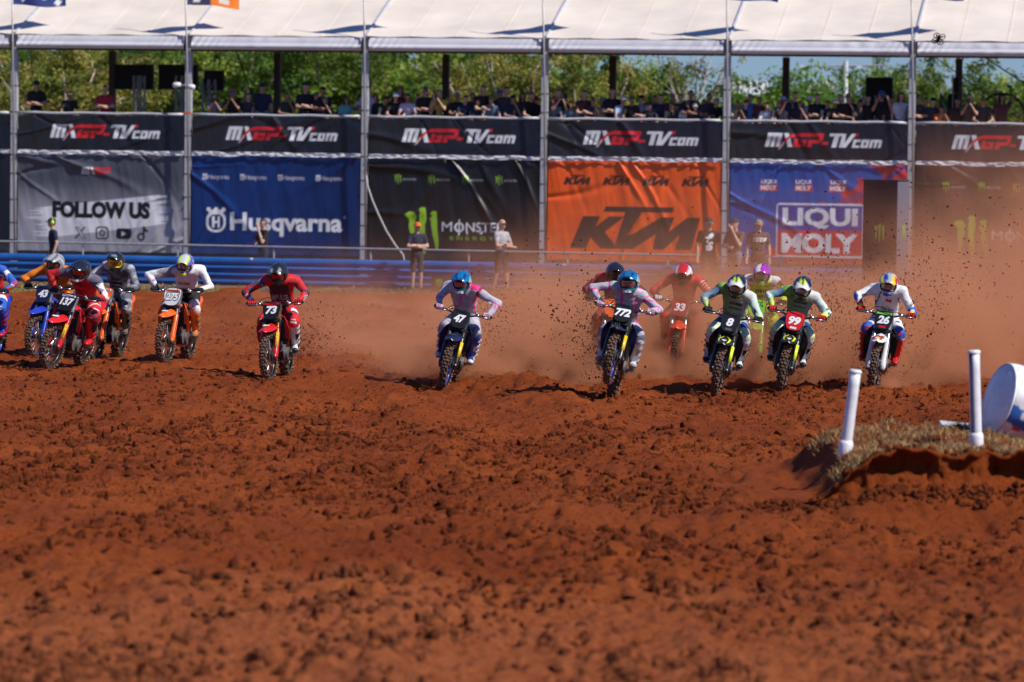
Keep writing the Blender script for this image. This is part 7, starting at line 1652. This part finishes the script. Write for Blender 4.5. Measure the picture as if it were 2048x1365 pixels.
entry(place(-64, 722, 9, 4), dict(YZ, plate='blue'), '', 'blue dirt bike cut off by the left edge of the picture', dict(hp=12), p_left, 'rider in blue and red gear cut off by the left edge', gl('k'), B_BLU, B_RED, (h_plain(X_['blue'], X_['w']), L_DK, X_['blue']))
entry(place(70, 716, 10, 4), YZ, '43', 'blue dirt bike with number 43 on a navy plate', dict(hp=10, hy=-8, sway=0.05, steer=9, up=-0.03, cx=0.05, ez=-0.02, tw=0.05, ezL=0.05, eyR=0.04, tilt=-0.02), p_orange, 'rider in plain orange gear and silver grey helmet', gl('k'), B_BLK, B_MUD, (h_grey, lensm('bronze', (0.18, 0.09, 0.07)), (0.34, 0.35, 0.37), 'black', 'grey', lambda x, y: (0.10, 0.10, 0.12) if abs(abs(y) - 0.05) < 0.02 else (0.40, 0.41, 0.43)))
entry(place(95, 740, 12, 13), dict(RD, strip='white', fbadge=1, fork='silver'), '137', 'red dirt bike with number 137 on a black plate', dict(hp=15, hy=-6, sway=0.0, up=-0.03, cx=0.08, ez=0.0, ky=0.05, tw=-0.07, ezR=0.09, ezL=-0.06, eyL=-0.05, eyR=0.05, tilt=-0.03, steer=9), p_137, 'rider in red and white gear with dark helmet and white chin guard', gl('k'), B_RED, B_RED, (h_137, L_RED, (0.016, 0.017, 0.024), 'black', 'white'))
entry(place(186, 718, 9, 6), dict(KT, plate='orange', strip='white'), '6', 'orange dirt bike half hidden behind the red number 137', dict(hp=9, hy=3, sway=0.02, steer=7, up=0.02, cx=-0.04, ez=-0.04, tw=0.03, ezL=-0.03, eyL=-0.05), p_camo, 'rider in grey patterned gear and black helmet with gold goggles', gl('k'), B_MUD, B_BLK, (h_plain((0.014, 0.015, 0.016), None, X_['k']), L_GOLD, (0.016, 0.017, 0.018), 'yellow', 'black', lambda x, y: (0.03, 0.16, 0.06) if (x > 0.14 and abs(y - 0.04) < 0.012) else (0.30, 0.30, 0.32) if (x > 0.16 and abs(y) < 0.03 and x < 0.19) else (0.016, 0.017, 0.018)))
entry(place(328, 727, 9, 4), dict(KT, outline='black', digit='white', strip='orange', fbadge=1), '275', 'orange dirt bike with number 275 on a white plate', dict(hp=17, hy=4, sway=0.06, hr=-5, steer=7, ez=0.0, ey=0.02, tw=-0.05, ezR=0.05, ezL=-0.04, eyR=0.05, tilt=0.02), p_275, 'rider in white and black gear with blue and yellow helmet', gl('k'), B_ORG, B_MUD, (h_275, L_SIL, (0.10, 0.09, 0.42), 'black', 'lime', lambda x, y: X_['flu'] if abs(abs(y) - 0.05) < 0.02 else (0.55, 0.57, 0.62) if abs(y) < 0.025 else (0.10, 0.09, 0.42)))
r73 = entry(place(537, 757, 6.5, 0), dict(RD, strip='red', fbadge=1), '73', 'red dirt bike with number 73 riding alone', dict(hp=19, hy=-3, sway=0.03, steer=6, up=0.02, ez=-0.02, tw=-0.03, ezR=0.02, ezL=0.03, eyR=0.03, eyL=-0.03), p_73, 'rider in red and black gear with matte black helmet', gl('red'), B_WH, B_BLK, (h_plain((0.016, 0.017, 0.018)), L_RED, (0.018, 0.019, 0.020), 'black', 'black', lambda x, y: (0.35, 0.36, 0.36) if (x > 0.15 and abs(abs(y) - 0.06) < 0.012) else (0.018, 0.019, 0.020)))
pk = gl('pink')
r47 = entry(place(885, 768, 4, 12.5), dict(BLK47), '47', 'black dirt bike with number 47 leaning in the middle', dict(hp=16, hr=9, hy=-3, sway=-0.12, steer=4, ez=0.02, ex=0.02, tw=0.04, ezL=0.07, ezR=-0.05, eyR=-0.05, tilt=0.02), p_pink, 'rider in lavender and pink gear with bright blue boots', mat('glove_pinkw', (0.72, 0.42, 0.52), 0.75, var=0.3), B_BLU, B_WH, (h_blue, L_PINK, X_['skyb'], 'black', 'white', lambda x, y: (0.010, 0.03, 0.10) if abs(abs(y) - 0.035 - (0.22 - x) * 0.3) < 0.016 else X_['skyb']))
entry(place(1212, 757, 4, 4), dict(KT, plate='orange'), '', 'orange dirt bike hidden behind number 772', dict(hp=12, hy=8, sway=-0.03), p_redk, 'rider with plain black helmet hidden behind number 772', gl('k'), B_BLK, B_BLK, (h_plain((0.014, 0.014, 0.015)), L_DK, (0.014, 0.014, 0.015)))
r772 = entry(place(1222, 789, 6, 11, 11.0, True), dict(BLK47), '772', 'black dirt bike with number 772 lifting its front wheel', dict(hp=19, hr=9, hy=-5, sway=-0.03, steer=4, up=-0.03, cx=0.07, ez=0.02, ey=0.02, tw=-0.04, ezR=0.08, ezL=-0.02, eyR=0.05, eyL=-0.04, tilt=-0.02), p_pink, 'rider in lavender and pink gear with white boots doing a wheelie', mat('glove_pinkw', (0.72, 0.42, 0.52), 0.75, var=0.3), B_WH, mat('boot_grey', (0.30, 0.30, 0.31), 0.5, dirt=0.3), (h_blue, L_PINK, X_['skyb'], 'black', 'white', lambda x, y: (0.010, 0.03, 0.10) if abs(abs(y) - 0.035 - (0.22 - x) * 0.3) < 0.016 else X_['skyb']))
entry(place(1346, 753, 6, 4), dict(KT, fender='redorange', shroud='redorange', guard='redorange', plate='darkred'), '33', 'red dirt bike with number 33 deep in the dust', dict(hp=20, hy=-4, ez=-0.03), p_red, 'rider in red gear with white and red helmet in the dust', gl('w'), B_RED, B_RED, (h_33, L_DK, X_['red'], 'black', 'black', lambda x, y: X_['red'] if abs(y) < 0.06 else X_['w']))
lp_ = lambda x, y: X_['lime'] if abs(abs(y) - 0.028) < 0.007 else X_['w'] if (x > 0.15 and abs(abs(y) - 0.07) < 0.02) or (x > 0.21) else (0.014, 0.016, 0.022)
entry(place(1427, 789, 5, 12), TR, '8', 'black dirt bike with number 8 on a black plate', dict(hp=19, hr=8, hy=-2, sway=-0.03, steer=4, ez=-0.03, tw=-0.05, ezR=0.03, ezL=-0.06, eyL=-0.08, tilt=-0.02), p_lime, 'rider in lime and blue gear with black gloves', gl('k'), B_WH, B_BLK, (h_lime, L_SIL, X_['k'], 'black', 'black', lp_))
entry(place(1502, 752, 7, 3), dict(KT, shroud='green', panel='green', fender='green', guard='green', plate='green', framec='green', tank='green', stripe='lime'), '', 'bright green dirt bike behind number 8', dict(hp=12, sway=0.02), p_flu, 'rider in fluorescent yellow gear with purple and white helmet', gl('k'), B_WH, B_BLK, (h_purp, L_SIL, X_['purp'], 'black', 'green', lambda x, y: X_['w'] if y < -0.01 and y > -0.07 else X_['purp']))
entry(place(1557, 784, 5, 12), dict(TR, plate='red', foot='white'), '99', 'black dirt bike with number 99 on a red plate', dict(hp=21, hr=6, hy=2, sway=-0.01, steer=4, seed=77, up=-0.03, cx=0.04, ez=0.0, tw=-0.02, ezR=0.05, ezL=-0.03, eyL=-0.03), p_lime, 'rider in lime and blue gear with red gloves', gl('red'), B_WH, B_BLK, (h_lime, L_SIL, X_['k'], 'black', 'black', lp_))
r26 = entry(place(1742, 784, 7, 9), HU, '26', 'white dirt bike with number 26 at the right', dict(hp=17, hy=3, sway=-0.04, hr=4, steer=5, ez=0.0, tw=0.03, ezR=0.03, ezL=-0.07, eyL=-0.07, tilt=0.02), p_26, 'rider in white gear with red boots and multicoloured helmet', gl('red'), B_RED, B_RED, (h_26, L_SIL, (0.02, 0.04, 0.32), 'black', 'blue', lambda x, y: X_['yel'] if y < -0.06 else (0.02, 0.04, 0.32) if y < -0.02 else (0.40, 0.41, 0.44) if y < 0.045 else X_['yel'] if y < 0.085 else X_['red']))

# prints on jerseys and helmets
def chest_print(r, s, y, w, h, m, name='jersey_lettering', bold=0.02, cx=0.0):
    VT = fit(text_tris(s, bold=bold), cx - w / 2, -h / 2, cx + w / 2, h / 2); return decal(r[1], VT, (1.2, 0, y), (0, 1, 0), (0, 0, 1), (-1, 0, -0.15), m, name, r[1])
M_PGR = mat('print_grey', (0.45, 0.42, 0.48), 0.6); M_PRED = mat('print_red', (0.62, 0.02, 0.03), 0.6)
chest_print(r73, 'IMPULSE', 1.245, 0.24, 0.062, M_PGR); chest_print(r73, 'DUCATI', 1.165, 0.17, 0.035, mat('print_rose', (0.5, 0.15, 0.2), 0.6))
chest_print(r26, 'Red Bull', 1.215, 0.17, 0.034, mat('print_navy', (0.02, 0.03, 0.14), 0.6)); r26_line = 1.165
fx = np.array([(-0.045, 0.05), (-0.03, 0.035), (-0.02, 0.045), (0, 0.03), (0.02, 0.045), (0.03, 0.035), (0.045, 0.05), (0.04, 0.01), (0.015, -0.045), (0, -0.05), (-0.015, -0.045), (-0.04, 0.01)]) * 1.0
decal(r26[1], (fx, np.array([(0, 1, 11), (1, 2, 3), (1, 3, 11), (3, 4, 5), (3, 5, 7), (5, 6, 7), (3, 7, 11), (11, 7, 8), (11, 8, 10), (10, 8, 9)])), (1.2, 0.0, 1.295), (0, 1, 0), (0, 0, 1), (-1, 0, -0.15), M_PRED, 'jersey_emblem', r26[1])
for r in (r47, r772):
    Mx = Matrix.Translation((0.225, 0, 0.088)) @ Matrix(((0, 0, -1, 0), (1, 0, 0, 0), (0, -1, 0, 0), (0, 0, 0, 1))) @ Matrix.Rotation(R(-25), 4, 'X')
    claw_part('claw_mark', 0.055, 0.06, r[2], Mx, (0.45, 0.75, 0.05))

def bars(rows, w, seed):
    rs = random.Random(seed); V = []; T = []
    for (y, h) in rows:
        x = -w / 2
        while x < w / 2:
            l_ = rs.uniform(0.3, 1.0) * h * 0.8; o = len(V); V += [(x, y), (x + l_, y), (x + l_ + h * 0.2, y + h), (x + h * 0.2, y + h)]; T += [(o, o + 1, o + 2), (o, o + 2, o + 3)]; x += l_ + h * 0.22
    return np.array(V), np.array(T)
decal(r26[1], bars(((0.0, 0.028),), 0.15, 4), (1.2, 0, r26_line), (0, 1, 0), (0, 0, 1), (-1, 0, -0.15), M_PRED, 'jersey_print', r26[1])['kind'] = 'stuff'
def blotch(n, w, h, seed):
    rs = random.Random(seed); V = []; T = []
    for i in range(n):
        cx, cy, a, b_ = rs.uniform(-w, w) / 2, rs.uniform(-h, h) / 2, rs.uniform(0.02, 0.05), rs.uniform(0.02, 0.05); o = len(V)
        V += [(cx + a * math.cos(q), cy + b_ * math.sin(q)) for q in np.linspace(0, 2 * math.pi, 7)[:-1]]; T += [(o, o + 1, o + 2), (o, o + 2, o + 3), (o, o + 3, o + 4), (o, o + 4, o + 5)]
    return np.array(V), np.array(T)
for rp, VT in ((rp1, blotch(22, 0.16, 0.34, 3)), (rp2, bars(((0.05, 0.09),), 0.26, 5))):
    bd = rp.children[0]; decal(bd, VT, (0, -1.2, 1.20), (1, 0, 0), (0, 0, 1), (0, 1, 0), WHT, 'shirt_print', bd)

M_PDK = mat('print_dark', (0.03, 0.03, 0.04), 0.6)
for i, rows, w, m_ in ((2, ((0.03, 0.03), (-0.03, 0.02)), 0.20, mat('print_wine', (0.25, 0.01, 0.02), 0.6)), (3, ((0.05, 0.035), (-0.05, 0.03)), 0.16, M_PDK), (4, ((0.0, 0.035), (-0.06, 0.02)), 0.17, mat('print_rosered', (0.45, 0.08, 0.10), 0.6)), (6, ((0.06, 0.025), (-0.02, 0.015)), 0.14, M_PGR), (8, ((0.06, 0.025),), 0.14, M_PGR),
                        (10, ((0.05, 0.03), (0.0, 0.015)), 0.18, M_PDK), (12, ((0.05, 0.03), (0.0, 0.015)), 0.18, M_PDK), (11, ((0.04, 0.045), (-0.02, 0.02)), 0.15, M_PDK), (1, ((0.03, 0.02),), 0.10, mat('print_flame', (0.8, 0.05, 0.02), 0.6))):
    decal(BIKES[i][2], bars(rows, w, i), (1.2, 0, 1.24), (0, 1, 0), (0, 0, 1), (-1, 0, -0.15), m_, 'jersey_print', BIKES[i][2])['kind'] = 'stuff'
for i, m_, seed in ((13, M_PDK, 3), (13, M_PRED, 4), (4, M_PGR, 5), (12, M_PDK, 6), (10, M_PDK, 7), (11, M_PDK, 8), (6, M_PGR, 9), (5, WHT, 10), (2, WHT, 11), (0, WHT, 12)):
    for s_ in (1, -1):                                      # sleeve marks
        y0 = 1.30 if seed % 2 else 1.20
        decal(BIKES[i][2], bars(((0.0, 0.028),), 0.05, seed), (1.2, s_ * (0.34 if seed % 2 else 0.43), y0), (0, 1, -0.5 * s_), (0, 0.3 * s_, 1), (-1, 0, -0.1), m_, 'sleeve_print', BIKES[i][2])

for i, m_, seed in ((2, WHT, 21), (5, WHT, 22), (13, M_PRED, 23), (4, M_PRED, 24), (10, WHT, 25), (12, WHT, 26), (6, M_PGR, 27), (8, M_PGR, 28), (0, WHT, 29), (3, WHT, 30)):
    for s_ in (1, -1): decal(BIKES[i][2], bars(((0.0, 0.030), (0.045, 0.018)), 0.07, seed), (1.2, s_ * 0.22, 0.86), (0, 1, -0.15 * s_), (0, 0.0, 1), (-1, 0, -0.15), m_, 'knee_print', BIKES[i][2])['kind'] = 'stuff'

# ================================================================== FLYING DIRT AND DUST
plumes = []
def plume(mt, n, spread, hgt, back, label, drift=0.0, smax=0.016):
    o = mt @ Vector((-0.2, 0, 0.05)); ns = max(24, n // 40)                    # jets thrown back from the rear wheel
    el = RNG.normal(26, 13, ns) * hgt / 0.8; az = RNG.normal(0, 9, ns) * spread / 0.5; k = RNG.integers(0, ns, n)
    r_ = back * RNG.uniform(0.02, 1, n) ** 0.75 * RNG.uniform(0.5, 1, ns)[k]; e_ = np.radians(el[k] + RNG.normal(0, 3.0, n)); a_ = np.radians(az[k] + RNG.normal(0, 2.5, n))
    Y = o.y + r_ * np.cos(e_) * np.cos(a_); lat = r_ * np.sin(a_) + drift * r_ / back + RNG.normal(0, 0.06 + 0.05 * spread, n); Z = np.abs(0.05 + r_ * np.sin(e_) - 0.035 * r_ ** 2 + RNG.normal(0, 0.05, n)) + 0.02
    S = 0.0028 + smax * 0.8 * RNG.uniform(0, 1, n) ** 4.0
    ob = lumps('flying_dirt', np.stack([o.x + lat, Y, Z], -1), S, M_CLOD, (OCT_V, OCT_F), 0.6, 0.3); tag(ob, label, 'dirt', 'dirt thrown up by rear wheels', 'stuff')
mts = [b_[4] for b_ in BIKES]
plume(mts[5], 1100, 0.30, 0.55, 3.0, 'dirt flying behind the red number 73 bike', 0.55)
plume(mts[6], 2600, 0.60, 0.75, 4.0, 'dirt flying behind the black number 47 bike', 1.2, 0.018)
plume(mts[8], 2200, 0.60, 0.85, 4.0, 'dirt flying behind the wheelie number 772 bike', -0.9, 0.018)
plume(mts[10], 900, 0.55, 0.8, 4.0, 'dirt flying behind the black number 8 bike', 0.4)
plume(mts[12], 3600, 0.6, 0.8, 4.5, 'dirt flying behind the red plate number 99 bike', 0.9, 0.018)
plume(mts[13], 8000, 0.95, 0.85, 6.0, 'dirt flying behind the white number 26 bike', 0.9, 0.020)
plume(mts[3], 300, 0.25, 0.18, 2.0, 'low dirt spray behind the grey patterned rider', 0.0)

def dust_volume(name, x0, x1, y0, y1, z1, dens, expr, label, colr=(0.88, 0.40, 0.21), step=1.0):
    m = bpy.data.materials.new(name + '_air'); m.use_nodes = True; nt = m.node_tree; L = nt.links.new; nt.nodes.clear()
    out = nd(nt, 'ShaderNodeOutputMaterial'); pv = nd(nt, 'ShaderNodeVolumePrincipled'); pv.inputs['Color'].default_value = (*colr, 1); pv.inputs['Anisotropy'].default_value = 0.0
    L(pv.outputs[0], out.inputs['Volume']); g = nd(nt, 'ShaderNodeNewGeometry'); sp = nd(nt, 'ShaderNodeSeparateXYZ'); L(g.outputs['Position'], sp.inputs[0])
    def mth(op, a, b=None, c=None):
        q = nd(nt, 'ShaderNodeMath', operation=op)
        for i, w in enumerate((a, b, c)):
            if w is None: continue
            if isinstance(w, (int, float)): q.inputs[i].default_value = w
            else: L(w, q.inputs[i])
        return q.outputs[0]
    def ramp(v, a, b, c=0.0, d=1.0):
        q = nd(nt, 'ShaderNodeMapRange', interpolation_type='SMOOTHSTEP'); L(v, q.inputs[0]); q.inputs[1].default_value = a; q.inputs[2].default_value = b; q.inputs[3].default_value = c; q.inputs[4].default_value = d; return q.outputs[0]
    def noise(sc, sx, sy, sz, det=3.0):
        mp = nd(nt, 'ShaderNodeMapping'); mp.inputs['Scale'].default_value = (sx, sy, sz); L(g.outputs['Position'], mp.inputs[0]); q = nd(nt, 'ShaderNodeTexNoise', i_Scale=sc, i_Detail=det, i_Roughness=0.55); L(mp.outputs[0], q.inputs['Vector']); return q.outputs['Fac']
    d = expr(sp.outputs[0], sp.outputs[1], sp.outputs[2], mth, ramp, noise); L(mth('MULTIPLY', d, dens), pv.inputs['Density'])
    try: m.cycles.volume_step_rate = step; m.cycles.volume_sampling = 'MULTIPLE_IMPORTANCE'
    except Exception: pass
    b = MB(); b.box(((x0 + x1) / 2, (y0 + y1) / 2, z1 / 2 - 0.05), (x1 - x0, y1 - y0, z1 + 0.1)); o = b.build(name, m); tag(o, label, 'dust', kind='stuff'); return o
def far_dust(x, y, z, mth, ramp, noise):
    n = noise(0.55, 1, 0.35, 1.0); hs = mth('ADD', mth('ADD', ramp(x, -5.0, 5.0, 0.26, 0.58), ramp(x, 7.0, 10.0, 0.0, 0.95)), mth('MULTIPLY', mth('SUBTRACT', n, 0.5), 0.9))
    h = mth('EXPONENT', mth('MULTIPLY', mth('DIVIDE', z, mth('MAXIMUM', hs, 0.12)), -1.0))
    e = mth('MULTIPLY', ramp(x, -7.0, 0.5), mth('MULTIPLY', ramp(z, 4.6, 2.6), ramp(y, 94.5, 90)))
    return mth('MULTIPLY', mth('MULTIPLY', h, e), mth('MULTIPLY', ramp(n, 0.34, 0.62, 0.10, 1.5), ramp(noise(1.7, 1, 0.4, 1.2), 0.30, 0.65, 0.45, 1.35)))
def near_dust(x, y, z, mth, ramp, noise):
    n = noise(1.5, 1, 0.6, 1.0); hs = mth('ADD', ramp(x, -3.0, 3.0, 0.22, 0.68), mth('MULTIPLY', mth('SUBTRACT', n, 0.5), 0.7))
    h = mth('EXPONENT', mth('MULTIPLY', mth('DIVIDE', z, mth('MAXIMUM', hs, 0.08)), -1.0))
    e = mth('MULTIPLY', ramp(x, -3.2, 0.6), mth('MULTIPLY', ramp(z, 2.0, 1.2), mth('MULTIPLY', ramp(y, 59.9, 61.6), ramp(x, 9.0, 6.0))))
    return mth('MULTIPLY', mth('MULTIPLY', h, e), mth('MULTIPLY', ramp(n, 0.41, 0.60, 0.02, 1.9), ramp(noise(4.0, 1, 0.7, 1.0), 0.3, 0.65, 0.4, 1.3)))
dust_volume('dust_cloud', -8, 13, 66.02, 95, 5.0, 0.30, far_dust, 'brown dust cloud drifting behind the riders at right')
dust_volume('dust_plume', -3.6, 9.5, 59.8, 66.0, 2.2, 2.0, near_dust, 'low dust plume swirling round the riders at right')
